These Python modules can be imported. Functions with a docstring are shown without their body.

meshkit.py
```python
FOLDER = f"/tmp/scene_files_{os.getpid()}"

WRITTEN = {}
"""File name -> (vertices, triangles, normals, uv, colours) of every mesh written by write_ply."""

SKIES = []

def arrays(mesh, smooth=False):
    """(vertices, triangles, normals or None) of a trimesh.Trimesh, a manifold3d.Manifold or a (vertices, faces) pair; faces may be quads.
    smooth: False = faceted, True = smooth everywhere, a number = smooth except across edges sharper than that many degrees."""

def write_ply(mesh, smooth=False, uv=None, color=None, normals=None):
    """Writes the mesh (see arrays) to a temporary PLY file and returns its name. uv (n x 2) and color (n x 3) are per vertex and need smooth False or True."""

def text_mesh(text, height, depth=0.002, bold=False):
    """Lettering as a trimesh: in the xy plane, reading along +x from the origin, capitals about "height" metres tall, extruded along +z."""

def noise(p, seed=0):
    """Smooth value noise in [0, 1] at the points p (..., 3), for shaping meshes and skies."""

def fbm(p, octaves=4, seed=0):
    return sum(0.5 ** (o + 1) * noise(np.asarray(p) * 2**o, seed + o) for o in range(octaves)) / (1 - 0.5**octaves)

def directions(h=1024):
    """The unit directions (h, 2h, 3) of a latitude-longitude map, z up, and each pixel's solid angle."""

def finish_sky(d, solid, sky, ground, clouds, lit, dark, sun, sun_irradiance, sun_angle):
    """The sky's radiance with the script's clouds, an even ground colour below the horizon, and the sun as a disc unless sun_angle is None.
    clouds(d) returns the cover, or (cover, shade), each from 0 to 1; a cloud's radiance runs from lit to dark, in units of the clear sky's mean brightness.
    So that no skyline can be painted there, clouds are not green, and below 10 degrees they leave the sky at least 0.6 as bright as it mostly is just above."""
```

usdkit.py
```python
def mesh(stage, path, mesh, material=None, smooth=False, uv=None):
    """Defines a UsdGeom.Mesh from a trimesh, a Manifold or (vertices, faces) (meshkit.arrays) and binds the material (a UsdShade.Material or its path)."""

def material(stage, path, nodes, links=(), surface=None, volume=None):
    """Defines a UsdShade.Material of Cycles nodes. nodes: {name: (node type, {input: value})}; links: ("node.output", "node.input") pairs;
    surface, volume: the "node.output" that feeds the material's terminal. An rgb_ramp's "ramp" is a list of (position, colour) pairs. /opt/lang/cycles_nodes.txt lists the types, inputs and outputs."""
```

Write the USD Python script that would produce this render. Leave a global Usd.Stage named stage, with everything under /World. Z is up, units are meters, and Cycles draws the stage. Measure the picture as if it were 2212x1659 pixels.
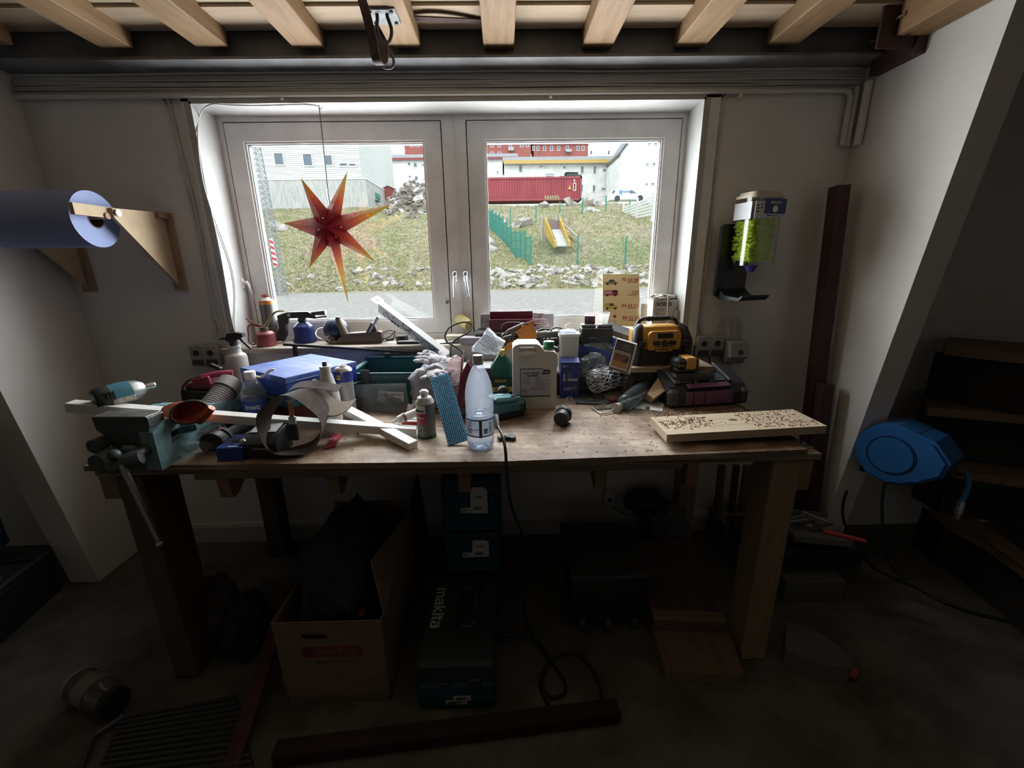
import math, random
import numpy as np, trimesh, usdkit, meshkit
from pxr import Usd, UsdGeom, UsdLux, UsdShade, Gf, Sdf
from shapely.geometry import Polygon, Point, LineString
from shapely import affinity
stage = Usd.Stage.CreateInMemory()
UsdGeom.Xform.Define(stage, '/World')
# ---------------------------------------------------------------- camera, sky, sun, exposure
EYE = np.array([0.0, 0.0, 1.505])
PITCH, YAW, ROLL, FPX = 0.2788, 0.01665, -0.0146, 916.0
_cp, _sp, _cy, _sy = math.cos(PITCH), math.sin(PITCH), math.cos(YAW), math.sin(YAW)
FWD = np.array([_sy * _cp, _cy * _cp, -_sp]); _r = np.array([_cy, -_sy, 0]); _u = np.cross(_r, FWD)
RIGHT = math.cos(ROLL) * _r + math.sin(ROLL) * _u; UP = -math.sin(ROLL) * _r + math.cos(ROLL) * _u
cam = UsdGeom.Camera.Define(stage, '/World/camera')
_m = np.eye(4); _m[0, :3], _m[1, :3], _m[2, :3], _m[3, :3] = RIGHT, UP, -FWD, EYE
cam.AddTransformOp().Set(Gf.Matrix4d(_m.tolist()))
cam.CreateHorizontalApertureAttr(36.0); cam.CreateFocalLengthAttr(36.0 * FPX / 2212)
cam.CreateClippingRangeAttr(Gf.Vec2f(0.05, 5000)); cam.CreateExposureAttr(0.0)
sky = UsdLux.DomeLight.Define(stage, '/World/sky'); sky.CreateIntensityAttr(0.95); sky.CreateColorAttr(Gf.Vec3f(0.84, 0.94, 1.0))
sun = UsdLux.DistantLight.Define(stage, '/World/sun'); sun.CreateIntensityAttr(9.5); sun.CreateAngleAttr(12.0); sun.CreateColorAttr(Gf.Vec3f(1.0, 0.95, 0.86))
sun.AddRotateXYZOp().Set(Gf.Vec3f(52, 0, -24))     # high hazy sun behind the workshop, lighting the facades across the road
for _n, _w, _h, _y, _i in (('added_window_light', 2.4, 1.16, 2.42, 10.5), ('added_sash_light', 1.7, 0.56, 2.262, 4.8)):      # added area lights at the window, brightening the room beyond sky and sun
    fill_light = UsdLux.RectLight.Define(stage, '/World/' + _n); fill_light.CreateWidthAttr(_w); fill_light.CreateHeightAttr(_h); fill_light.CreateIntensityAttr(_i); fill_light.CreateColorAttr(Gf.Vec3f(0.97, 0.985, 1.0))
    fill_light.AddTranslateOp().Set(Gf.Vec3d(-0.215, _y, 1.655)); fill_light.AddRotateXYZOp().Set(Gf.Vec3f(90, 0, 180))
# ---------------------------------------------------------------- helpers
def ray(x, y): return (x - 1106) * RIGHT - (y - 829.5) * UP + FPX * FWD
def at(px, py, x=None, y=None, z=None):
    d = ray(px, py); a, v = (0, x) if x is not None else (1, y) if y is not None else (2, z)
    return EYE + d * (v - EYE[a]) / d[a]
def zat(p, py):                       # the height above point p that stands on picture row py
    q = np.array([p[0], p[1], 0.0]) - EYE; k = (829.5 - py) / FPX
    return (q @ UP - k * (q @ FWD)) / (k * FWD[2] - UP[2])
def rot(rx=0, ry=0, rz=0): return trimesh.transformations.euler_matrix(math.radians(rx), math.radians(ry), math.radians(rz))
def TR(loc=(0, 0, 0), rx=0, ry=0, rz=0): M = rot(rx, ry, rz); M[:3, 3] = loc; return M
def frame(o, xd, up=(0, 0, 1)):       # matrix whose x axis runs along xd
    x = np.array(xd, float); x /= np.linalg.norm(x); z = np.array(up, float); z -= x * (z @ x); z /= np.linalg.norm(z)
    M = np.eye(4); M[:3, 0], M[:3, 1], M[:3, 2], M[:3, 3] = x, np.cross(z, x), z, o; return M
def mv(m, *ts):
    m = m.copy()
    for t in ts: m.apply_transform(t if np.ndim(t) == 2 else TR(t))
    return m
cat = lambda *ms: trimesh.util.concatenate([m for x in ms for m in (x if isinstance(x, (list, tuple)) else [x])])
def bx(a, b): a, b = np.minimum(a, b), np.maximum(a, b); return mv(trimesh.creation.box(b - a), (a + b) / 2)
def box(s, c=(0, 0, 0), ch=0.0):
    s = np.array(s, float) / 2
    if ch <= 0: return mv(trimesh.creation.box(s * 2), c)
    ch = min(ch, s.min() * .95); P = []
    for sx in (-1, 1):
        for sy in (-1, 1):
            for sz in (-1, 1):
                g = np.array([sx, sy, sz])
                for k in range(3):
                    q = g * s - g * ch; q[k] = g[k] * s[k]; P.append(q)
    return mv(trimesh.convex.convex_hull(np.array(P)), c)
def cyl(p0, p1, r, r1=None, n=16):
    p0, p1 = np.array(p0, float), np.array(p1, float); L = np.linalg.norm(p1 - p0)
    m = trimesh.creation.revolve([(0, 0), (r, 0), (r if r1 is None else r1, L), (0, L)], sections=n)
    up = (0, 1, 0) if abs(p1[2] - p0[2]) > .9 * L else (0, 0, 1)
    F = frame(p0, p1 - p0, up); M = np.eye(4); M[:3, 2], M[:3, 0], M[:3, 1], M[:3, 3] = F[:3, 0], F[:3, 1], F[:3, 2], p0
    return mv(m, M)
def lathe(prof, n=24): return trimesh.creation.revolve(prof, sections=n)
def spline(pts, n=40):
    from scipy.interpolate import CubicSpline
    p = np.array(pts, float); d = np.r_[0, np.cumsum(np.linalg.norm(np.diff(p, axis=0), axis=1) ** .5)]
    return CubicSpline(d, p)(np.linspace(0, d[-1], n))
def tube(pts, r, n=8, smooth=0, closed=False):
    p = spline(pts, smooth) if smooth else np.array(pts, float)
    t = np.gradient(p, axis=0)
    if closed: t[0] = t[-1] = p[1] - p[-2]
    t /= np.linalg.norm(t, axis=1, keepdims=True) + 1e-12
    a = np.cross(t[0], [0, 0, 1.0] if abs(t[0][2]) < .9 else [1.0, 0, 0]); a /= np.linalg.norm(a); A = []
    for k in t:
        a = a - k * (a @ k); a /= np.linalg.norm(a) + 1e-12; A.append(a)
    A = np.array(A); B = np.cross(t, A); ang = np.arange(n) * 2 * np.pi / n
    R = np.broadcast_to(r, (len(p),))[:, None, None]
    v = (p[:, None] + R * (np.cos(ang)[None, :, None] * A[:, None] + np.sin(ang)[None, :, None] * B[:, None])).reshape(-1, 3)
    f = []
    for i in range(len(p) - 1):
        for j in range(n):
            k = (j + 1) % n; q = [i * n + j, i * n + k, (i + 1) * n + k, (i + 1) * n + j]; f += [q[:3], [q[0], q[2], q[3]]]
    v = np.vstack([v, p[0], p[-1]]); c = len(p) * n
    for j in range(n): k = (j + 1) % n; f += [[c, k, j], [c + 1, (len(p) - 1) * n + j, (len(p) - 1) * n + k]]
    m = trimesh.Trimesh(v, np.array(f), process=False)
    if m.volume < 0: m.invert()
    return m
def poly(pts, h): return trimesh.creation.extrude_polygon(pts if isinstance(pts, Polygon) else Polygon(pts), h, engine='earcut')
STAND = np.array([[1, 0, 0, 0], [0, 0, -1, 0], [0, 1, 0, 0], [0, 0, 0, 1.0]])     # xy drawing -> upright xz, extruded towards -y
def up_poly(pts, h, y=0): return mv(poly(pts, h), STAND, (0, y, 0))
SIDE = np.array([[0, 0, 1, 0], [1, 0, 0, 0], [0, 1, 0, 0], [0, 0, 0, 1.0]])       # xy drawing -> yz plane, extruded towards +x
def side_poly(pts, h, x=0): return mv(poly(pts, h), SIDE, (x, 0, 0))
def rrect(w, h, r, cx=0, cy=0, q=6): return affinity.translate(Polygon([(-w/2 + r, -h/2 + r), (w/2 - r, -h/2 + r), (w/2 - r, h/2 - r), (-w/2 + r, h/2 - r)]).buffer(r, quad_segs=q), cx, cy)
def prism(P, d):                      # a flat polygon of 3-D points, pushed along d
    P = np.array(P, float); n = len(P); v = np.vstack([P, P + d]); f = [[0, i, i + 1] for i in range(1, n - 1)] + [[n, n + i + 1, n + i] for i in range(1, n - 1)]
    for i in range(n): j = (i + 1) % n; f += [[i, n + i, n + j], [i, n + j, j]]
    m = trimesh.Trimesh(v, f, process=False)
    if m.volume < 0: m.invert()
    return m
def ribbon(path, width, thick):       # a flat strip: path of 3-D points, width vector(s), thickness
    p = np.array(path, float); w = np.broadcast_to(np.array(width, float), p.shape) / 2
    t = np.gradient(p, axis=0); nrm = np.cross(t, w); nrm /= np.linalg.norm(nrm, axis=1, keepdims=True) + 1e-12; nrm = nrm * thick / 2
    v = np.stack([p - w - nrm, p + w - nrm, p + w + nrm, p - w + nrm], 1).reshape(-1, 3); f = []
    for i in range(len(p) - 1):
        for j in range(4):
            k = (j + 1) % 4; a, b, c, d = 4*i + j, 4*i + k, 4*i + 4 + k, 4*i + 4 + j; f += [[a, b, c], [a, c, d]]
    e = 4 * (len(p) - 1); f += [[0, 2, 1], [0, 3, 2], [e, e + 1, e + 2], [e, e + 2, e + 3]]
    m = trimesh.Trimesh(v, f, process=False)
    if m.volume < 0: m.invert()
    return m
def txt(s, h, c=(0, 0, 0), depth=.0012, bold=False, mode='front', w=None):
    m = meshkit.text_mesh(s, h, depth, bold); b = m.bounds; m.apply_translation([-(b[0, 0] + b[1, 0]) / 2, -h / 2, 0])
    if w: m.apply_scale([w / (b[1, 0] - b[0, 0]), 1, 1])
    if mode == 'front': m.apply_transform(STAND)
    return mv(m, c)
def lines(rows, h, x0, y, mode='front', depth=.0008):      # tiny print: rows of (z, start, end)
    return cat([mv(box((b - a, h, depth)), STAND if mode == 'front' else np.eye(4), ((a + b) / 2 + x0, y, z) if mode == 'front' else ((a + b) / 2 + x0, z, y)) for z, a, b in rows])
def bumpy(m, amp, scale, seed=0, n=0):
    for _ in range(n): m = m.subdivide()
    m.merge_vertices(); nz = np.stack([meshkit.fbm(m.vertices * scale + 31.7 * k, 3, seed + k) - .5 for k in range(3)], 1)
    m.vertices = m.vertices + nz * 2 * amp; return m
def blob(s, c=(0, 0, 0), amp=.1, scale=4, seed=0, n=3): m = trimesh.creation.icosphere(n); m = bumpy(m, amp, scale / 2, seed); m.apply_scale(np.array(s) / 2); return mv(m, c)
# ---------------------------------------------------------------- materials
_mats = {}
def mat(name, col, rough=.55, metal=0., var=.0, vs=12., bump=.0, bs=60., stretch=(1, 1, 1), trans=0., coat=0., col2=None, ramp=(.35, .65), transl=0., alpha=1., spec=.5, detail=4.):
    if name in _mats: return _mats[name]
    N = {'p': ('principled_bsdf', {'base_color': col, 'roughness': rough, 'metallic': metal, 'transmission_weight': trans, 'coat_weight': coat, 'alpha': alpha, 'specular_ior_level': spec})}; L = []
    if var or bump or col2:
        N['t'] = ('texture_coordinate', {}); N['m'] = ('mapping', {'scale': stretch}); L.append(('t.object', 'm.vector'))
    if var or col2:
        c = np.array(col); c2 = np.array(col2) if col2 else c * (1 - var)
        c1 = c if col2 else np.minimum(c * (1 + var), 1)
        N['n'] = ('noise_texture', {'scale': vs, 'detail': detail, 'roughness': .6}); N['r'] = ('rgb_ramp', {'ramp': [(0, c2), (ramp[0], c2), (ramp[1], c1), (1, c1)]})
        L += [('m.vector', 'n.vector'), ('n.fac', 'r.fac'), ('r.color', 'p.base_color')]
    if bump:
        N['nb'] = ('noise_texture', {'scale': bs, 'detail': 3.}); N['b'] = ('bump', {'strength': bump, 'distance': .004}); L += [('m.vector', 'nb.vector'), ('nb.fac', 'b.height'), ('b.normal', 'p.normal')]
    surf = 'p.BSDF'
    if transl:
        N['tl'] = ('translucent_bsdf', {'color': col}); N['mx'] = ('mix_closure', {'fac': transl}); L += [('p.BSDF', 'mx.closure1'), ('tl.BSDF', 'mx.closure2')]; surf = 'mx.closure'
    _mats[name] = usdkit.material(stage, '/World/Looks/' + name, N, L, surface=surf); return _mats[name]
def clear(name, col=(1, 1, 1), rough=.03, fac=None, haze=.0, hcol=(.8, .8, .8)):      # thin clear plastic or pane: lets light straight through
    if name in _mats: return _mats[name]
    N = {'t': ('transparent_bsdf', {'color': col}), 'g': ('glossy_bsdf', {'color': (1, 1, 1), 'roughness': rough}), 'f': ('layer_weight', {'blend': .5}), 'fp': ('math', {'math_type': 'power', 'value2': 4.0}), 'fm': ('math', {'math_type': 'multiply_add', 'value2': .7, 'value3': .022}), 'm': ('mix_closure', {})}
    L = [('f.facing', 'fp.value1'), ('fp.value', 'fm.value1'), ('fm.value', 'm.fac'), ('t.BSDF', 'm.closure1'), ('g.BSDF', 'm.closure2')]; s = 'm.closure'
    if haze: N['d'] = ('diffuse_bsdf', {'color': hcol}); N['tl'] = ('translucent_bsdf', {'color': hcol}); N['a'] = ('mix_closure', {'fac': .5}); N['h'] = ('mix_closure', {'fac': haze}); L += [('d.BSDF', 'a.closure1'), ('tl.BSDF', 'a.closure2'), ('m.closure', 'h.closure1'), ('a.closure', 'h.closure2')]; s = 'h.closure'
    _mats[name] = usdkit.material(stage, '/World/Looks/' + name, N, L, surface=s); return _mats[name]
def wood(name, col, dark, scale=6, stretch=(1, 8, 8), rough=.7, bump=.15, ramp=(.3, .7)): return mat(name, col, rough, col2=dark, vs=scale, stretch=stretch, bump=bump, bs=scale * 3, ramp=ramp, detail=6.)
# ---------------------------------------------------------------- prims
_count = {}
def _name(parent, name):
    k = (str(parent), name); n = _count.get(k, 0); _count[k] = n + 1
    return f'{parent}/{name}' + (f'_{n:03d}' if n else '')
def _tag(prim, **kw):
    for k, v in kw.items():
        if v: prim.SetCustomDataByKey(k, v)
    return prim
def thing(name, label=None, category=None, M=(0, 0, 0), group=None, kind=None):
    p = _name('/World', name); x = UsdGeom.Xform.Define(stage, p)
    M = TR(M) if np.ndim(M) == 1 else np.array(M); x.AddTransformOp().Set(Gf.Matrix4d(M.T.tolist()))
    _tag(x.GetPrim(), label=label, category=category, group=group, kind=kind); return p
def part(parent, name, m, mt, label=None, kind=None, smooth=35, M=None):
    if isinstance(m, list): m = cat(m)
    p = _name(parent, name); q = usdkit.mesh(stage, p, m, mt, smooth=smooth)
    if M is not None: q.AddTransformOp().Set(Gf.Matrix4d(np.array(M).T.tolist()))
    _tag(q.GetPrim(), label=label, kind=kind); return p
def solo(name, m, mt, label=None, category=None, group=None, kind=None, M=(0, 0, 0), smooth=35):
    if isinstance(m, list): m = cat(m)
    p = _name('/World', name); q = usdkit.mesh(stage, p, m, mt, smooth=smooth)
    M = TR(M) if np.ndim(M) == 1 else np.array(M); q.AddTransformOp().Set(Gf.Matrix4d(M.T.tolist()))
    _tag(q.GetPrim(), label=label, category=category, group=group, kind=kind); return p
def dup(src, M, label=None, group=None):
    o = stage.GetPrimAtPath(src); was = o.GetCustomData()
    base = o.GetName(); base = base[:-4] if base[-4:-3] == '_' and base[-3:].isdigit() else base
    p = _name('/World', base); x = UsdGeom.Xform.Define(stage, p); x.GetPrim().GetReferences().AddInternalReference(src)
    M = TR(M) if np.ndim(M) == 1 else np.array(M); x.ClearXformOpOrder(); x.MakeMatrixXform().Set(Gf.Matrix4d(M.T.tolist()))
    _tag(x.GetPrim(), label=label or was.get('label'), category=was.get('category'), group=group or was.get('group')); x.GetPrim().SetInstanceable(True); return p
struct = lambda name, m, mt, M=(0, 0, 0), smooth=35: solo(name, m, mt, kind='structure', M=M, smooth=smooth)
black = mat('black_plastic', (.026, .027, .029), .5)
dgrey = mat('dark_grey_plastic', (.06, .062, .066), .5)
grey = mat('grey_plastic', (.3, .3, .31), .5)
steel = mat('bare_steel', (.55, .56, .58), .32, 1.0)
white = mat('white_plastic', (.78, .78, .77), .4)
paper = mat('white_paper', (.8, .8, .79), .8)
ink = mat('black_ink', (.02, .02, .025), .6)
red_ink = mat('red_ink', (.5, .05, .05), .6)
card = mat('brown_cardboard', (.42, .29, .17), .8, var=.12, vs=20)
rubber = mat('black_rubber', (.022, .022, .024), .6)
YW, ZB, ZS = 2.12, 0.90, 1.12         # window wall, bench top, window sill
XL, XR = -2.05, 1.60                  # inner faces of the two column stubs
# ================================================================ the room
wallm = mat('painted_wall', (.72, .70, .68), .75, var=.06, vs=2.5, bump=.06, bs=120)
wallw = mat('painted_side_wall', (.74, .72, .68), .75, var=.05, vs=2.0, bump=.05, bs=90)
floorm = mat('worn_floor', (.125, .115, .10), .75, var=.35, vs=5, bump=.12, bs=150)
unseenw = mat('unseen_room_paint', (.62, .60, .58), .8)  # out-of-view walls and roof, kept pale to bounce light under the bench
struct('floor', bx((-5, -4.5, -.1), (5, YW + .3, 0)), floorm)
wl = []
x0, x1, z0, z1 = -1.33, .90, ZS - .04, 2.185
for a, b in (((-5, 0), (x0, 2.75)), ((x1, 0), (5, 2.75)), ((x0, 0), (x1, z0)), ((x0, z1), (x1, 2.75))):
    wl.append(bx((a[0], YW, a[1]), (b[0], YW + .25, b[1])))
wf = thing('wall_front', kind='structure'); part(wf, 'plaster', wl, wallm, smooth=False)
part(wf, 'ledge', bx((-2.05, YW - .012, .095), (1.6, YW + .01, .115)), wallm)
struct('roof_slab', bx((-5.1, -4.6, 2.75), (5.1, YW + .25, 2.8)), unseenw); struct('wall_rear', bx((-5, -4.6, 0), (5, -4.5, 2.75)), unseenw); struct('wall_left', bx((-5.1, -4.5, 0), (-5, 2.2, 2.75)), unseenw); struct('wall_right', bx((5, -4.5, 0), (5.1, 2.2, 2.75)), unseenw)
struct('baseboard_front', [bx((-2.05, YW - .016, .0), (1.6, YW, .095))], mat('grey_baseboard', (.5, .48, .44), .7), smooth=False)
# tapered column stubs left and right of the window bay
struct('wall_left_stub', side_poly([(YW, 0), (YW, 2.42), (1.53, 2.42), (1.81, 0)], .14, XL - .14), wallw, smooth=False)
struct('wall_right_stub', side_poly([(YW, 0), (YW, 2.42), (1.53, 2.42), (1.86, 0)], .11, XR), wallw, smooth=False)
# ceiling: pale panel with joists, dark strip for the shaded gap over the wall
ce = thing('ceiling', kind='structure')
ply = wood('ceiling_ply', (.46, .385, .27), (.40, .33, .225), 3, (1.5, 6, 3), ramp=(.2, .8), bump=.05)
part(ce, 'panel', [bx((-5, -4.5, 2.405), (5, 2.0, 2.43))], ply)
part(ce, 'edge_board', bx((-2.05, 1.84, 2.394), (1.6, 2.0, 2.405)), wood('edge_board', (.44, .33, .235), (.36, .27, .18), 4, (1, 8, 8)))
jo = [wood('joist_pine_%d' % k, c, d, 5, (9, 1, 9), ramp=(.25, .75)) for k, (c, d) in enumerate((((.28, .165, .078), (.17, .095, .043)), ((.32, .205, .105), (.20, .12, .06)), ((.265, .16, .078), (.16, .095, .045))))]
for k, (cx, ye) in enumerate(((-1.92, 1.96), (-1.49, 1.99), (-1.12, 1.985), (-.75, 2.0), (-.37, 2.0), (.0, 2.055), (.395, 2.02), (.77, 2.015), (1.14, 2.0))):
    part(ce, 'joist', box((.122, 4.5 + ye, .072), (cx, (ye - 4.5) / 2, 2.368), .003), jo[k % 3], M=None)
part(ce, 'edge_beam', box((.12, 6.35, .11), (1.538, -1.33, 2.35), .004), wood('edge_beam', (.40, .24, .12), (.28, .16, .075), 4, (9, 1, 9)))
bs = thing('trim_1', kind='structure')
part(bs, 'beam', [bx((-5, 2.03, 2.30), (5, 2.05, 2.43)), bx((-5, 1.99, 2.295), (5, YW, 2.305))], mat('dark_gap_strip', (.17, .17, .175), .6, var=.3, vs=4))  # dark strip standing for the shaded gap above the cables, with its ledge
tr = thing('trim_2', kind='structure')
part(tr, 'bracket', [bx((1.42, 1.85, 2.26), (1.6, 1.86, 2.40)), bx((1.56, 1.84, 2.24), (1.6, 2.05, 2.41))], mat('red_oxide_steel', (.06, .025, .025), .6))
for q in ((1.47, 1.845, 2.35), (1.51, 1.845, 2.30), (1.55, 1.845, 2.36)): part(tr, 'bolt', cyl(q, (q[0], q[1] - .03, q[2]), .007), steel)
# cables and conduit bundled above the window
cabm = mat('painted_cable', (.52, .505, .48), .6, var=.1, vs=6)
rng = random.Random(4)
for k in range(7):
    z = 2.224 + .0105 * k + (.0 if k < 5 else .014)
    pts = [(x, YW - .011 - .002 * (k % 2), z + rng.uniform(-.0025, .0025)) for x in np.linspace(-3.2, 1.57, 14)]
    solo('cable', tube(pts, .0052, 8, 60), cabm, ('lowest', 'second lowest', 'third lowest', 'middle', 'third highest', 'second highest', 'highest')[k] + ' of the painted-over grey cables bundled along the wall above the window', 'cable', 'cables above the window')
solo('cable', tube([(-3.2, 2.08, 2.36), (-2.3, 2.08, 2.35), (-1.9, 2.10, 2.312), (-1.2, 2.10, 2.309), (-.4, 2.10, 2.316), (.4, 2.10, 2.309), (1.1, 2.10, 2.312), (1.45, 2.08, 2.33), (1.58, 2.0, 2.34)], .007, 8, 90), cabm, 'thick grey cable lying along the ledge under the dark strip, uppermost of the cables', 'cable')
solo('cable', tube([(1.0, 2.10, 2.322), (1.3, 2.085, 2.33), (1.5, 2.05, 2.352), (1.58, 1.95, 2.36)], .006, 8, 40), mat('grey_cable', (.45, .45, .45), .5), 'grey cable curving up to the steel bracket in the right ceiling corner', 'cable')
cp = thing('conduit_pipe', 'white painted conduit pipe along the wall just above the window, ending in a downward bend', 'pipe')
part(cp, 'pipe', tube([(-3.2, 2.098, 2.207), (1.50, 2.098, 2.207), (1.525, 2.098, 2.2), (1.535, 2.098, 2.175), (1.535, 2.098, 1.99)], .011, 12), mat('white_conduit', (.6, .58, .53), .5))
for x in (-.93, .22, 1.05): part(cp, 'clip', box((.018, .026, .03), (x, 2.107, 2.2), .004), white)
solo('pipe_stub', [tube([(1.583, 2.07, 2.23), (1.583, 2.07, 1.985)], .016, 12), tube([(1.56, 2.104, 2.22), (1.56, 2.104, 1.99)], .012, 10)], wallw, 'short pale pipe boxed down the wall corner under the right ceiling bracket', 'pipe')
def downs(nm, cols, lab):
    for k, P in enumerate(cols): solo('wall_cable', tube(P, .0058, 8, 50), cabm, lab[k], 'cable')
wp = lambda x, y: at(x, y, y=YW - .007)
downs('l', [[wp(345, 208), wp(362, 235), wp(372, 260), wp(397, 370), wp(425, 500), wp(462, 690), wp(463, 735)],
            [wp(360, 208), wp(370, 240), wp(378, 275), wp(402, 372), wp(431, 500), wp(468, 690), wp(478, 720), wp(477, 738)]],
      ['painted cable down the wall left of the window, farther from the window of the pair', 'painted cable down the wall left of the window, nearer the window of the pair'])
downs('r', [[wp(1547, 203), wp(1556, 215), wp(1556, 240), wp(1541, 360), wp(1524, 560), wp(1507, 690), wp(1506, 728)],
            [wp(1572, 203), wp(1562, 218), wp(1560, 240), wp(1546, 360), wp(1529, 560), wp(1511, 690), wp(1522, 728)]],
      ['painted cable down the wall right of the window, nearer the window of the pair', 'painted cable down the wall right of the window, farther from the window of the pair'])
for k, (x, y) in enumerate(((1558, 242), (1537, 360), (1526, 480), (1514, 590), (1508, 672), (399, 372), (462, 690))):
    q = wp(x, y); solo('cable_clip', box((.03, .012, .012), q + [0, 0, 0], .003), cabm, 'small painted clip on the wall cables ' + ('right of the window, the highest', 'right of the window, second from the top', 'right of the window, the middle one', 'right of the window, second from the bottom', 'right of the window, the lowest', 'left of the window, the upper one', 'left of the window, just above the outlet')[k], 'clip', 'cable clips beside the window')
# ---------------------------------------------------------------- window
wn = thing('window_1', kind='structure')
wpaint = mat('white_paint', (.74, .73, .71), .45, var=.04, vs=8)
wgrey = mat('worn_white_paint', (.80, .79, .78), .5, var=.08, vs=6)
YF = 2.27
part(wn, 'casing', [bx((x0 - .03, YW - .02, ZS), (x0, YW, z1 + .02)), bx((x1, YW - .02, ZS - .03), (x1 + .065, YW, z1 + .02)), bx((x0 - .03, YW - .02, z1), (x1 + .065, YW, z1 + .02))], wpaint, smooth=False)
part(wn, 'reveal', [bx((x0 - .02, YW - .021, ZS), (x0 + .008, YF + .1, z1 - .0)), bx((x1 - .008, YW - .021, ZS), (x1 + .02, YF + .1, z1)), bx((x0, YW - .021, z1 - .008), (x1, YF + .1, z1 + .01))], mat('darkened_reveal_paint', (.42, .415, .405), .6, var=.05, vs=9), smooth=False)  # white paint darkened to offset the strong window lights on the reveal
def rect_frame(xa, xb, za, zb, w, y0, y1, wb=None):
    wb = wb or w
    return [bx((xa, y0, za), (xa + w, y1, zb)), bx((xb - w, y0, za), (xb, y1, zb)), bx((xa + w, y0, za), (xb - w, y1, za + wb)), bx((xa + w, y0, zb - w), (xb - w, y1, zb))]
part(wn, 'frame', rect_frame(x0, x1, ZS, z1, .028, YF, YF + .09) + [bx((-.279, YF, ZS + .028), (-.165, YF + .09, z1 - .028))], wgrey, smooth=False)
part(wn, 'rebate', rect_frame(x0, -.27, ZS, z1, .05, YF + .062, YF + .09) + rect_frame(-.175, x1, ZS, z1, .05, YF + .062, YF + .09), wgrey, smooth=False)
part(wn, 'mullion_bead', [bx((-.225, YF - .006, ZS), (-.219, YF, z1 - .008))], wpaint, smooth=False)
glass = clear('window_glass', (.97, .985, .985), .0)
for sx, (xa, xb) in enumerate(((-1.298, -.285), (-.159, .868))):
    s = part(wn, 'sash', rect_frame(xa, xb, ZS + .03, z1 - .033, .078, YF + .004, YF + .06, .065), wgrey, smooth=False)
    part(s, 'bead', rect_frame(xa + .076, xb - .076, ZS + .093, z1 - .109, .012, YF + .012, YF + .05), wpaint, smooth=False)
    part(s, 'gasket', rect_frame(xa + .087, xb - .087, ZS + .104, z1 - .12, .004, YF + .02, YF + .05), dgrey, smooth=False)
    part(s, 'pane', bx((xa + .085, YF + .034, ZS + .1), (xb - .085, YF + .038, z1 - .116)), glass, smooth=False)
def hand(p, ang, mt):
    return [mv(box((.022, .012, .05), (0, -.006, 0), .004), p), mv(cyl((0, -.01, .004), (0, -.03, .004), .008), p), mv(box((.014, .012, .115), (0, -.033, -.05), .005), TR(rx=5), rot(0, ang, 0), p)]
for p, a, lb in ((at(983, 597, y=YF), 3, 0), (at(1006, 597, y=YF), -7, 0)): part(wn, 'handle', hand(TR(p), a, white), steel, 'steel window handle')
hp = at(521, 612, x=x0 + .001); M1 = TR(hp, rz=90); part(wn, 'handle', hand(M1, -28, white), white, 'white casement stay handle')
hp = at(1450, 590, x=x1 - .001); M1 = TR(hp, rz=-90); part(wn, 'handle', hand(M1, 30, white), white, 'white casement stay handle')
part(wn, 'sash_lock', cyl(at(966, 653, y=YF), at(966, 653, y=YF) - [0, .006, 0], .009), steel)
sillm = wood('window_sill_wood', (.50, .45, .38), (.36, .31, .26), 5, (1, 8, 8), ramp=(.3, .7))
part(wn, 'sill', box((x1 - x0 + .10, .25, .028), ((x0 + x1) / 2 - .01, 2.185, ZS - .014), .004), sillm)
part(wn, 'apron', bx((x0 - .03, YW - .018, ZS - .085), (x1 + .06, YW, ZS - .028)), wallm, smooth=False)
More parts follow.
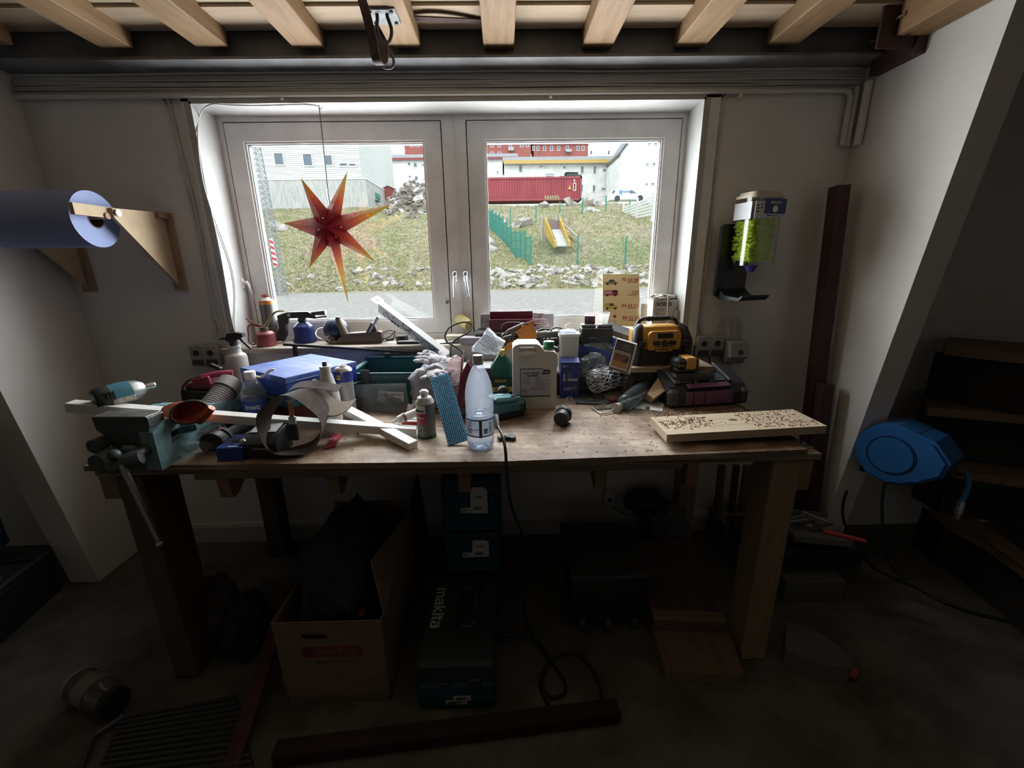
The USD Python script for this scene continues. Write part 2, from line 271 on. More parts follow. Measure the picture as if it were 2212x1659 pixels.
# ================================================================ outdoors
gr = np.random.default_rng(7)
def gz(x, y):
    x, y = np.asarray(x, float), np.asarray(y, float)
    z = np.interp(y, [0, 9, 17.5, 18.6, 20.5, 23, 26, 30, 36, 42, 47, 60, 90, 130, 300], [.4, .4, .4, .42, 1.15, 1.75, 2.45, 3.7, 5.15, 6.45, 7.0, 7.4, 8.5, 12, 22])
    f = np.clip((y - 18.2) / 3, 0, 1)
    z = z + f * (.9 * np.exp(-((x - 6.8) / 2.6) ** 2 - ((y - 30) / 3.6) ** 2) + 2.0 * np.exp(-((x + 7.2) / 2.3) ** 2 - ((y - 39) / 2.6) ** 2) - .5 * np.exp(-((x + 1) / 3) ** 2 - ((y - 33) / 4) ** 2) - .35 * np.exp(-((x - 2.8) / 2.2) ** 2 - ((y - 25) / 2.2) ** 2))
    P = np.stack([x, y, 0 * x], -1)
    return z + f * np.clip((60 - y) / 20, .1, 1) * (.5 * (meshkit.fbm(P * .5, 3, 3) - .5) + .22 * (meshkit.fbm(P * 2.5, 3, 9) - .5))
ys = np.r_[np.linspace(17.4, 48, 230), np.linspace(49, 140, 60)]; us = np.linspace(-1.0, .8, 230)
X, Y = np.meshgrid(us, ys, indexing='ij'); X = X * (Y * .95 + 2); Z = gz(X, Y)
i, j = np.meshgrid(np.arange(229), np.arange(len(ys) - 1), indexing='ij'); n = len(ys)
F = np.stack([i * n + j, (i + 1) * n + j, (i + 1) * n + j + 1, i * n + j + 1], -1).reshape(-1, 4)
def terrain_mat():
    N = {'g': ('geometry', {}), 'n1': ('noise_texture', {'scale': .35, 'detail': 6., 'roughness': .65}), 'n2': ('noise_texture', {'scale': 3.5, 'detail': 7., 'roughness': .75}), 'n3': ('noise_texture', {'scale': 16., 'detail': 4., 'roughness': .7}),
         'a': ('rgb_ramp', {'ramp': [(.30, (.20, .22, .10)), (.44, (.28, .265, .15)), (.54, (.34, .29, .20)), (.66, (.29, .235, .19))]}),
         'b': ('rgb_ramp', {'ramp': [(.25, (.55, .55, .55)), (.5, (1, 1, 1)), (.75, (1.25, 1.2, 1.1))]}),
         'c': ('rgb_ramp', {'ramp': [(.3, (.55, .55, .52)), (.55, (1.05, 1.05, 1.05)), (.75, (1.5, 1.5, 1.5))]}),
         'm': ('mix', {'mix_type': 'multiply', 'fac': 1.}), 'm2': ('mix', {'mix_type': 'multiply', 'fac': .9}), 'bu': ('bump', {'strength': .7, 'distance': .12}),
         'p': ('principled_bsdf', {'roughness': .95, 'specular_ior_level': .1})}
    L = [('g.position', k + '.vector') for k in ('n1', 'n2', 'n3')] + [('n1.fac', 'a.fac'), ('n2.fac', 'b.fac'), ('n3.fac', 'c.fac'), ('a.color', 'm.color1'), ('b.color', 'm.color2'), ('m.color', 'm2.color1'), ('c.color', 'm2.color2'), ('m2.color', 'p.base_color'), ('n3.fac', 'bu.height'), ('bu.normal', 'p.normal')]
    return usdkit.material(stage, '/World/Looks/grassy_ground', N, L, surface='p.BSDF')
struct('hillside', (np.stack([X, Y, Z], -1).reshape(-1, 3), F), terrain_mat(), smooth=True)
struct('road', [bx((-60, 8.2, .2), (60, 17.9, .405))], mat('grey_asphalt', (.225, .205, .185), .85, var=.22, vs=7, bump=.3, bs=40, detail=8.), smooth=False)
struct('verge', [bx((-60, 2.5, .1), (60, 8.3, .38))], mat('gravel_verge', (.26, .25, .23), .9, var=.3, vs=9), smooth=False)
# grass tufts and stones: nobody could count them
def tufts(num, seed, y0, y1):
    r = np.random.default_rng(seed); y = y0 + (y1 - y0) * r.random(num) ** 1.3; x = (r.random(num) * 1.3 - .72) * (y * .95 + 2); z = gz(x, y)
    h = .04 + .10 * r.random(num); a = r.random(num) * 6.28; w = .03 + .05 * r.random(num); l = (r.random((num, 2)) - .5) * .2
    b = np.stack([x, y, z - .02], 1); d = np.stack([np.cos(a) * w, np.sin(a) * w, 0 * a], 1)
    v = np.stack([b - d, b + d, b + np.c_[l, h]], 1).reshape(-1, 3); return (v, np.arange(3 * num).reshape(-1, 3))
for k, (c, nn) in enumerate((((.27, .28, .13), 20000), ((.37, .32, .21), 26000), ((.20, .22, .09), 8000))):
    solo('grass', tufts(nn, 20 + k, 18.6, 46), mat('grass_blade_%d' % k, c, .9, transl=.35, spec=.1), ('pale green grass tufts over the bank', 'straw-coloured dry grass over the bank', 'dark green grass tufts over the bank')[k], 'grass', kind='stuff', smooth=False)
rock = trimesh.creation.icosphere(1)
def rocks(pos, s, seed):
    out = []
    r = np.random.default_rng(seed)
    for p, q in zip(pos, s):
        m = rock.copy(); m.vertices *= 1 + (r.random((len(m.vertices), 1)) - .5) * .7; m.apply_scale(q * np.array([1 + r.random(), .8 + r.random() * .5, .5 + r.random() * .4])); m.apply_transform(rot(r.random() * 40, r.random() * 40, r.random() * 360)); out.append(mv(m, p))
    return cat(out)
stone = mat('pale_stone', (.34, .31, .28), .9, var=.3, vs=3); dstone = mat('brown_stone', (.17, .145, .12), .9, var=.5, vs=2)
n = 420; y = 18.7 + 2.3 * gr.random(n); x = np.where(gr.random(n) < .7, gr.random(n) * 10 - 2, gr.random(n) * 24 - 14); q = np.stack([x, y, gz(x, y)], 1)
solo('rock_bank', rocks(q, .05 + .16 * gr.random(n) ** 2, 1), stone, 'pale broken stones along the far edge of the road', 'stones', kind='stuff', smooth=False)
n = 460; x = -7.0 + 1.5 * gr.normal(size=n); y = 37.8 + 1.2 * gr.normal(size=n); q = np.stack([x, y, gz(x, y)], 1)
solo('rubble_heap', rocks(q, .10 + .26 * gr.random(n) ** 2, 2), mat('rubble', (.46, .44, .42), .95, col2=(.17, .14, .115), vs=1.1, ramp=(.52, .60)), 'brown and white heap of rubble on the slope right of the star', 'rubble heap', kind='stuff', smooth=False)
for k, (px, py, s) in enumerate(((1175, 427, .5), (1235, 430, .45), (1270, 430, .55), (1298, 433, .45), (1060, 470, .5), (1080, 462, .35), (1125, 484, .6), (1278, 463, .6), (1055, 505, .5), (1050, 520, .45), (1395, 433, .4), (610, 508, .35))):
    d = (42, 42, 42, 42, 34, 34, 31, 34, 26, 25, 42, 30)[k]; p = at(px, py, y=d); p[2] = float(gz(p[0], d)) + .1
    solo('boulder', rocks([[0, 0, 0]], [s], 40 + k), stone, ['flat grey boulder beside the pallet below the red container', 'grey boulder left of the gap below the container', 'rounded grey boulder by the right end of the container', 'grey boulder in front of the white van', 'pale boulder on the slope below the container, left of the slide', 'small pale stone left of the slide slope', 'long pale rock beside the green fence', 'pale rock on the knoll right of the slide', 'white rock by the left window edge behind the green fence', 'white rock below the green fence end', 'small boulder right of the white van', 'small white rock on the grass left of the star'][k], 'boulder', M=p)
# ---- buildings
whiteb = mat('white_boards', (.50, .50, .485), .8, var=.12, vs=2, stretch=(.3, 1, 9)); conc = mat('rough_concrete', (.38, .37, .355), .9, var=.2, vs=3, stretch=(5, 5, .6)); roofm = mat('grey_roof_felt', (.19, .19, .19), .9, var=.15, vs=2)
redb = mat('red_boards', (.27, .075, .065), .8, var=.1, vs=1, stretch=(4, 4, .5)); wtrim = mat('white_trim', (.58, .58, .57), .7); gpane = mat('far_window_glass', (.10, .125, .15), .15); yel = mat('yellow_trim', (.45, .30, .09), .7); whitew = mat('weathered_white_wall', (.58, .57, .56), .85, var=.12, vs=1.2)
def far_win(b, px0, px1, py0, py1, Y, cross=True):
    a, c = at(px0, py1, y=Y), at(px1, py0, y=Y); w = part(b, 'window', rect_frame(a[0], c[0], a[2], c[2], min(.09, (c[0] - a[0]) * .2), Y - .07, Y + .02), wtrim, smooth=False)
    part(w, 'pane', bx((a[0] + .04, Y - .03, a[2] + .04), (c[0] - .04, Y + .01, c[2] - .04)), gpane, smooth=False)
def box_px(px0, px1, ztop, Y, depth, zb): a, c = at(px0, 400, y=Y), at(px1, 400, y=Y); return (a[0], c[0])
# left white boarded building on concrete
Yb = 44.; b = thing('white_boarded_building', 'large building of weathered white boards on a concrete base, left in the window', 'building')
xa, xb = at(430, 400, y=Yb)[0], at(783, 400, y=Yb)[0]; zt, zm, zb = at(700, 240, y=Yb)[2], at(640, 388, y=Yb)[2], gz(-10, 44) - 2.5
part(b, 'wall', bx((xa, Yb + .05, zm), (xb, Yb + 13, zt)), whiteb, smooth=False)
rr = random.Random(3); hb = .17
for k in range(int((zt - zm) / hb)): part(b, 'board', mv(box((xb - xa, .05, hb * .93)), rot(-7), ((xa + xb) / 2, Yb + .03, zm + hb * (k + .5))), mat('white_board_%d' % (k % 3), tuple(c * (.94 + .06 * (k % 3)) for c in (.50, .50, .485)), .8, var=.22, vs=1.3, stretch=(.5, 1, 14)), smooth=False)
part(b, 'base', [bx((xa, Yb - .5, zb), (xb + .5, Yb + 13.5, zm - .12))], conc, smooth=False); part(b, 'ledge', bx((xa, Yb - .55, zm - .12), (xb + .55, Yb + 13.5, zm)), wtrim, smooth=False)
for w in ((594, 612, 329, 358), (656, 674, 331, 360), (702, 718, 334, 359), (733, 751, 351, 361), (753, 770, 352, 361), (727, 745, 292, 303), (747, 764, 293, 303)): far_win(b, *w, Yb)
# long white building with red trim
Yb = 78.; b = thing('red_trimmed_building', 'long low white building with grey roof and red eaves line, behind the star', 'building')
xa, xb = at(770, 400, y=Yb)[0], at(1120, 400, y=Yb)[0]; z1_, z2_, zb = at(860, 331, y=Yb)[2], at(860, 345, y=Yb)[2], 5.0
part(b, 'wall', bx((xa, Yb, zb), (xb, Yb + 9, z2_)), whitew, smooth=False)
part(b, 'roof', prism([(xa, Yb - .4, z2_ + .15), (xa, Yb + 4.5, z1_ + .8), (xa, Yb + 9.4, z2_ + .15), (xa, Yb + 9.4, z2_), (xa, Yb - .4, z2_)], (xb - xa, 0, 0)), roofm, smooth=False)
part(b, 'eaves_board', bx((xa, Yb - .45, z2_ - .15), (xb, Yb - .38, z2_ + .2)), mat('dark_red_trim', (.22, .05, .06), .7), smooth=False)
for w in ((793, 799, 349, 360), (804, 812, 349, 353), (880, 887, 350, 358), (893, 901, 351, 362), (910, 918, 354, 359), (921, 929, 354, 359), (795, 802, 379, 391), (808, 815, 379, 384), (837, 843, 362, 367), (882, 889, 379, 384), (896, 903, 380, 391), (839, 846, 393, 397), (913, 919, 385, 389), (1046, 1052, 355, 361), (1072, 1078, 369, 374)): far_win(b, *w, Yb)
# red apartment rows
Yb = 118.
for k, (p0, p1, pt, pe, lab, ws) in enumerate(((880, 1147, 293, 300, 'taller red apartment block with white windows on the skyline, its middle behind the mullion', [(886, 893), (898, 905), (912, 919), (927, 934), (1043, 1050), (1059, 1066), (1075, 1082), (1099, 1106), (1123, 1131), (1136, 1143)]), (1147, 1268, 300, 307, 'lower red apartment block with white windows and white eaves, right of the taller one', [(1150, 1155), (1159, 1165), (1173, 1180), (1188, 1195), (1203, 1210), (1222, 1229), (1245, 1252), (1256, 1263)]))):
    b = thing('red_apartment_block', lab, 'building'); xa, xb = at(p0, 400, y=Yb)[0] + .75 * k, at(p1, 400, y=Yb)[0]; zt, ze, zb = at(1150, pt, y=Yb)[2], at(1150, pe + 4, y=Yb)[2], 8.
    part(b, 'wall', bx((xa, Yb, zb), (xb, Yb + 10, ze)), redb, smooth=False)
    part(b, 'roof', prism([(xa - .3, Yb - .6, ze + .9), (xa - .3, Yb + 5, zt + .9), (xa - .3, Yb + 10.6, ze + .9), (xa - .3, Yb + 10.6, ze), (xa - .3, Yb - .6, ze)], (xb - xa + .6, 0, 0)), roofm, smooth=False)
    part(b, 'eaves_board', bx((xa - .3, Yb - .65, ze - .1), (xb + .3, Yb - .5, ze + .95)), wtrim, smooth=False)
    for a, c in ws: far_win(b, a, c, pe + 7 + k, pe + 18 + k, Yb)
    if k == 0:
        for a, c in ((1043, 1051), (1059, 1067), (1075, 1083)): far_win(b, a, c, 328, 338, Yb)
    part(b, 'balcony', bx(at(1220 if k else 1098, 330 if k else 327, y=Yb) - [0, .9, 0], at(1234 if k else 1110, 324 if k else 319, y=Yb)), grey, smooth=False)
# yellow-eaved building
Yb = 66.; b = thing('yellow_trimmed_building', 'white two-storey building with grey roof and yellow eaves board behind the red container', 'building')
xa, xb = at(1090, 400, y=Yb)[0], at(1358, 400, y=Yb)[0]; ze, zt, zb = at(1220, 349, y=Yb)[2], at(1220, 329, y=Yb)[2], 5.0
part(b, 'wall', [bx((xa, Yb, zb), (xb, Yb + 8, ze)), prism([(xa, Yb, ze - .05), (xa, Yb + 4, zt), (xa, Yb + 8, ze - .05)], (xb - xa, 0, 0))], whitew, smooth=False)
part(b, 'roof', prism([(xa - .2, Yb - .6, ze + .05), (xa - .2, Yb + 4, zt + .35), (xa - .2, Yb + 8.6, ze + .05), (xa - .2, Yb + 8.6, ze - .1), (xa - .2, Yb + 4, zt + .15), (xa - .2, Yb - .6, ze - .1)], (xb - xa + .5, 0, 0)), roofm, smooth=False)
part(b, 'eaves_board', bx((xa - .1, Yb - .68, ze - .35), (xb + .35, Yb - .6, ze + .1)), yel, smooth=False)
for w in ((1120, 1129, 356, 373), (1165, 1173, 357, 363), (1215, 1223, 358, 366), (1253, 1262, 358, 376), (1280, 1289, 358, 376), (1301, 1310, 364, 371), (1313, 1322, 365, 371), (1341, 1350, 359, 376), (1254, 1260, 398, 415), (1279, 1287, 399, 415), (1298, 1309, 405, 411), (1312, 1321, 406, 411), (1339, 1347, 400, 410)): far_win(b, *w, Yb)
for px in (1165, 1222, 1277, 1315): part(b, 'roof_vent', cyl(at(px, 333, y=Yb + 3), at(px, 326, y=Yb + 3), .12), dgrey)
# big white building on the right
Yb = 58.; b = thing('white_gabled_building', 'tall bright white building with a sloping gable edge at the right side of the window', 'building')
xa, xb, xm = at(1337, 400, y=Yb)[0], at(1560, 400, y=Yb)[0], at(1395, 400, y=Yb)[0]; za, zt, zb = at(1337, 331, y=Yb)[2], at(1395, 230, y=Yb)[2], 5.0
part(b, 'wall', prism([(xa, Yb, zb), (xa, Yb, za), (xm + 2, Yb, zt + 2), (xb, Yb, zt + 2), (xb, Yb, zb)], (0, 7.0, 0)), whitew, smooth=False)
part(b, 'verge_board', prism([(xa - .15, Yb - .2, za - .25), (xa - .15, Yb - .2, za + .1), (xm + 2, Yb - .2, zt + 2.3), (xm + 2.2, Yb - .2, zt + 1.9)], (0, 7.2, 0)), dgrey, smooth=False)
for w in ((1398, 1407, 307, 314), (1411, 1421, 307, 314), (1394, 1403, 352, 358), (1408, 1417, 351, 358), (1392, 1401, 395, 401), (1405, 1414, 394, 401)): far_win(b, *w, Yb)
# shed, container, junk, pallet
Yb = 50.; b = thing('red_shed', 'small red wooden shed with a pitched roof beside the rubble heap', 'shed'); a, c = at(817, 436, y=Yb), at(862, 402, y=Yb); xm = (a[0] + c[0]) / 2; zp = at(842, 401, y=Yb)[2]; ze = at(820, 413, y=Yb)[2]
part(b, 'wall', prism([(a[0], Yb, a[2] - 1.2), (a[0], Yb, ze), (xm, Yb, zp), (c[0], Yb, ze), (c[0], Yb, a[2] - 1.2)], (0, 3.5, 0)), redb, smooth=False)
part(b, 'roof', [prism([(s, Yb - .2, ze - .12), (xm, Yb - .2, zp), (xm, Yb - .2, zp + .14), (s, Yb - .2, ze + .02)], (0, 4, 0)) for s in (a[0] - .25, c[0] + .25)], wtrim, smooth=False)
solo('green_trailer', [box((1.2, 1.5, .5), at(805, 424, y=47), .05), box((1.4, 1.2, .1), at(805, 434, y=46.5), .02), cyl(at(799, 434, y=46) , at(799, 434, y=46) + [0, -.2, 0], .3)], mat('green_paint', (.04, .2, .15), .6), 'small green trailer by the concrete corner, left of the shed', 'trailer')
Yb = 45.5; a, c = at(1256, 432, y=Yb), at(1256, 381, y=Yb); zc0, zc1 = a[2], c[2]; xb = a[0]; xa = xb - 12.1
b = thing('shipping_container', 'long dark red corrugated shipping container on the slope', 'container'); crm = mat('container_red', (.27, .045, .055), .65, var=.15, vs=1.5, stretch=(1, 1, .4))
prof = []; npz = 46; step = (12.1 - .3) / npz
for k in range(npz): s = xa + .15 + k * step; prof += [(s, 0), (s + step * .35, 0), (s + step * .5, .07), (s + step * .85, .07)]
prof += [(xb - .15, 0), (xb - .15, 2.4), (xa + .15, 2.4)]
part(b, 'side_wall', mv(poly(prof, zc1 - zc0 - .3), (0, Yb + .05, zc0 + .15)), crm, smooth=False)
part(b, 'frame', [bx((xa, Yb, zc1 - .16), (xb, Yb + 2.45, zc1)), bx((xa, Yb, zc0), (xb, Yb + 2.45, zc0 + .16)), bx((xa, Yb, zc0), (xa + .16, Yb + 2.45, zc1)), bx((xb - .16, Yb, zc0), (xb, Yb + 2.45, zc1))], crm, smooth=False)
part(b, 'warning_sticker', prism([at(1227, 409, y=Yb - .03), at(1231, 399, y=Yb - .03), at(1234, 409, y=Yb - .03)], (0, .02, 0)), yel, 'yellow triangular sticker')
part(b, 'lettering', [mv(txt(s, .38, (0, 0, 0), .02, True), at(1241, y, y=Yb + .02)) for s, y in (('1', 392), ('U', 400), ('G', 408))] + [mv(txt('TEX', .8, (0, 0, 0), .02, True), rot(0, 90), at(1041, 398, y=Yb + .02))], wtrim, 'white lettering')
for k, (px, py, s, cm, nm, lab) in enumerate(((1238, 376, (1.5, 1.2, .3), dgrey, 'timber_stack', 'dark stack of planks on top of the red container'), (1234, 370, (1.3, .9, .25), black, 'tarpaulin_bundle', 'black bundle lying on the plank stack over the container'), (1216, 378, (.8, .9, .2), mat('grey_wood', (.2, .17, .14), .8), 'plank_pile', 'low brown pile of planks on the container, left of the dark stack'), (1188, 373, (.8, .7, .5), mat('grey_pale_metal', (.35, .36, .37), .5), 'vent_unit', 'pale grey vent housing above the container roof'))):
    solo(nm, [mv(box((s[0], s[1], s[2] / 3.3), (0, 0, s[2] * (q - 1) / 3), .02), rot(0, 0, 4 * q - 5)) for q in range(3)], cm, lab, 'junk', M=[at(px, py, y=Yb + 1.2)[0], Yb + 1.2, zc1 + s[2] / 2 + (.3 if k == 1 else .0)])
b = thing('wooden_pallet', 'weathered wooden pallet lying against the foot of the red container', 'pallet', TR(at(1192, 428, y=43.5), rx=25)); pm = mat('pallet_wood', (.24, .16, .09), .9)
for k in range(6): part(b, 'slat', box((.12, 1.0, .03), (-.6 + .24 * k, 0, .07)), pm)
for k in range(3): part(b, 'runner', box((1.4, .1, .09), (0, -.45 + .45 * k, .01)), pm)
# van
b = thing('delivery_van', 'small white delivery van with blue lettering parked right of the container', 'van', TR(at(1352, 437, y=51.) , rz=0)); vw = 51 / 916 * 1.0; vm = mat('van_white', (.62, .62, .62), .3, coat=.4)
L = at(1392, 437, y=51.)[0] - at(1315, 437, y=51.)[0]; h = at(1340, 411, y=51.)[2] - at(1340, 437, y=51.)[2]
part(b, 'body', up_poly([(-L/2, .28*h/2), (-L/2 + .1, .7*h), (-L/2 + .35, h), (.06*L, h), (.26*L, .66*h), (.46*L, .56*h), (L/2, .42*h), (L/2, .14*h), (-L/2, .14*h)], 1.7, .85), vm)
part(b, 'side_window', up_poly([(.04*L, .9*h), (.09*L, .9*h), (.23*L, .66*h), (.04*L, .62*h)], .02, -.855), gpane); part(b, 'rear_window', up_poly([(-L*.46, .66*h), (-L*.42, .92*h), (-L*.36, .92*h), (-L*.39, .66*h)], .02, -.855), gpane)
for s in (-.3, .33): part(b, 'wheel', cyl((s*L, -.86, .3), (s*L, -.66, .3), .31, n=20), black)
part(b, 'logo', [txt('B', h * .34, (-.21 * L, -.86, .74 * h), .02, True), txt('byggesalg', h * .12, (.0 * L - .12 * L * 0 - .06*L, -.86, .8 * h), .02, True, w=.2*L)], mat('blue_print', (.03, .15, .5), .5), 'blue letter B and lettering')
# slide
b = thing('playground_slide', 'yellow-sided steel playground slide with wooden posts on the grass bank', 'slide'); Ys = 26.
pt = lambda px, py, d=0: at(px, py, y=Ys + d); sm = mat('slide_steel', (.42, .42, .44), .35); ym = mat('slide_yellow', (.42, .27, .04), .5); pmw = mat('grey_post_wood', (.33, .30, .25), .85)
T0, T1, B0, B1 = pt(1180, 474, 1.5), pt(1207, 474, 1.5), pt(1201, 530, -1.2), pt(1226, 529, -1.2); M0, M1_ = pt(1183, 496, 1.0), pt(1210, 495, 1.0)
part(b, 'chute', [prism([M0, M1_, B1, B0], (0, 0, -.08))], sm, smooth=False); part(b, 'platform', prism([T0, T1, M1_, M0], (0, .05, 0)), mat('slide_plate', (.12, .08, .075), .6), smooth=False)
for s, (a, m_, c) in enumerate(((T0, M0, B0), (T1, M1_, B1))):
    part(b, 'side_board', prism([a + [0, 0, .15], a + [0, 0, -.5], m_ + [0, 0, -.35], c + [0, 0, -.15], c + [0, -.3, -.1], c + [0, -.3, .2], c + [0, .2, .35], m_ + [0, 0, .45]], ((-1 if s == 0 else 1) * .12, 0, 0)), ym, smooth=False)
for px, pt_, pb in ((1171, 462, 532), (1176, 462, 530), (1202, 464, 480), (1208, 462, 482)): q = pt(px, pb, 1.5); part(b, 'post', cyl([q[0], q[1], q[2] - .3], [q[0], q[1], zat(q, pt_)], .085, n=8), pmw)
part(b, 'handrail', tube([pt(1212, 480, 1.5), pt(1251, 514, -.5), pt(1252, 524, -.5)], .06), pmw); part(b, 'stair_board', prism([pt(1214, 496, 1.2), pt(1240, 520, 0), pt(1243, 524, 0), pt(1218, 505, 1.2)], (0, .08, 0)), mat('slide_orange', (.4, .13, .04), .6))
# fences
grn = mat('fence_green', (.02, .17, .125), .55); b = thing('green_panel_fence', 'run of green panelled steel fence climbing the slope at the left of the right window', 'fence')
P0, P1 = at(1147, 575, y=21.5), at(1053, 497, y=31.5); nf = 12
for k in range(nf):
    t = k / (nf - 1); q = P0 * (1 - t) + P1 * t; q[2] = gz(q[0], q[1]); part(b, 'post', bx((q[0] - .04, q[1] - .04, q[2] - .3), (q[0] + .04, q[1] + .04, q[2] + 1.42)), grn, smooth=False)
    if k < nf - 1:
        t2 = (k + 1) / (nf - 1); e = P0 * (1 - t2) + P1 * t2; e[2] = q[2]
        bars = [tube([q + (e - q) * s + [0, 0, .06], q + (e - q) * s + [0, 0, 1.36]], .0075, 4) for s in np.linspace(.06, .97, 13)] + [tube([q + [0, 0, zz], e + [0, 0, zz]], .015, 4) for zz in (.08, .5, .92, 1.34)]
        part(b, 'panel', bars, grn, smooth=False)
b = thing('mesh_fence', 'see-through green wire mesh fence on thin posts running in front of the slide', 'fence')
P = [P0] + [at(px, 575, y=21.5 + .02 * k) for k, px in enumerate((1247, 1350, 1455, 1560))]
for k, q in enumerate(P):
    q[2] = gz(q[0], q[1])
    if k: part(b, 'post', bx((q[0] - .035, q[1] - .035, q[2] - .3), (q[0] + .035, q[1] + .035, q[2] + 1.4)), grn, smooth=False)
    if k < len(P) - 1:
        e = P[k + 1].copy(); e[2] = gz(e[0], e[1]); part(b, 'panel', [tube([q + (e - q) * s + [0, 0, .1], q + (e - q) * s + [0, 0, 1.3]], .002, 3) for s in np.linspace(.02, .98, 44)] + [tube([q + [0, 0, z_], e + [0, 0, z_]], .003, 3) for z_ in np.linspace(.1, 1.3, 7)], grn, smooth=False)
b = thing('rear_post_fence', 'row of thin green posts with wires on the slope behind the slide', 'fence'); prev = None
for px, py in ((1103, 486), (1158, 482), (1209, 476), (1258, 470), (1308, 467), (1359, 465), (1411, 463)):
    q = at(px, py, y=33.); q[2] = gz(q[0], q[1]); part(b, 'post', bx(q - [.035, .035, .3], q + [.035, .035, 1.15]), grn, smooth=False)
    if prev is not None: part(b, 'wire', [tube([prev + [0, 0, z_], q + [0, 0, z_]], .006, 3) for z_ in (.2, .5, .8, 1.1)], grn, smooth=False)
    prev = q
b = thing('white_board_fence', 'white horizontal-board fence of a terrace at the right edge of the window', 'fence'); ra, rb = at(1346, 478, y=32.), at(1412, 460, y=29.); fw = mat('fence_white', (.48, .48, .46), .7)
for k in range(6): part(b, 'board', prism([ra + [0, 0, .0 + .17 * k], rb + [0, 0, -.1 + .2 * k], rb + [0, 0, .04 + .2 * k], ra + [0, 0, .12 + .17 * k]], (0, .04, 0)), fw, smooth=False)
for t in (0, .48, .98): q = ra * (1 - t) + rb * t; part(b, 'post', bx(q - [.06, -.05, .5], q + [.06, .15, 1.25]), fw, smooth=False)
part(b, 'rail', prism([at(1312, 473, y=32), at(1346, 474, y=32), at(1346, 470, y=32), at(1312, 470, y=32)], (0, .06, 0)), fw, smooth=False)
# mast with marker board
b = thing('lattice_mast', 'slender steel lattice mast standing by the road at the left edge of the window', 'mast'); q = at(600, 610, y=17.2); q[2] = gz(q[0], q[1]) ; mm = mat('galvanised_mast', (.25, .26, .27), .6)
lean = (at(540, 300, y=17.2) - at(600, 610, y=17.2)); H = lean[2]; lean = lean / H; W = .22; C = [(-W, -W), (W, -W), (W, W), (-W, W)]
pt3 = lambda c, z: q + lean * z + np.array([c[0], c[1], 0])
for c in C: part(b, 'leg', tube([pt3(c, -.2), pt3(c, H + 2)], .022, 5), mm, smooth=False)
nz_ = 26; part(b, 'bracing', [tube([pt3(C[k], H * s / nz_), pt3(C[(k + 1) % 4], H * (s + 1) / nz_)], .011, 4) for s in range(nz_ + 4) for k in range(4)] + [tube([pt3(C[(k + 1) % 4], H * s / nz_), pt3(C[k], H * (s + 1) / nz_)], .011, 4) for s in range(nz_ + 4) for k in range(4)], mm, smooth=False)
b = thing('marker_board', 'red and white diagonally striped road marker board beside the mast', 'sign'); A = [at(581, 516, y=16.6), at(588, 514, y=16.6), at(600, 575, y=16.6), at(592, 578, y=16.6)]
part(b, 'board', prism(A, (0, .04, 0)), mat('marker_white', (.5, .5, .5), .6), smooth=False)
for k in range(5):
    t0, t1 = .02 + .2 * k, .12 + .2 * k; l = lambda t: A[0] * (1 - t) + A[3] * t; rr_ = lambda t: A[1] * (1 - t) + A[2] * t
    part(b, 'stripe', prism([l(t0) - [0, .01, 0], rr_(min(t0 + .1, 1)) - [0, .01, 0], rr_(min(t1 + .1, 1)) - [0, .01, 0], l(t1) - [0, .01, 0]], (0, .008, 0)), mat('marker_red', (.42, .03, .06), .6), smooth=False)
part(b, 'post', cyl([A[3][0] + .05, 16.66, .3], A[0] + [.1, .06, 0], .025), mm)
# distant hills with snow
hx = np.linspace(-500, 500, 90); hz = 62 + 22 * meshkit.fbm(np.stack([hx * .012, 0 * hx, 0 * hx], -1), 4, 5); V = np.r_[np.c_[hx, 0 * hx + 420, 0 * hx - 5], np.c_[hx, 0 * hx + 520, hz + 18], np.c_[hx, 0 * hx + 760, 0 * hx + 30]]
Fh = [[r * 90 + k, r * 90 + k + 1, (r + 1) * 90 + k + 1, (r + 1) * 90 + k] for r in range(2) for k in range(89)]
struct('far_hills', (V, np.array(Fh)), mat('snowy_hill', (.62, .66, .7), .9, col2=(.25, .26, .27), vs=.05, ramp=(.36, .42)), smooth=False)
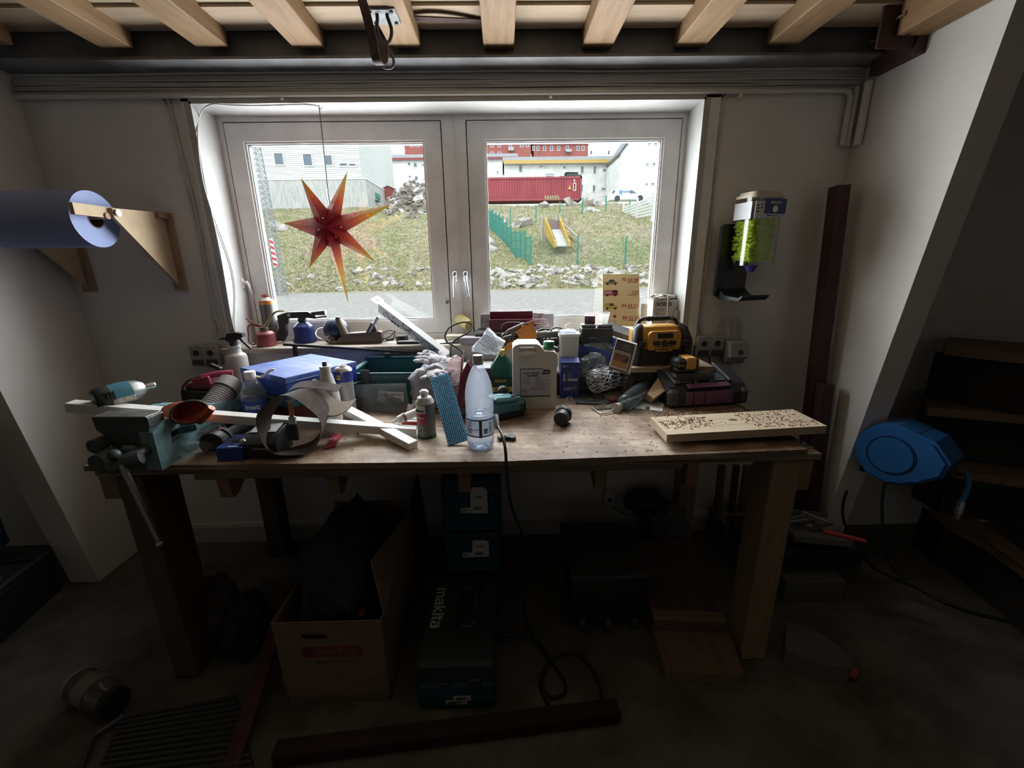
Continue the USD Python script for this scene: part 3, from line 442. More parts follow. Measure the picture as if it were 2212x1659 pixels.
# ================================================================ workbench
def topmat():
    N = {'t': ('texture_coordinate', {}), 'm': ('mapping', {'scale': (1.4, 17, 4)}), 'n': ('noise_texture', {'scale': 3.2, 'detail': 7., 'roughness': .68}), 'n2': ('noise_texture', {'scale': 2.3, 'detail': 7., 'roughness': .72}), 'n3': ('noise_texture', {'scale': 34., 'detail': 2.}),
         'r': ('rgb_ramp', {'ramp': [(.3, (.31, .215, .15)), (.48, (.49, .385, .295)), (.68, (.62, .52, .42))]}), 's': ('rgb_ramp', {'ramp': [(.40, (.30, .235, .20)), (.49, (.60, .52, .46)), (.585, (1, 1, 1))]}), 'd': ('rgb_ramp', {'ramp': [(.0, (1, 1, 1)), (.69, (1, 1, 1)), (.73, (.35, .3, .28))]}),
         'x': ('mix', {'mix_type': 'multiply', 'fac': 1.}), 'y': ('mix', {'mix_type': 'multiply', 'fac': 1.}), 'n4': ('noise_texture', {'scale': 1.3, 'detail': 5., 'roughness': .65}), 'q': ('rgb_ramp', {'ramp': [(.42, (.50, .41, .35)), (.52, (.85, .80, .76)), (.60, (1, 1, 1))]}), 'z': ('mix', {'mix_type': 'multiply', 'fac': 1.}), 'b': ('bump', {'strength': .25, 'distance': .003}), 'p': ('principled_bsdf', {'roughness': .62})}
    L = [('t.object', 'm.vector'), ('m.vector', 'n.vector'), ('t.object', 'n2.vector'), ('t.object', 'n3.vector'), ('n.fac', 'r.fac'), ('n2.fac', 's.fac'), ('n3.fac', 'd.fac'), ('r.color', 'x.color1'), ('s.color', 'x.color2'), ('x.color', 'y.color1'), ('d.color', 'y.color2'), ('t.object', 'n4.vector'), ('n4.fac', 'q.fac'), ('y.color', 'z.color1'), ('q.color', 'z.color2'), ('z.color', 'p.base_color'), ('n.fac', 'b.height'), ('b.normal', 'p.normal')]
    return usdkit.material(stage, '/World/Looks/bench_top_wood', N, L, surface='p.BSDF')
benchw = wood('bench_frame_wood', (.30, .21, .13), (.19, .13, .085), 5, (9, 9, 1)); benchx = wood('bench_rail_wood', (.28, .20, .13), (.18, .12, .08), 5, (1, 9, 9)); darkleg = wood('dark_leg_wood', (.13, .085, .06), (.08, .055, .04), 5, (9, 9, 1)); plye = mat('ply_edge', (.33, .25, .18), .7, col2=(.13, .09, .06), vs=9, stretch=(.3, 1, 30), ramp=(.42, .55))
wb = thing('workbench', 'long worn wooden workbench standing under the window', 'workbench')
FX0, FX1, FY, BY = -1.352, .992, 1.247, 2.085
part(wb, 'tabletop', prism([(FX0, FY + .01, ZB - .018), (.0, FY - .022, ZB - .018), (FX1, FY + .015, ZB - .018), (FX1, BY, ZB - .018), (FX0, BY, ZB - .018)], (0, 0, .018)), topmat(), smooth=False)
for k, dz in enumerate((.0035, .0095, .0145)): part(wb, 'ply_edge', prism([(FX0 + .002, FY + .0092, ZB - dz - .001), (0, FY - .0228, ZB - dz - .001), (FX1 - .002, FY + .0142, ZB - dz - .001), (FX1 - .002, FY + .02, ZB - dz - .001), (FX0 + .002, FY + .02, ZB - dz - .001)], (0, 0, -.0025)), plye, smooth=False)
part(wb, 'underboard', bx((FX0 + .02, FY + .02, ZB - .042), (1.045, BY, ZB - .018)), plye, smooth=False)
part(wb, 'front_rail', box((1.62, .04, .028), (-.22, FY + .05, ZB - .056), .003), benchx); part(wb, 'rear_rail', box((2.3, .045, .07), (-.17, BY - .06, ZB - .08), .003), benchx)
for k, x in enumerate((-.985, -.607, -.15, .332, .655)): part(wb, 'cross_joist', side_poly([(1.33, ZB - .045), (1.345, ZB - .175), (1.375, ZB - .178), (1.50, ZB - .10), (2.03, ZB - .10), (2.03, ZB - .045)], .042, x - .021), benchw if k % 2 else mat('reddish_bench_wood', (.30, .16, .11), .7, var=.2, vs=12), smooth=False)
part(wb, 'leg', box((.085, .15, .85), (-1.235, 1.345, .428), .004), darkleg); part(wb, 'leg', box((.095, .12, .85), (.945, 1.335, .428), .004), wood('pale_leg_wood', (.34, .24, .14), (.24, .165, .10), 5, (9, 9, 1)))
part(wb, 'leg', box((.085, .09, .85), (-1.235, 2.0, .428), .004), darkleg); part(wb, 'leg', box((.085, .09, .85), (.945, 2.0, .428), .004), benchw)
part(wb, 'end_block', box((.06, .05, .10), (-1.325, FY + .07, ZB - .092), .004), benchw); part(wb, 'end_block', box((.07, .10, .12), (1.0, FY + .08, ZB - .10), .004), benchw); part(wb, 'end_rail', box((.05, .75, .09), (-1.32, 1.68, ZB - .09), .004), benchw)
part(wb, 'vice_plate', [box((.08, .055, .006), (1.005, FY + .085, ZB - .014), .001), cyl((1.0, FY + .08, ZB - .012), (1.0, FY + .08, ZB + .006), .006), cyl((1.03, FY + .09, ZB - .012), (1.03, FY + .09, ZB - .004), .006)], steel, 'steel fitting at the bench corner')
# chips lying on the bench and the board
def chips(name, pts, sz, mt, label, seed):
    r = np.random.default_rng(seed); out = []
    for p in pts: s = sz * (.5 + r.random()); out.append(mv(box((s, s * (.3 + .4 * r.random()), s * .25)), rot(r.random() * 30, r.random() * 30, r.random() * 360), p + np.array([0, 0, s * .15])))
    solo(name, cat(out), mt, label, 'wood chips', kind='stuff', smooth=False)
chipm = mat('wood_chips', (.13, .065, .035), .9, var=.5, vs=200)
r = np.random.default_rng(11); chips('wood_chips', [np.array([.1 + .9 * r.random() ** .8, 1.27 + .42 * r.random(), ZB]) for k in range(240)] + [np.array([.6 + .38 * r.random(), 1.54 + .13 * r.random(), ZB]) for k in range(520)], .0038, chipm, 'dark wood chips and crumbs scattered over the right half of the bench top', 2)
# ---------------------------------------------------------------- things on the wall
def outlet(n, M, label):
    t = thing(n, label, 'outlet', M); om = mat('old_socket_plastic', (.36, .35, .33), .5, var=.15, vs=20); dk = mat('socket_hole', (.03, .03, .03), .6)
    part(t, 'housing', box((.14, .04, .105), (0, -.02, 0), .006), om)
    for s in (-.034, .034):
        part(t, 'socket', cyl((s, -.042, .014), (s, -.0385, .014), .021, n=24), om); part(t, 'insert', cyl((s, -.043, .014), (s, -.040, .014), .015, n=20), dk); part(t, 'switch', box((.055, .008, .028), (s, -.042, -.032), .003), dgrey)
    return t
outlet('double_outlet', (at(452, 765, y=YW)), 'painted double power outlet on the wall left of the window')
outlet('double_outlet', (at(1527, 745, y=YW)), 'painted double power outlet on the wall right of the window')
t = thing('junction_box', 'grey hinged-lid socket box on the wall, right of the outlet beside the window', 'switch box', at(1578, 752, y=YW)); jm = mat('junction_grey', (.33, .32, .31), .5)
part(t, 'housing', box((.10, .06, .115), (0, -.03, -.01), .008), jm); part(t, 'lid', mv(box((.10, .03, .085), (0, -.07, -.015), .008), TR(rx=-14)), jm); part(t, 'lid_disc', cyl((.005, -.092, -.005), (.005, -.088, -.005), .013), dgrey); part(t, 'cable_gland', cyl((-.02, -.035, -.065), (-.03, -.035, -.105), .014), jm)
for k, (a, b_, c) in enumerate(((1548, 1562, 1572), (1585, 1592, 1600))): solo('cable_loop', tube([at(a, 722, y=2.108), at(a + 2, 700, y=2.108), at(b_, 688, y=2.108), at(c, 700, y=2.108), at(c, 728, y=2.1)], .0065, 8, 24), cabm, ('painted cable looping into the socket box from the outlet, left loop', 'painted cable looping over the top right of the socket box')[k], 'cable')
solo('thin_wire', tube([at(1525, 755, y=2.06), at(1532, 775, y=2.05), at(1536, 800, y=2.05), at(1533, 818, y=1.95)], .003, 6, 24), black, 'thin black wire hanging from the right outlet behind the battery', 'wire')
# ear plug dispenser
P0 = at(1622, 573, y=2.02); t = thing('earplug_dispenser', 'clear dispenser full of lime yellow foam earplugs on the wall right of the window', 'dispenser', TR((P0[0] + .0, 2.02, P0[2]), rz=14)); Hh = .285
cl = clear('clear_plastic', (.97, .98, .98), .05); ot = rrect(.165, .13, .03)
shell = poly(ot.difference(rrect(.161, .126, .028)), Hh)
part(t, 'jar', [shell, mv(poly(rrect(.161, .126, .028), .003), (0, 0, 0))], cl); part(t, 'lid', [mv(poly(rrect(.169, .134, .032), .012), (0, 0, Hh)), mv(poly(rrect(.15, .115, .03), .012), (0, 0, Hh + .012))], mat('jar_lid', (.55, .47, .38), .5))
r = random.Random(5); caps = []
for k in range(1500):
    x, y, z = r.uniform(-.063, .063), r.uniform(-.046, .046), r.uniform(.022, .192)
    if k < 520 and max(abs(x) / .063, abs(y) / .046) < .84: continue
    c = trimesh.creation.capsule(.016, .0062, count=[6, 8]); caps.append(mv(c, (0, 0, -.008), rot(90 if abs(x) / .063 > abs(y) / .046 else r.uniform(0, 180), r.uniform(0, 180), 90 if abs(x) / .063 > abs(y) / .046 and r.random() < .0 else r.uniform(-25, 25)), (x, y, z)))
part(t, 'earplugs', cat(caps + [box((.118, .088, .165), (0, 0, .108), .02)]), mat('lime_foam', (.72, .85, .10), .7, var=.12, vs=60, transl=.6), 'lime yellow foam earplugs', kind='stuff')
part(t, 'label_band', [mv(box((.12, .0012, .062)), (.021, -.0668, .247)), mv(box((.0012, .09, .062)), (.0838, -.01, .247))], mat('navy_print', (.03, .045, .16), .5))
part(t, 'white_label', [mv(box((.048, .0014, .07)), (-.057, -.0668, .232)), mv(box((.0012, .10, .07)), (-.0838, 0, .232)), lines([(.222, -.03, .075)], .02, .0, -.0668)], mat('label_white', (.62, .63, .66), .5))
part(t, 'lettering', [txt('MOLDEX', .011, (.025, -.0676, .262), w=.055)], white); part(t, 'emblem', cyl((.025, -.067, .236), (.025, -.0682, .236), .014), white)
part(t, 'print', [lines([(.25 - .012 * k, -.075, -.062) for k in range(3)], .005, 0, -.0678), lines([(.252 - .012 * k, -.052, -.042) for k in range(2)], .005, 0, -.0678)], ink)
part(t, 'outlet', [cyl((0, 0, -.0), (0, 0, -.03), .03, .016)], mat('blue_spout', (.06, .07, .3), .4)); part(t, 'spout', mv(box((.035, .03, .06), (.03, -.02, -.028), .008), TR(ry=10)), cl)
hm = mat('holder_black', (.012, .015, .02), .35)
part(t, 'back_plate', [mv(poly(rrect(.17, .33, .02), .014), STAND, (-.035, .085, .02)), mv(box((.05, .03, .02), (-.02, .07, -.0), .004))], hm); part(t, 'tray', [side_poly([(.08, -.145), (.075, -.105), (.03, -.137), (-.06, -.143), (-.075, -.13), (-.08, -.137), (-.06, -.155), (.07, -.158)], .15, -.10)], hm)
for s in (-.09, .03): part(t, 'screw', cyl((s, .071, -.10), (s, .066, -.10), .006), dgrey)
# paper roll on wooden brackets
brm = wood('bracket_ply', (.52, .40, .26), (.43, .32, .2), 4, (9, 3, 3)); brd = mat('bracket_batten', (.33, .22, .15), .7, var=.15, vs=14)
for k, x in enumerate((-1.555, -1.985)):
    t = thing('roll_bracket', ('plywood triangle bracket holding the right end of the blue paper roll', 'plywood triangle bracket half hidden under the left end of the paper roll')[k], 'bracket')
    part(t, 'gusset', side_poly([(2.10, 1.745), (1.835, 1.735), (1.835, 1.70), (2.10, 1.425)], .014, x), brm, smooth=False)
    part(t, 'batten', [bx((x - .012, 2.10, 1.40), (x + .04, YW, 1.745)), bx((x + .014, 2.05, 1.72), (x + .034, 2.10, 1.745))], brd, smooth=False)
    part(t, 'arm', bx((x - .016, 1.69, 1.697), (x - .001, 1.86, 1.738)), brm, smooth=False)
    part(t, 'bolt', [cyl((x - .017, 1.85, 1.718), (x + .02, 1.85, 1.718), .009), cyl((x + .02, 1.85, 1.718), (x + .024, 1.85, 1.718), .014, n=6)], steel)
t = thing('paper_roll', 'large roll of blue workshop paper on wooden wall brackets', 'paper roll'); rc = at(208, 474, x=-1.60); RR = .105
ann = Point(0, 0).buffer(RR, quad_segs=20).difference(Point(0, 0).buffer(.034, quad_segs=12))
part(t, 'paper', mv(poly(ann, .36), np.array([[0, 0, 1, 0], [1, 0, 0, 0], [0, 1, 0, 0], [0, 0, 0, 1.0]]), (-1.962, rc[1], rc[2])), mat('blue_paper', (.30, .36, .60), .85, var=.06, vs=40, stretch=(1, 9, 9)), smooth=40)
part(t, 'core', mv(poly(Point(0, 0).buffer(.0335).difference(Point(0, 0).buffer(.029)), .362), SIDE, (-1.963, rc[1], rc[2])), mat('core_card', (.12, .09, .07), .8)); part(t, 'rod', cyl((-1.99, rc[1], rc[2] + .012), (-1.55, rc[1], rc[2] + .012), .012), brd)
# leaning dark red posts
redp = mat('dark_red_post', (.055, .016, .02), .55, var=.12, vs=5)
A, Bt = at(1802, 402, y=2.02), at(1765, 1100, y=1.93); A[0] = 1.50; Bt = np.array([1.555, 1.93, .0]); d = (A - Bt); Lp = np.linalg.norm(d)
solo('red_post', [mv(box((Lp, .058, .062), (Lp / 2, 0, 0), .002))], redp, 'tall dark red post leaning in the corner right of the window', 'post', M=frame(Bt, d, (0, -1, 0)))
C = at(1792, 829, y=1.90); C[0] = 1.515; Bt = np.array([1.545, 1.84, 0]); d = C - Bt; Lp = np.linalg.norm(d); solo('red_post', mv(box((Lp, .05, .055), (Lp / 2, 0, 0), .002)), redp, 'shorter dark red post standing in front of the tall one', 'post', M=frame(Bt, d, (0, -1, 0)))
# strap and hook under the joist
t = thing('ceiling_hook', 'steel plate with hook on a ceiling joist, a carabiner hanging from it', 'hook', at(828, 34, z=2.331)); part(t, 'plate', [box((.10, .10, .004), (0, 0, -.002), .001), box((.07, .004, .03), (0, -.05, .008), .001)], mat('zinc_plate', (.20, .205, .21), .65, .4, var=.2, vs=30))
for sx in (-.036, .036):
    for sy in (-.036, .036): part(t, 'bolt', cyl((sx, sy, -.004), (sx, sy, -.01), .006, n=6), dgrey)
part(t, 'shackle', tube([(-.018, -.02, 0), (-.02, -.01, -.02), (-.024, 0, -.05), (0, 0, -.085), (.024, 0, -.05), (.02, -.01, -.02), (.018, -.02, 0)], .006, 8, 40), black)
part(t, 'carabiner', tube([(0, 0, -.08), (-.012, .005, -.10), (-.022, .008, -.135), (-.012, .008, -.15), (.012, .008, -.15), (.022, .008, -.135), (.012, .005, -.10), (0, 0, -.078)], .005, 8, 50), dgrey)
H0 = at(828, 34, z=2.331); xs = np.array([1, 0, 0]) * .028
pth = spline([at(780, -6, y=1.60), at(795, 45, y=1.60), at(806, 95, y=1.62), at(813, 128, y=1.63), at(822, 140, y=1.66), at(829, 132, y=1.69), at(830, 110, y=1.70), at(831, 88, y=1.71)], 50)
solo('lashing_strap', ribbon(pth, xs, .003), mat('strap_webbing', (.07, .045, .045), .8), 'dark webbing strap hanging in a loop from the ceiling hook', 'strap', smooth=60)
solo('ceiling_strap', ribbon(spline([at(880, 38, z=2.39), at(930, 41, z=2.375), at(1000, 44, z=2.38), at(1052, 47, z=2.39)], 20), (0, .03, 0), .004), mat('brown_webbing', (.055, .03, .028), .8), 'brown webbing strap stretched across the ceiling between two joists', 'strap', smooth=60)
# paper star lamp
hub = at(711, 492, y=2.13); t = thing('paper_star', 'seven-pointed red and orange paper star lamp hanging in the left window', 'star lamp', hub)
N = {'t': ('texture_coordinate', {}), 'l': ('vector_math', {'math_type': 'length'}), 'r': ('rgb_ramp', {'ramp': [(0, (.30, .012, .045)), (.06, (.36, .02, .035)), (.13, (.52, .11, .03)), (.19, (.60, .30, .03)), (.23, (.58, .42, .04))]}), 'p': ('principled_bsdf', {'roughness': .55}), 'tl': ('translucent_bsdf', {}), 'm': ('mix_closure', {'fac': .45})}
starm = usdkit.material(stage, '/World/Looks/star_paper', N, [('t.object', 'l.vector1'), ('l.value', 'r.fac'), ('r.color', 'p.base_color'), ('r.color', 'tl.color'), ('p.BSDF', 'm.closure1'), ('tl.BSDF', 'm.closure2')], surface='m.closure')
tips = [at(px, py, y=2.13 + dy) - hub for px, py, dy in ((650, 385, .0), (750, 371, .0), (848, 442, .0), (812, 566, .0), (753, 655, .0), (668, 579, .0), (613, 482, -.06))]
val = []
for k in range(7):
    m_ = tips[k] / np.linalg.norm(tips[k]) + tips[(k + 1) % 7] / np.linalg.norm(tips[(k + 1) % 7]); m_ /= np.linalg.norm(m_); m_[1] = 0; val.append(m_ * .082)
r = random.Random(8)
def holed(a, b, c):                    # triangle a-b-c as thin paper with punched holes
    x = (b - a); L = np.linalg.norm(x); x = x / L; n_ = np.cross(x, c - a); n_ /= np.linalg.norm(n_); y = np.cross(n_, x); P = Polygon([(0, 0), (L, 0), ((c - a) @ x, (c - a) @ y)]); cx, cy = (c - a) @ x, (c - a) @ y; hs = []
    for k in range(160):
        u, v = r.random(), r.random(); q = Point(L * (u * .92) + (cx - L * u) * v * .9 * .5, cy * v * .9 * .5 + cy * .06); rad = r.choice((.003, .0042, .006))
        if P.buffer(-.006).contains(q.buffer(rad)) and all(q.distance(h) > rad + h_r + .010 for h, h_r in hs): hs.append((q, rad))
        if len(hs) > 8: break
    for h, rad in hs: P = P.difference(h.buffer(rad, quad_segs=3))
    M = np.eye(4); M[:3, 0], M[:3, 1], M[:3, 2], M[:3, 3] = x, y, n_, a; return mv(poly(P, .0006), M)
for k in range(7):
    fs = []
    for s in (-1, 1):
        c = np.array([0, .05 * s, 0]); fs += [holed(c, tips[k], val[k]), holed(c, tips[k], val[k - 1])]
    part(t, 'point', cat(fs), starm, smooth=False)
top = at(711, 428, y=2.135); part(t, 'wire_tie', tube([top - hub, top - hub + [-.012, 0, .02], top - hub + [-.008, 0, .035], top - hub + [.002, 0, .02]], .0012, 5, 16), steel)
hk = at(689, 229, z=2.176); cordm = mat('white_cord', (.6, .6, .6), .5)
lc = thing('lamp_cord', 'thin cord of the paper star, running over the window lintel and down the left reveal', 'cord')
part(lc, 'drop_cord', tube([hk, hk * .6 + top * .4, top, top + [.002, 0, -.03]], .002, 6, 24), dgrey)
part(lc, 'wall_cord', tube([hk, at(640, 226, z=2.172), at(560, 228, z=2.170), at(480, 226, z=2.172), at(455, 226, z=2.168), at(432, 248, x=-1.317), at(427, 285, x=-1.317), at(436, 380, x=-1.317), at(462, 470, x=-1.316), at(505, 600, x=-1.316), at(507, 690, x=-1.316), at(512, 722, x=-1.316)], .003, 6, 90), cordm)
part(lc, 'wall_cord', tube([at(427, 285, x=-1.316), at(448, 420, x=-1.316), at(478, 560, x=-1.316), at(500, 690, x=-1.316), at(508, 718, x=-1.316), at(518, 745, y=2.08), at(535, 770, y=2.09)], .0026, 6, 60), cordm)
part(lc, 'cord_hook', tube([hk + [0, 0, .008], hk, hk + [.006, 0, -.012], hk + [.012, 0, -.004]], .002, 6, 12), white)
# ================================================================ things on the window sill
S = lambda px, py: at(px, py, z=ZS)

p = S(590, 736); H = zat(p, 642) - ZS; rr_ = .036
t = thing('foam_can', 'tall dark grey spray foam can with an orange band, left corner of the sill', 'spray can', p)
part(t, 'body', lathe([(0, 0), (rr_, 0), (rr_ + .001, .004), (rr_, .008), (rr_, H * .84), (0, H * .84)], 28), mat('dark_can', (.10, .10, .10), .35, .3)); part(t, 'band', lathe([(0, H * .84), (rr_ + .0004, H * .84), (rr_ + .0004, H * .93), (0, H * .93)], 28), mat('orange_band', (.45, .16, .03), .4)); part(t, 'dome', lathe([(0, H * .93), (rr_, H * .93), (rr_ * .62, H * .985), (rr_ * .6, H), (0, H)], 28), mat('white_dome', (.6, .6, .58), .35)); part(t, 'valve', lathe([(0, H), (.017, H), (.017, H + .01), (.008, H + .014), (0, H + .014)], 16), mat('red_valve', (.4, .06, .05), .4))
part(t, 'print', [txt('FOAM', .018, (.0, 0, 0), .001, w=.06)], white, M=TR((.02, -.036, .09), 0, -90, 20)) if False else None
p = S(577, 747); t = thing('oil_can', 'small red pump oil can with a curved brass spout on the sill', 'oil can', p); om = mat('oil_can_red', (.22, .045, .05), .45, var=.25, vs=30); brass = mat('dull_brass', (.38, .29, .15), .35, .8)
part(t, 'body', lathe([(0, 0), (.044, 0), (.046, .004), (.044, .05), (.043, .062), (.034, .071), (.018, .076), (0, .076)], 28), om); part(t, 'neck', lathe([(0, .074), (.018, .074), (.02, .08), (.018, .094), (.008, .098), (0, .098)], 20), mat('oil_can_neck', (.12, .09, .07), .4, .4))
part(t, 'spout', tube([(.004, 0, .094), (.03, 0, .125), (.06, -.01, .158), (.09, -.015, .172), (.125, -.02, .172)], np.linspace(.008, .0025, 40), 10, 40), brass)
part(t, 'handle', tube([(-.02, 0, .098), (-.05, 0, .105), (-.075, 0, .10), (-.082, 0, .06), (-.085, 0, .02), (-.07, 0, .008), (-.055, 0, .012), (-.045, 0, .022)], .0035, 8, 40), om); part(t, 'lever', tube([(.0, 0, .098), (-.04, 0, .112), (-.08, 0, .138)], .004, 8, 16), om)
p = S(660, 739); t = thing('blow_torch', 'gas blow torch with a dark blue canister and black pistol grip on the sill', 'blow torch', p); bl = mat('canister_blue', (.02, .035, .16), .35, .2)
part(t, 'canister', lathe([(0, 0), (.052, 0), (.056, .005), (.056, .014), (.049, .026), (.047, .045), (.049, .07), (.046, .084), (.028, .10), (.018, .106), (0, .106)], 32), bl); part(t, 'collar', lathe([(0, .104), (.02, .104), (.021, .122), (.016, .128), (0, .128)], 20), black)
part(t, 'gun_body', [mv(up_poly([(-.085, .125), (-.05, .128), (.04, .128), (.075, .122), (.08, .13), (.06, .145), (.04, .158), (-.06, .158), (-.09, .15), (-.115, .142)], .03, .015))], black); part(t, 'grip', up_poly([(-.118, .142), (-.085, .128), (-.082, .095), (-.09, .04), (-.11, .008), (-.135, .018), (-.14, .03), (-.118, .08)], .028, .014), black); part(t, 'trigger', up_poly([(-.083, .125), (-.065, .125), (-.07, .098), (-.082, .095)], .012, .006), dgrey)
part(t, 'burner', [cyl((.04, 0, .147), (.065, 0, .149), .008), cyl((.06, 0, .149), (.125, 0, .152), .010, .014), cyl((.08, 0, .128), (.13, 0, .132), .004)], mat('burner_metal', (.14, .13, .12), .4, .8)); part(t, 'valve_ring', cyl((-.055, -.016, .143), (-.055, -.02, .143), .009), steel)
p = np.array([at(727, 715, y=2.185)[0], 2.185, ZS]); t = thing('blue_cup_lamp', 'dark blue round plastic cup with pale lettering beside the wooden plane', 'plastic cup', TR(p + [-.01, .02, .065], rz=28)); part(t, 'cup', mv(lathe([(0, 0), (.058, 0), (.062, .006), (.06, .02), (.046, .042), (.02, .055), (0, .057)], 32), TR(rx=90)), mat('navy_cup', (.02, .035, .085), .4)); part(t, 'rear_shell', cyl((.0, 0, 0), (.03, .05, .0), .045, .03, 24), black); part(t, 'lettering', mv(txt('sylva', .012, (0, 0, 0), .001, w=.05), rot(0, 90 + 14), (.034, -.034, -.012), ), mat('pale_print', (.5, .52, .55), .5))
solo('looped_cord', tube([p + [-.06, -.02, .02], p + [-.1, -.02, .05], p + [-.09, .01, .072], p + [-.05, .02, .06]], .004, 7, 24), steel, 'grey cord loop left of the blue cup on the sill', 'cord')
p = S(780, 741); t = thing('wooden_plane', 'old dark wooden hand plane with curved horn lying on the sill', 'plane', TR(p + [0, 0, 0], rz=3)); pw = wood('plane_wood', (.16, .115, .085), (.09, .065, .05), 8, (1, 8, 8)); x0_ = -.12
part(t, 'body', [up_poly([(-.105, .0), (.108, .0), (.112, .012), (.112, .055), (.10, .06), (.035, .057), (-.05, .054), (-.075, .045), (-.105, .03)], .055, .0275)], pw); part(t, 'sole', box((.2, .05, .018), (-.045, 0, .009), .003), pw)
part(t, 'horn', tube([(-.075, 0, .04), (-.082, 0, .07), (-.095, 0, .10), (-.10, 0, .122), (-.098, 0, .135)], [.022, .019, .016, .014, .012], 12), wood('horn_wood', (.2, .16, .12), (.12, .09, .07), 8, (8, 8, 1))); part(t, 'iron', mv(box((.012, .04, .11), (0, 0, .05), .002), TR((.045, 0, .045), 0, 32, 0)), steel); part(t, 'wedge', up_poly([(.03, .05), (.065, .105), (.08, .095), (.09, .06)], .036, .018), pw)
solo('wool_pad', blob((.055, .05, .045), (0, 0, .022), .2, 8, 3), mat('grey_felt', (.17, .155, .14), .95, var=.3, vs=60), 'small round grey felt pad in front of the wooden plane', 'pad', M=S(716, 742))
p = S(724, 744); solo('fluffy_wire', tube([at(712, 738, y=2.09), at(705, 732, y=2.10), at(712, 726, y=2.12)], .0035, 6, 12), dgrey, 'short grey cord end behind the felt pad on the sill', 'cord')
for k, (a, m_, c) in enumerate((((824, 733), (848, 716), (828, 718)), ((830, 738), (850, 724), (853, 714)))): solo('sill_wire', tube([at(a[0], a[1], y=2.15), at(m_[0], m_[1] + 6, y=2.15), at(m_[0] + 2, m_[1], y=2.16), at(c[0], c[1], y=2.17)], .0028, 6, 20), dgrey, ('thin grey wire loop lying behind the wooden plane on the sill', 'thin grey wire bent behind the wooden plane, lower loop')[k], 'wire')
# tall white carton leaning over the sill
A, Bq = at(822, 662, y=2.19), at(968, 772, y=2.02); d = Bq - A; Lc = np.linalg.norm(d); t = thing('tool_carton', 'long white printed carton with a hang tab leaning across the sill', 'carton', frame(A, d, np.cross(d, [0, 1, .3]) if False else (.3, -.6, .75)))
cm_ = mat('carton_white', (.66, .67, .68), .5); part(t, 'carton', box((Lc, .035, .055), (Lc / 2, 0, 0), .002), cm_); part(t, 'hang_tab', [mv(poly(rrect(.05, .05, .006).difference(rrect(.02, .009, .004)), .002), (-.022, .0, .026))], cm_)
rg = random.Random(2); part(t, 'print', [mv(box((L_, .0008, .003)), rot(0, a_), (x_, -.018, z_)) for x_, z_, L_, a_ in [(rg.uniform(.03, Lc - .05), rg.uniform(-.02, .02), rg.uniform(.015, .045), rg.uniform(0, 180)) for _ in range(26)]] + [mv(box((.012, .0008, .012)), (x_, -.018, -.018)) for x_ in (.1, .12, .14)], dgrey)
solo('black_puck', lathe([(0, 0), (.03, 0), (.031, .004), (.031, .028), (.028, .032), (0, .032)], 28), black, 'flat black round tin on the sill beside the long carton', 'tin', M=S(869, 737))
solo('ear_bud', box((.045, .015, .012), (0, 0, .008), .004), dgrey, 'small grey plug lying left of the flat black tin', 'plug', M=S(842, 736))
solo('paper_sheet', ribbon(spline([(0, 0, .0), (.06, .0, .004), (.13, 0, .012), (.17, 0, .035)], 16), (0, .12, 0), .0012), mat('cream_paper', (.6, .57, .5), .8), 'cream paper sheet with a curled corner on the sill under the mullion', 'paper', M=S(925, 739), smooth=60)
solo('black_file', box((.19, .05, .012), (0, 0, .006), .003), black, 'flat black bar lying in front of the cream paper on the sill', 'bar', M=S(900, 741))
t = thing('yellow_cup', 'pale yellow plastic cup lying behind the black cable loop', 'cup', TR(np.array([at(1014, 720, y=2.20)[0], 2.20, ZS + .075]), rx=-75, rz=40)); part(t, 'cup', lathe([(0, 0), (.026, 0), (.034, .085), (.031, .085), (.024, .004), (0, .004)], 24), mat('pale_yellow', (.55, .48, .2), .5))
for k, (px, py, s, m_, lab) in enumerate(((983, 738, (.085, .06, .035), mat('pale_box', (.5, .48, .4), .7), 'small cream carton on the sill below the mullion'), (1018, 742, (.10, .06, .034), mat('lilac_box', (.36, .33, .37), .7), 'small lilac carton beside the cream one on the sill'))): solo('small_carton', box(s, (0, 0, s[2] / 2), .002), m_, lab, 'carton', M=TR(S(px, py), rz=-4))
# black case, binder and maroon bin
p = at(1105, 729, y=2.17); zc = ZS; t = thing('black_tool_case', 'flat black tool case on the sill under the grey binder', 'case', TR((p[0] - .01, 2.17, ZS), rz=-2)); part(t, 'body', box((.34, .16, .032), (0, 0, .016), .006), black); part(t, 'lid', box((.345, .165, .02), (0, 0, .043), .006), dgrey); part(t, 'latch', [box((.03, .006, .02), (s, -.084, .035), .002) for s in (-.1, .1)], black)
bz = ZS + .053; t = thing('ring_binder', 'worn grey and white binder standing on edge on the black case against the window', 'binder', TR((p[0] + .005, 2.215, bz), rx=-6)); part(t, 'cover', box((.33, .022, .078), (0, 0, .039), .002), mat('binder_grey', (.42, .43, .42), .7, var=.35, vs=25)); part(t, 'sheet', box((.24, .003, .08), (.01, -.0125, .039), .0005), mat('pale_blue_paper', (.62, .66, .74), .7))
t = thing('maroon_bin', 'dark maroon plastic parts bin lying on the binder in front of the right window', 'parts bin', TR((p[0] + .0, 2.155, bz + .0), rz=-1)); mm_ = mat('maroon_plastic', (.12, .012, .035), .4)
part(t, 'front', [box((.225, .006, .062), (0, -.035, .03), .002), box((.012, .03, .02), (.118, -.03, .035), .002)], mm_); part(t, 'back', box((.22, .006, .085), (0, .035, .05), .002), mm_); part(t, 'base', box((.22, .075, .006), (0, 0, .006), .002), mm_); part(t, 'end_wall', box((.006, .075, .06), (-.11, 0, .03), .002), mm_); part(t, 'end_wall', box((.006, .075, .06), (.11, 0, .03), .002), mm_)
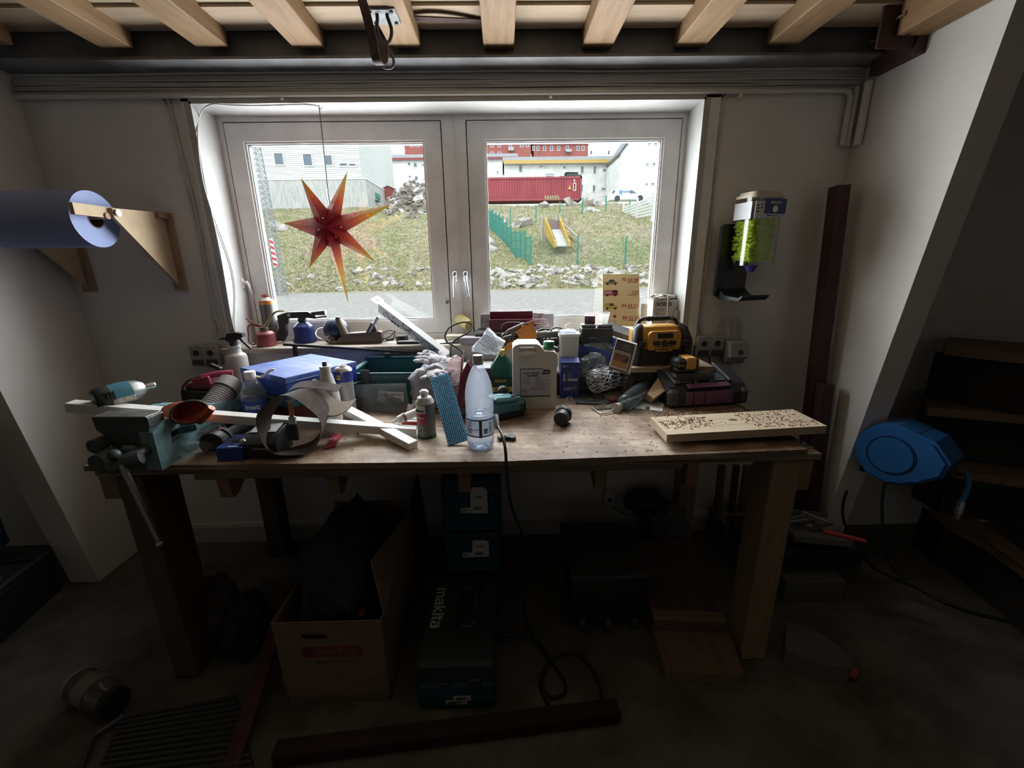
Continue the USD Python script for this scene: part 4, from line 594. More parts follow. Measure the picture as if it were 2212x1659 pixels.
solo('blue_print_sheet', box((.10, .003, .075), (0, 0, .037), .0005), mat('pale_blue_paper', (.62, .66, .74), .7), 'pale blue printed sheet leaning right of the maroon bin', 'paper', M=TR((p[0] + .17, 2.2, bz), rx=-10, rz=-6))
for k in range(4): solo('red_wire', tube([at(1130 + 6 * k, 702 - 2 * k, y=2.12), at(1150 + 4 * k, 693 + 3 * k, y=2.10), at(1175 + 2 * k, 690 + 5 * k, y=2.12), at(1183, 697 + k, y=2.14)], .0025, 6, 20), mat('dull_red_wire', (.36, .2, .22), .6), 'pinkish red wire in the small bundle right of the maroon bin', 'wire', 'red wires beside the maroon bin')
# big black cable loop over the sill
solo('black_cable_loop', tube([at(1003, 782, y=1.93), at(985, 750, y=1.97), at(963, 735, y=2.0), at(965, 715, y=2.02), at(985, 700, y=2.04), at(1012, 697, y=2.04), at(1020, 706, y=2.03), at(1005, 722, y=2.0), at(982, 735, y=1.98), at(973, 755, y=1.95), at(977, 790, y=1.92)], .0042, 8, 80), black, 'black cable rising in a large loop in front of the mullion', 'cable')
# straight edge
A, Bq = at(612, 744, y=2.05), at(975, 766, y=2.045); d = Bq - A; Ls = np.linalg.norm(d); t = thing('straight_edge', 'long thin black bar lying along the front edge of the sill', 'bar', frame(A, d)); part(t, 'bar', box((Ls, .012, .012), (Ls / 2, 0, 0), .002), black); part(t, 'foot', box((.02, .016, .05), (.055, 0, -.028), .003), black); part(t, 'foot', box((.02, .016, .05), (Ls - .05, 0, -.028), .003), black)
# ================================================================ things on the bench, from left to right
B = lambda px, py, z=ZB: at(px, py, z=z)
teal = mat('hammered_teal', (.17, .29, .32), .4, var=.15, vs=40, bump=.3, bs=160); vdark = mat('oily_cast_iron', (.075, .088, .092), .45, .2, var=.3, vs=20); mteal = mat('tool_teal', (.055, .18, .23), .4); navy = mat('navy_card', (.025, .045, .22), .5); bluem = mat('enamel_blue', (.015, .055, .27), .35, var=.1, vs=6)
# vice
t = thing('bench_vice', 'heavy teal bench vice on the left front corner of the bench, iron handle hanging down', 'vice', TR((-1.165, 1.23, ZB), rz=-3))
part(t, 'base', [cyl((0, .20, 0), (0, .20, .03), .085, .075, 24), box((.10, .26, .02), (.02, .2, .01), .006)], teal)
part(t, 'body', [side_poly([(.155, .03), (.155, .11), (.17, .152), (.20, .152), (.26, .125), (.33, .112), (.41, .10), (.43, .07), (.36, .035), (.26, .02)], .125, -.045), side_poly([(.16, .09), (.155, .148), (.20, .148), (.22, .10)], .16, -.075)], teal)
part(t, 'front_jaw', [up_poly(Polygon([(-.088, .166), (.078, .166), (.078, .14), (.062, .118), (.052, .06), (.045, .0), (-.04, .0), (-.048, .07), (-.056, .105), (-.085, .132)]).buffer(.004), .05, .05), side_poly([(-.002, .128), (.0, .168), (.052, .168), (.054, .13)], .165, -.085)], vdark)
part(t, 'slide', [side_poly(Polygon([(.0, .0), (.0, .12), (.05, .14), (.10, .125), (.19, .11), (.19, .005), (.10, .0)]).difference(Polygon([(.05, .055), (.055, .105), (.09, .105), (.165, .09), (.165, .06)])).buffer(.004), .045, .045), box((.05, .20, .05), (0, .09, .055), .008)], teal)
part(t, 'measure_mark', [mv(box((.001, .05, .012)), rot(20), (.0905, .12, .028))] , mat('pale_teal', (.2, .32, .33), .5)); part(t, 'jaw_top', box((.17, .058, .006), (-.005, .026, .171), .002), mat('worn_jaw', (.16, .155, .15), .45, .5, var=.3, vs=30)); part(t, 'jaw_plate', box((.16, .008, .03), (-.002, .058, .152), .001), steel); part(t, 'jaw_plate', box((.155, .008, .03), (0, .152, .132), .001), steel)
part(t, 'screw', [cyl((-.035, -.075, .055), (-.035, -.02, .055), .026, .03, 20), cyl((-.075, -.035, .09), (-.075, -.0, .09), .022), cyl((-.07, -.04, .03), (-.07, -.0, .03), .025)], vdark)
hb = at(262, 1003, y=1.14); he = at(345, 1174, y=1.15); M = np.linalg.inv(TR((-1.165, 1.23, ZB), rz=-3)); loc = lambda q: (M @ np.r_[q, 1])[:3]
part(t, 'handle_boss', [cyl(loc(hb + [-.035, 0, -.008]), loc(hb + [.035, .03, .008]), .024, .02, 20), cyl(loc(hb + [-.01, .0, .0]), loc(hb + [.01, .10, .01]), .018, n=16), mv(trimesh.creation.icosphere(2, .017), loc(hb + [-.012, 0, .03]))], vdark); part(t, 'handle_bar', cyl(loc(hb), loc(he), .0095, n=14), steel); part(t, 'handle_end', mv(trimesh.creation.icosphere(2, .012), loc(he)), steel)
# white sticks
stm = mat('white_stick_plastic', (.72, .71, .68), .5, var=.06, vs=18)
def stick(p, q, w, h, label): d = np.array(q) - p; L = np.linalg.norm(d); return solo('white_batten', box((L, w, h), (L / 2, 0, 0), .0015), stm, label, 'batten', M=frame(p, d))
pa = at(905, 931, z=.917); pa2 = at(880, 931, z=.917)
stick((-1.415, 1.335, 1.078), (pa[0] - .01, pa[1], .916), .042, .03, 'longer white plastic batten lying from the vice across the left half of the bench'); pb = B(893, 962, .915); stick((-.645, 1.60, .962), (pb[0], pb[1], .914), .04, .026, 'shorter white batten underneath the long one, its end near the bench edge')
# impact driver
p, q = at(212, 862, y=1.345), at(268, 848, y=1.40); d = q - p; t = thing('impact_driver', 'worn teal and black impact driver lying on the left end of the white batten', 'drill', frame(p, d)); L = np.linalg.norm(d)
rev = lambda prof, n=24: mv(lathe(prof, n), np.array([[0, 0, 1, 0], [1, 0, 0, 0], [0, 1, 0, 0], [0, 0, 0, 1.0]]))
part(t, 'motor_cap', rev([(0, -.012), (.030, -.012), (.037, 0), (.038, .02), (.037, .03), (0, .03)]), black); part(t, 'body', rev([(0, .028), (.037, .028), (.038, .06), (.036, .085), (.0, .085)]), mteal); part(t, 'nose', rev([(0, .083), (.036, .083), (.032, .105), (.02, .122), (.0, .122)]), mat('worn_alloy', (.42, .42, .41), .4, .8)); part(t, 'chuck', rev([(0, .12), (.012, .12), (.013, .148), (.009, .155), (0, .155)]), steel)
part(t, 'name_plate', mv(box((.06, .012, .02), (.055, -.036, -.004), .003), rot(18)), mat('worn_plate', (.35, .3, .28), .4, var=.4, vs=80)); part(t, 'vent', [box((.004, .006, .03), (.018 + .008 * k, -.036, .008)) for k in range(3)], black); part(t, 'grip', mv(box((.04, .12, .034), (0, .06, 0), .012), TR((.055, .02, -.008), -12)), black); part(t, 'battery', box((.06, .05, .05), (.055, .15, -.03), .008), black)
# orange glove
orm = mat('orange_rubber', (.50, .10, .03), .5, var=.15, vs=30); p = at(410, 889, y=1.33)
t = thing('orange_glove', 'orange work glove with dark edging and white tag lying on the vice', 'glove', TR((p[0], p[1], p[2]), rz=12))
th = np.linspace(0, 2 * np.pi, 33); ring = lambda c, a, b_, k=0: np.stack([c[0] + a * np.cos(th), c[1] + .35 * b_ * np.sin(th) + k * np.cos(th), c[2] + b_ * np.sin(th)], 1)
rings = [ring((-.085, .03, -.002), .012, .016), ring((-.05, .02, -.0), .032, .026), ring((-.015, .0, .002), .045, .032, .01), ring((.01, -.02, .004), .048, .035, .015)]; inner = [ring((.01, -.021, .004), .044, .031, .015), ring((-.02, .0, .002), .036, .024, .01), ring((-.06, .02, 0), .02, .015)]
def skin(rs):
    n = len(rs[0]); v = np.vstack(rs); f = [[i * n + j, i * n + j + 1, (i + 1) * n + j + 1, (i + 1) * n + j] for i in range(len(rs) - 1) for j in range(n - 1)]; f = np.array(f); return trimesh.Trimesh(v, np.vstack([f[:, [0, 1, 2]], f[:, [0, 2, 3]]]), process=False)
part(t, 'shell', skin(rings), orm, smooth=True); part(t, 'lining', skin(inner), mat('orange_lining', (.36, .05, .03), .7), smooth=True); part(t, 'edging', tube(ring((.01, -.022, .004), .047, .034, .015), .004, 6), mat('brown_edging', (.08, .045, .035), .7)); part(t, 'thumb', tube([(.02, -.005, -.03), (.05, -.012, -.01), (.072, -.015, .012)], [.018, .014, .012], 10), orm); part(t, 'tag', mv(box((.055, .004, .036), (0, 0, 0), .002), TR((-.10, -.035, -.012), 0, -14, 0)), mat('tag_grey', (.5, .55, .56), .5)); part(t, 'tag_band', mv(box((.005, .005, .037)), TR((-.098, -.0352, -.012), 0, -14, 0)), black)
# grey ribbed tube
p, q = at(447, 892, y=1.52), at(500, 826, y=1.66); d = q - p; L = np.linalg.norm(d); M = frame(p, d); gt = mat('grey_tube', (.40, .39, .37), .7); t = thing('cardboard_tube', 'grey ribbed cardboard tube leaning against the black and red charger', 'tube', M)
part(t, 'cap', rev([(0, L * .72), (.044, L * .72), (.045, L), (.04, L + .004), (0, L + .004)]), gt); part(t, 'tube', rev([(0, 0), (.04, 0)] + [(.040 + .0022 * (k % 2), L * (.02 + .69 * k / 24)) for k in range(25)] + [(0, L * .71)]), mat('grey_rib', (.28, .27, .265), .7, var=.3, vs=60, stretch=(6, 1, 1)), smooth=20); part(t, 'seam', rev([(.0405, L * .70), (.0455, L * .70), (.0455, L * .722), (.0405, L * .722)]), black)
# black and red charger behind the tube
p = B(440, 872); t = thing('battery_tool', 'black box-shaped tool with a pinkish red top and handle behind the grey tube', 'tool', TR((-1.265, 1.78, ZB), rz=-12)); rm = mat('raspberry_plastic', (.34, .045, .09), .45)
part(t, 'body', box((.16, .14, .11), (0, 0, .055), .006), black); part(t, 'grille', [box((.05, .003, .005), (-.045, -.071, .03 + .012 * k)) for k in range(6)], dgrey); part(t, 'top', box((.15, .12, .03), (0, 0, .122), .01), mat('maroon_top', (.13, .025, .045), .45)); part(t, 'handle', [tube([(-.02, -.02, .135), (.0, -.03, .16), (.05, -.0, .17), (.09, .03, .165)], [.014, .012, .012, .014], 10, 0), mv(box((.09, .012, .05), (.03, -.045, .135), .004), rot(0, -10))], rm); part(t, 'lever', mv(box((.055, .02, .015), (0, 0, 0), .003), TR((-.01, .05, .185), 0, 20, 0)), black); part(t, 'lead', tube([(-.07, -.05, .02), (-.075, -.075, .08), (-.06, -.06, .14), (-.02, -.02, .16), (.02, .03, .17)], .004, 7, 40), black)
# spray bottle
bw = mat('white_bottle', (.60, .58, .55), .45, var=.06, vs=9, transl=.15)
y_ = 1.97; p = at(517, 806, y=y_); zt = zat(p, 722); t = thing('spray_bottle', 'white trigger spray bottle with a black head standing below the left end of the sill', 'spray bottle', (p[0], y_, ZB)); h0 = zat(p, 770) - ZB; hn = zat(p, 752) - ZB; ht = zt - ZB
part(t, 'bottle', lathe([(0, 0), (.044, 0), (.046, .004), (.046, h0 - .005), (.043, h0 + .008), (.028, h0 + .02), (.024, hn - .004), (.028, hn), (.027, hn + .012), (0, hn + .012)], 28), bw); part(t, 'collar', lathe([(0, hn + .01), (.017, hn + .01), (.017, hn + .045), (0, hn + .045)], 18), black); z_ = hn + .04; part(t, 'head', up_poly([(-.03, z_), (-.015, z_ + .03), (.02, z_ + .035), (.055, z_ + .028), (.055, z_ + .012), (.03, z_ + .006), (.015, z_ - .006), (-.012, z_ - .01)], .026, .013), black); part(t, 'trigger', tube([(.03, 0, z_ + .008), (.05, 0, z_ - .015), (.075, 0, z_ - .045)], .006, 7, 12), black); part(t, 'nozzle', cyl((-.03, 0, z_ + .008), (-.06, 0, z_ + .004), .007, .004), dgrey)
# clear bottle with blue label
pet = clear('pet_plastic', (.90, .94, .99), .04, haze=.26, hcol=(.80, .86, .97)); pet2 = clear('pet_plastic_pale', (.93, .96, .97), .04, haze=.09)
watm = mat('water', (.93, .97, 1.0), .0, trans=1.0)
p = np.array([at(553, 880, y=1.555)[0], 1.555, ZB]); Hb = zat(p, 802) - ZB; t = thing('clear_bottle', 'small clear plastic bottle with white cap and blue label behind the white batten', 'bottle', TR(p, rz=16))
part(t, 'bottle', lathe([(.040, 0), (.043, .006), (.043, Hb * .57), (.0445, Hb * .59), (.042, Hb * .61), (.0445, Hb * .63), (.043, Hb * .65), (.035, Hb * .74), (.018, Hb * .87), (.017, Hb * .9)], 32), pet2); part(t, 'cap', lathe([(0, Hb * .88), (.0195, Hb * .88), (.02, Hb * .99), (.018, Hb), (0, Hb)], 24), white); part(t, 'label', lathe([(.0436, Hb * .18), (.0442, Hb * .18), (.0442, Hb * .54), (.0436, Hb * .54)], 32), mat('label_blue', (.03, .07, .33), .5)); part(t, 'spout_tube', tube([(.02, 0, Hb * .9), (.045, 0, Hb * .9), (.065, 0, Hb * .97), (.085, 0, Hb * .99)], .005, 7, 16), white); part(t, 'water', lathe([(0, .003), (.041, .003), (.0415, Hb * .40), (0, Hb * .40)], 28), watm)
def wrap(m, r): v = m.vertices; a = v[:, 0] / r; m = m.copy(); m.vertices = np.stack([r * np.sin(a) * (1 - v[:, 1] / r), -r * np.cos(a) * (1 - v[:, 1] / r) * 1.0, v[:, 2]], 1); return m
part(t, 'lettering', wrap(txt('imeq', .017, (.0, -.0, Hb * .44), .001, True, w=.048), .0444), white)
# red storage box, green tray, blue case
F0, L0, R0 = np.array([-.765, 1.506]), np.array([-1.035, 1.69]), np.array([-.688, 1.81]); ang = math.degrees(math.atan2(*(F0 - L0)[::-1])); cen = (L0 + R0) / 2; Lx = np.linalg.norm(F0 - L0); Ly = np.linalg.norm(R0 - F0)
t = thing('red_storage_box', 'low dark red storage box hidden under the green tray', 'box', TR((cen[0] - .01, cen[1] + .02, ZB), rz=ang)); part(t, 'box', box((Lx * .9, Ly * .86, .085), (0, 0, .0425), .004), mat('maroon_box', (.16, .02, .035), .45)); part(t, 'rim', box((Lx * .92, Ly * .88, .012), (0, 0, .08), .003), black)
t = thing('green_tray', 'dark green plastic case half under the blue metal case', 'case', TR((cen[0], cen[1], ZB + .088), rz=ang)); gm = mat('dark_green_plastic', (.022, .10, .115), .4); part(t, 'tray', [box((Lx * 1.1, Ly * 1.04, .028), (0, 0, .014), .006)], gm); part(t, 'rim', [box((Lx * 1.14, Ly * 1.08, .008), (-.005, 0, .030), .003)], gm)
for k in range(4): part(t, 'hinge', box((.016, .012, .008), (Lx * .28 + .022 * k - .03, -Ly * .545, .032), .002), gm)
t = thing('blue_metal_case', 'scratched bright blue metal case lying flat on the green tray', 'case', TR((cen[0], cen[1], ZB + .123), rz=ang)); part(t, 'body', box((Lx, Ly, .058), (0, 0, .029), .003), bluem)
part(t, 'lid', box((Lx + .004, Ly + .004, .026), (0, 0, .071), .003), mat('scratched_blue', (.022, .075, .34), .6, col2=(.10, .15, .37), vs=7, ramp=(.42, .62), stretch=(1, 2, 1))); part(t, 'latch', box((.004, .03, .022), (Lx / 2 + .003, .02, .05), .001), bluem); part(t, 'latch_knob', box((.006, .008, .008), (Lx / 2 + .006, .02, .058), .002), steel); part(t, 'grey_mark', box((.002, .09, .0012), (Lx / 2 + .0025, -.07, .066)), white)
# white glue bottle, multi spray
p = np.array([at(711, 858, y=1.50)[0], 1.50, ZB]); Hb = zat(p, 781) - ZB; t = thing('glue_bottle', 'white squeeze bottle of glue with pointed neck in front of the blue case', 'bottle', p); part(t, 'bottle', lathe([(0, 0), (.036, 0), (.038, .004), (.038, Hb * .5), (.036, Hb * .56), (.021, Hb * .82), (.018, Hb * .84), (.018, Hb * .92), (0, Hb * .92)], 28), bw); part(t, 'collar', lathe([(0, Hb * .91), (.0195, Hb * .91), (.0195, Hb * .94), (0, Hb * .94)], 24), white); part(t, 'nozzle', lathe([(0, Hb * .93), (.009, Hb * .93), (.007, Hb), (0, Hb)], 12), dgrey); part(t, 'label', wrap(mv(box((.045, .0008, .06), (.005, 0, Hb * .32)).subdivide().subdivide(), (0, 0, 0)), .0384), mat('faded_label', (.48, .45, .41), .6, var=.2, vs=60))
p = np.array([at(741, 800, y=1.66)[0], 1.66, ZB]); Hb = zat(p, 787) - ZB; t = thing('spray_can', 'half-seen multi-purpose spray can with a silver top behind the glue bottle', 'spray can', p); part(t, 'body', lathe([(0, 0), (.033, 0), (.0335, .003), (.033, Hb * .70), (0, Hb * .70)], 28), mat('can_grey', (.34, .34, .36), .4, .5)); part(t, 'label', lathe([(.0331, Hb * .70), (.0336, Hb * .70), (.0336, Hb * .88), (.0331, Hb * .88)], 28), mat('label_navy', (.03, .035, .22), .4)); part(t, 'top', lathe([(0, Hb * .70), (.033, Hb * .70), (.033, Hb * .88), (.036, Hb * .885), (.035, Hb * .91), (.026, Hb * .95), (.012, Hb * .97), (0, Hb * .97)], 28), steel); part(t, 'valve', [tube([(.014 * math.cos(a), .014 * math.sin(a), Hb * .975) for a in np.linspace(0, 6.283, 20)], .0025, 6), cyl((0, 0, Hb * .95), (0, 0, Hb * 1.01), .003)], white); part(t, 'badge', wrap(box((.02, .001, .018), (-.012, 0, Hb * .79)).subdivide().subdivide(), .0342), mat('badge_yellow', (.55, .5, .1), .5)); part(t, 'lettering', wrap(txt('WD', .006, (-.012, -.0008, Hb * .80), .0008, True), .0346), ink)
# green open tool case with acrylic plate in front
xa, xb = at(752, 830, y=1.80)[0], at(900, 830, y=1.80)[0]; zf = at(800, 808, y=1.80)[2] - ZB; zb_ = zat((-.6, 2.04), 776) - ZB; cx = (xa + xb) / 2; W_ = xb - xa
t = thing('green_tool_case', 'open dark green plastic tool case standing under the sill left of the mullion', 'case', TR((cx, 1.80, ZB), rz=-2)); part(t, 'front_wall', box((W_, .008, zf), (0, 0, zf / 2), .002), gm); part(t, 'rear_wall', box((W_, .008, zf + .025), (0, .225, (zf + .025) / 2), .002), gm); part(t, 'base', box((W_, .225, .01), (0, .112, .005), .002), gm)
part(t, 'end_wall', box((.008, .225, zf), (-W_ / 2, .112, zf / 2), .002), gm); part(t, 'end_wall', box((.008, .225, zf), (W_ / 2, .112, zf / 2), .002), gm); part(t, 'rim', [box((.022, .225, .014), (-W_ / 2 + .008, .112, zf + .004), .004), box((W_, .014, .01), (0, .0, zf), .003), box((W_, .014, .01), (0, .225, zf + .025), .003)], mat('green_rim', (.02, .09, .105), .4)); part(t, 'front_clip', box((.042, .012, .075), (-W_ * .23, -.008, zf - .015), .006), mat('clip_grey', (.055, .055, .06), .5)); part(t, 'rear_clip', box((.03, .01, .022), (-W_ * .12, .222, zf + .035), .003), black); part(t, 'open_flap', mv(box((.007, .20, zf * .95), (0, .0, zf * .5), .002), TR((W_ / 2 + .03, .10, .005), 0, 10, -8)), mat('green_rim', (.02, .09, .105))); part(t, 'inner_tray', box((W_ * .96, .12, .008), (0, .15, zf * .55), .002), black)
A, C_ = at(722, 832, y=1.745), at(884, 892, y=1.70); P4 = [at(722, 832, y=1.765), at(876, 828, y=1.745), B(886, 893, ZB + .002), B(748, 886, ZB + .002)]
t = thing('acrylic_plate', 'smoky transparent plate with a small label leaning against the green tool case', 'plate'); nrm = np.cross(P4[1] - P4[0], P4[3] - P4[0]); nrm /= np.linalg.norm(nrm); nrm = nrm if nrm[1] < 0 else -nrm; part(t, 'plate', prism(P4, nrm * -.004), clear('smoky_acrylic', (.72, .76, .78), .12, haze=.30, hcol=(.50, .52, .53)), smooth=False)
ex = (P4[2] - P4[3]); ex /= np.linalg.norm(ex); ey = np.cross(ex, -nrm); ey = ey if ey[2] > 0 else -ey; lc_ = P4[0] * .14 + P4[1] * .42 + P4[2] * .34 + P4[3] * .10; ML = np.eye(4); ML[:3, 0], ML[:3, 1], ML[:3, 2], ML[:3, 3] = ex, ey, np.cross(ex, ey), lc_ + nrm * .0012
part(t, 'label', mv(box((.115, .042, .0008)), ML), mat('label_silver', (.36, .38, .39), .5)); part(t, 'lettering', [mv(txt('RP0900J', .009, (.026, .008, .0005), .0006, True, mode='flat', w=.05), ML), mv(lines([(.008, -.052, -.012), (.002, -.052, -.015), (-.008, -.01, .045), (-.016, -.052, .05)], .004, 0, .0006, 'flat'), ML)], dgrey)
# sanding belts
belt = mat('sanding_belt_brown', (.085, .064, .056), .9, var=.15, vs=40, bump=.2, bs=500); bback = mat('belt_back', (.33, .27, .22), .8)
c = at(637, 926, y=1.335); th = np.linspace(0, 2 * np.pi, 49); kk = np.array([.105, .0, .102]); pts = np.stack([c[0] + .087 * np.cos(th) * (1 + .05 * np.cos(3 * th)), c[1] + .02 * np.sin(th) + .03 * np.cos(th), c[2] + .096 * np.sin(th) + .006 * np.cos(4 * th)], 1); wv = np.stack([.018 * np.sin(th), .0 * th + .075, .025 * np.cos(th)], 1); pts[:, 2] -= pts[:, 2].min() - ZB - .012
t = thing('sanding_belt', 'large loop of brown sanding belt standing on edge with a paint brush inside', 'sanding belt'); part(t, 'belt', ribbon(pts, wv, .0016), belt, smooth=60); part(t, 'tail', ribbon(spline([pts[12] + [-.03, .045, -.005], pts[12] + [.0, .06, .008], pts[12] + [.05, .08, .0], pts[12] + [.11, .12, -.025]], 24), (.0, .05, .01), .0016), belt, smooth=60)
pth = spline([at(660, 846, y=1.47), at(670, 834, y=1.45), at(684, 848, y=1.435), at(698, 868, y=1.425), at(722, 882, y=1.425), at(748, 880, y=1.44), at(767, 866, y=1.47)], 40); u = np.linspace(0, 1, 40); wd = .085 * np.sqrt(np.clip(1 - (np.abs(u - .42) / .585) ** 4, .02, 1)); t = thing('belt_scrap', 'curled round-ended piece of brown sanding belt with a pale back, beside the glue bottle', 'sanding belt'); part(t, 'belt', ribbon(pth, np.stack([wd * .15, wd * .93, wd * .35], 1), .0016), belt, smooth=60); part(t, 'backing', ribbon(pth + [0, -.0004, .0016], np.stack([wd * .14, wd * .91, wd * .34], 1), .0006), bback, smooth=60)
c = B(775, 885); th = np.linspace(.3, 5.6, 40); solo('belt_ring', ribbon(np.stack([c[0] - .01 + .07 * np.cos(th), c[1] + .045 * np.sin(th) + .02, 0 * th + ZB + .031], 1), (0, 0, .058), .0016), belt, 'open ring of brown sanding belt lying behind the white battens', 'sanding belt', smooth=60)
solo('belt_strip', ribbon(spline([B(668, 905, .93), B(700, 898, .95), B(735, 905, .95), B(765, 920, .925), B(775, 935, .91)], 24), (.0, .03, .02), .0015), belt, 'short brown sanding strip crossing over the white battens', 'sanding belt', smooth=60)
p, q = at(627, 866, y=1.34), at(636, 950, y=1.32); t = thing('paint_brush', 'paint brush with orange handle and dark bristles standing inside the sanding belt loop', 'brush', frame(p, q - p, (0, -1, .1))); L = np.linalg.norm(q - p); part(t, 'handle', box((L * .42, .014, .011), (L * .2, 0, 0), .004), mat('orange_handle', (.55, .28, .06), .4)); part(t, 'ferrule', box((L * .22, .022, .013), (L * .5, 0, 0), .003), steel); part(t, 'bristles', prism([(L * .6, -.011, -.006), (L * .6, .011, -.006), (L, .016, -.004), (L, -.016, -.004)], (0, 0, .012)), black); part(t, 'end_cap', box((.02, .017, .012), (0, 0, 0), .004), white)
# red wrapper, blue box, black charger, hose nozzle, wire clip
P4 = [B(700, 972, ZB + .001), B(722, 966, ZB + .002), B(737, 941, ZB + .006), B(722, 938, ZB + .008)]; t = thing('red_wrapper', 'small torn red wrapper lying on the bench in front of the white battens', 'wrapper'); part(t, 'foil', bumpy(prism(P4, (0, 0, .004)).subdivide().subdivide().subdivide(), .004, 60, 4), mat('red_foil', (.38, .03, .07), .35)); c = sum(P4) / 4; part(t, 'print', mv(txt('FIX', .012, (0, 0, .0105), .0006, True, mode='flat'), rot(0, 0, 55), c), white)
P2 = [B(470, 998), B(527, 996)]; d = P2[1] - P2[0]; W_ = np.linalg.norm(d); t = thing('blue_box', 'small shiny dark blue carton on the front edge of the bench right of the vice', 'box', frame(P2[0], d)); hb_ = zat(P2[0], 969) - ZB; part(t, 'carton', box((W_, .115, hb_), (W_ / 2, .058, hb_ / 2), .0015), mat('glossy_navy', (.03, .055, .30), .25, coat=.4)); part(t, 'picture', mv(box((.06, .02, .0006)), rot(0, 0, 24), (.055, .06, hb_ + .0004)), black); part(t, 'print', box((.03, .005, .0006), (.05, .012, hb_ + .0004)), white)
P2 = [B(530, 992), B(595, 990)]; d = P2[1] - P2[0]; t = thing('black_charger', 'black wedge-shaped charger with a grey top plate beside the blue carton', 'charger', frame(P2[0], d)); part(t, 'body', side_poly([(0, 0), (0, .05), (.03, .075), (.10, .085), (.11, 0)], .105), black); part(t, 'top_plate', mv(box((.085, .062, .003), (0, 0, 0), .001), TR((.05, .065, .083), 9)), mat('grey_plate', (.42, .44, .47), .4)); part(t, 'slot', box((.05, .002, .005), (.055, -.001, .035)), steel); part(t, 'clip', [mv(box((.02, .03, .018), (-.004, .02 + .035 * k, .055 + .01 * k), .004), rot(0, 0)) for k in range(2)], steel)
t = thing('hose_nozzle', 'black vacuum nozzle with a ribbed hose lying right of the vice', 'nozzle'); hh = [at(462, 958, y=1.36), at(478, 948, y=1.40), at(505, 932, y=1.45), at(535, 918, y=1.50), at(565, 912, y=1.55)]; part(t, 'mouth', cyl(hh[0] - (hh[1] - hh[0]) * .3, hh[1], .042, .036, 24), black); part(t, 'collar', cyl(hh[1] - (hh[1] - hh[0]) * .15, hh[1] + (hh[1] - hh[0]) * .25, .042, .042, 24), rubber); part(t, 'hose', tube(hh[1:], np.linspace(.024, .018, 30), 14, 30), mat('dark_green_rubber', (.04, .05, .05), .45))
t = thing('wire_clip', 'bent chrome wire clip lying on the black nozzle', 'clip'); c = at(452, 935, y=1.345) + [0, 0, .006]; part(t, 'wire', tube([c + np.array(q) for q in ((-.03, 0, 0), (.02, .02, .018), (.03, .01, .012), (-.02, -.01, -.008), (-.03, -.012, -.004), (.03, .0, .004), (.05, .01, .012))], .0022, 6, 50), steel)
solo('clear_blister', blob((.11, .07, .045), (0, 0, .022), .25, 7, 4), clear('blister', (.85, .9, .9), .05, haze=.12), 'crumpled clear blister pack with a screw, lying in front of the vice slide', 'packaging', M=TR(B(425, 982), rz=30)); solo('teal_scrap', box((.12, .05, .02), (0, 0, .01), .005), mteal, 'teal tool handle lying under the white batten', 'tool', M=TR(B(585, 930), rz=24)); solo('dark_rag', blob((.24, .12, .07), (0, 0, .03), .4, 6, 9), mat('dark_cloth', (.04, .045, .05), .95), 'dark crumpled cloth lying between the vice and the clear bottle', 'cloth', M=B(505, 905))
# glue tube on red box
t = thing('red_carton', 'small red and white carton beside the tall spray can', 'carton', TR(B(890, 917), rz=-6)); part(t, 'carton', box((.07, .05, .016), (0, .01, .008), .001), mat('carton_red', (.33, .025, .03), .5)); part(t, 'lid', box((.068, .048, .003), (0, .01, .0175), .0005), white); part(t, 'print', lines([(.0, -.02, .03), (.008, -.02, .03)], .004, 0, .0193, 'flat'), ink)
p, q = at(902, 890, y=1.53), at(848, 912, y=1.47); t = thing('glue_tube', 'white screw-top tube of glue lying on the small red carton', 'tube', frame(p, q - p)); part(t, 'tube', rev([(0, 0), (.015, 0), (.0155, .004), (.0155, .055), (0, .055)]), white); part(t, 'ring', rev([(0, .053), (.018, .053), (.018, .062), (0, .062)]), mat('dusky_red', (.3, .1, .12), .5)); part(t, 'cap', rev([(0, .06), (.017, .06), (.014, .08), (.006, .086), (.003, .105), (0, .105)]), white)
for k, (px, py, w) in enumerate(((883, 882, .022), (895, 872, .03))): solo('price_tag', box((w, .002, .045), (0, 0, .0225), .0005), paper, ('narrow white tag standing left of the tall spray can', 'white folded card behind the tall spray can')[k], 'tag', M=TR(B(px, py + 14), rx=-12, ry=12))
# spray can in front
p = B(923, 942); Hb = zat(p, 842) - ZB; R_ = .0325; t = thing('solvent_can', 'silver spray can with red and white label, beside the blue pimpled pad', 'spray can', TR(p, rz=20)); part(t, 'body', lathe([(0, 0), (R_, 0), (R_ + .0012, .003), (R_, .007), (R_, Hb * .74), (0, Hb * .74)], 32), mat('can_silver_grey', (.16, .16, .165), .35, .4)); part(t, 'base_ring', lathe([(0, 0), (R_ + .0006, .0), (R_ + .0014, .004), (R_ + .0005, .012), (0, .012)], 32), mat('green_ring', (.02, .08, .05), .5)); part(t, 'shoulder', lathe([(0, Hb * .735), (R_ + .001, Hb * .735), (R_, Hb * .76), (R_ * .75, Hb * .85), (R_ * .5, Hb * .87), (0, Hb * .87)], 32), mat('pale_shoulder', (.55, .55, .54), .4)); part(t, 'nozzle', lathe([(0, Hb * .86), (.012, Hb * .86), (.013, Hb * .9), (.016, Hb * .92), (.016, Hb * .97), (.010, Hb), (0, Hb)], 20), white); part(t, 'straw', cyl((-.012, -.01, Hb * .86), (-.042, -.02, Hb * .74), .002), white)
def wlab(z0, z1, x0, x1, r): return wrap(mv(box((x1 - x0, .0008, z1 - z0), ((x0 + x1) / 2, 0, (z0 + z1) / 2)), (0, 0, 0)).subdivide().subdivide().subdivide(), r)
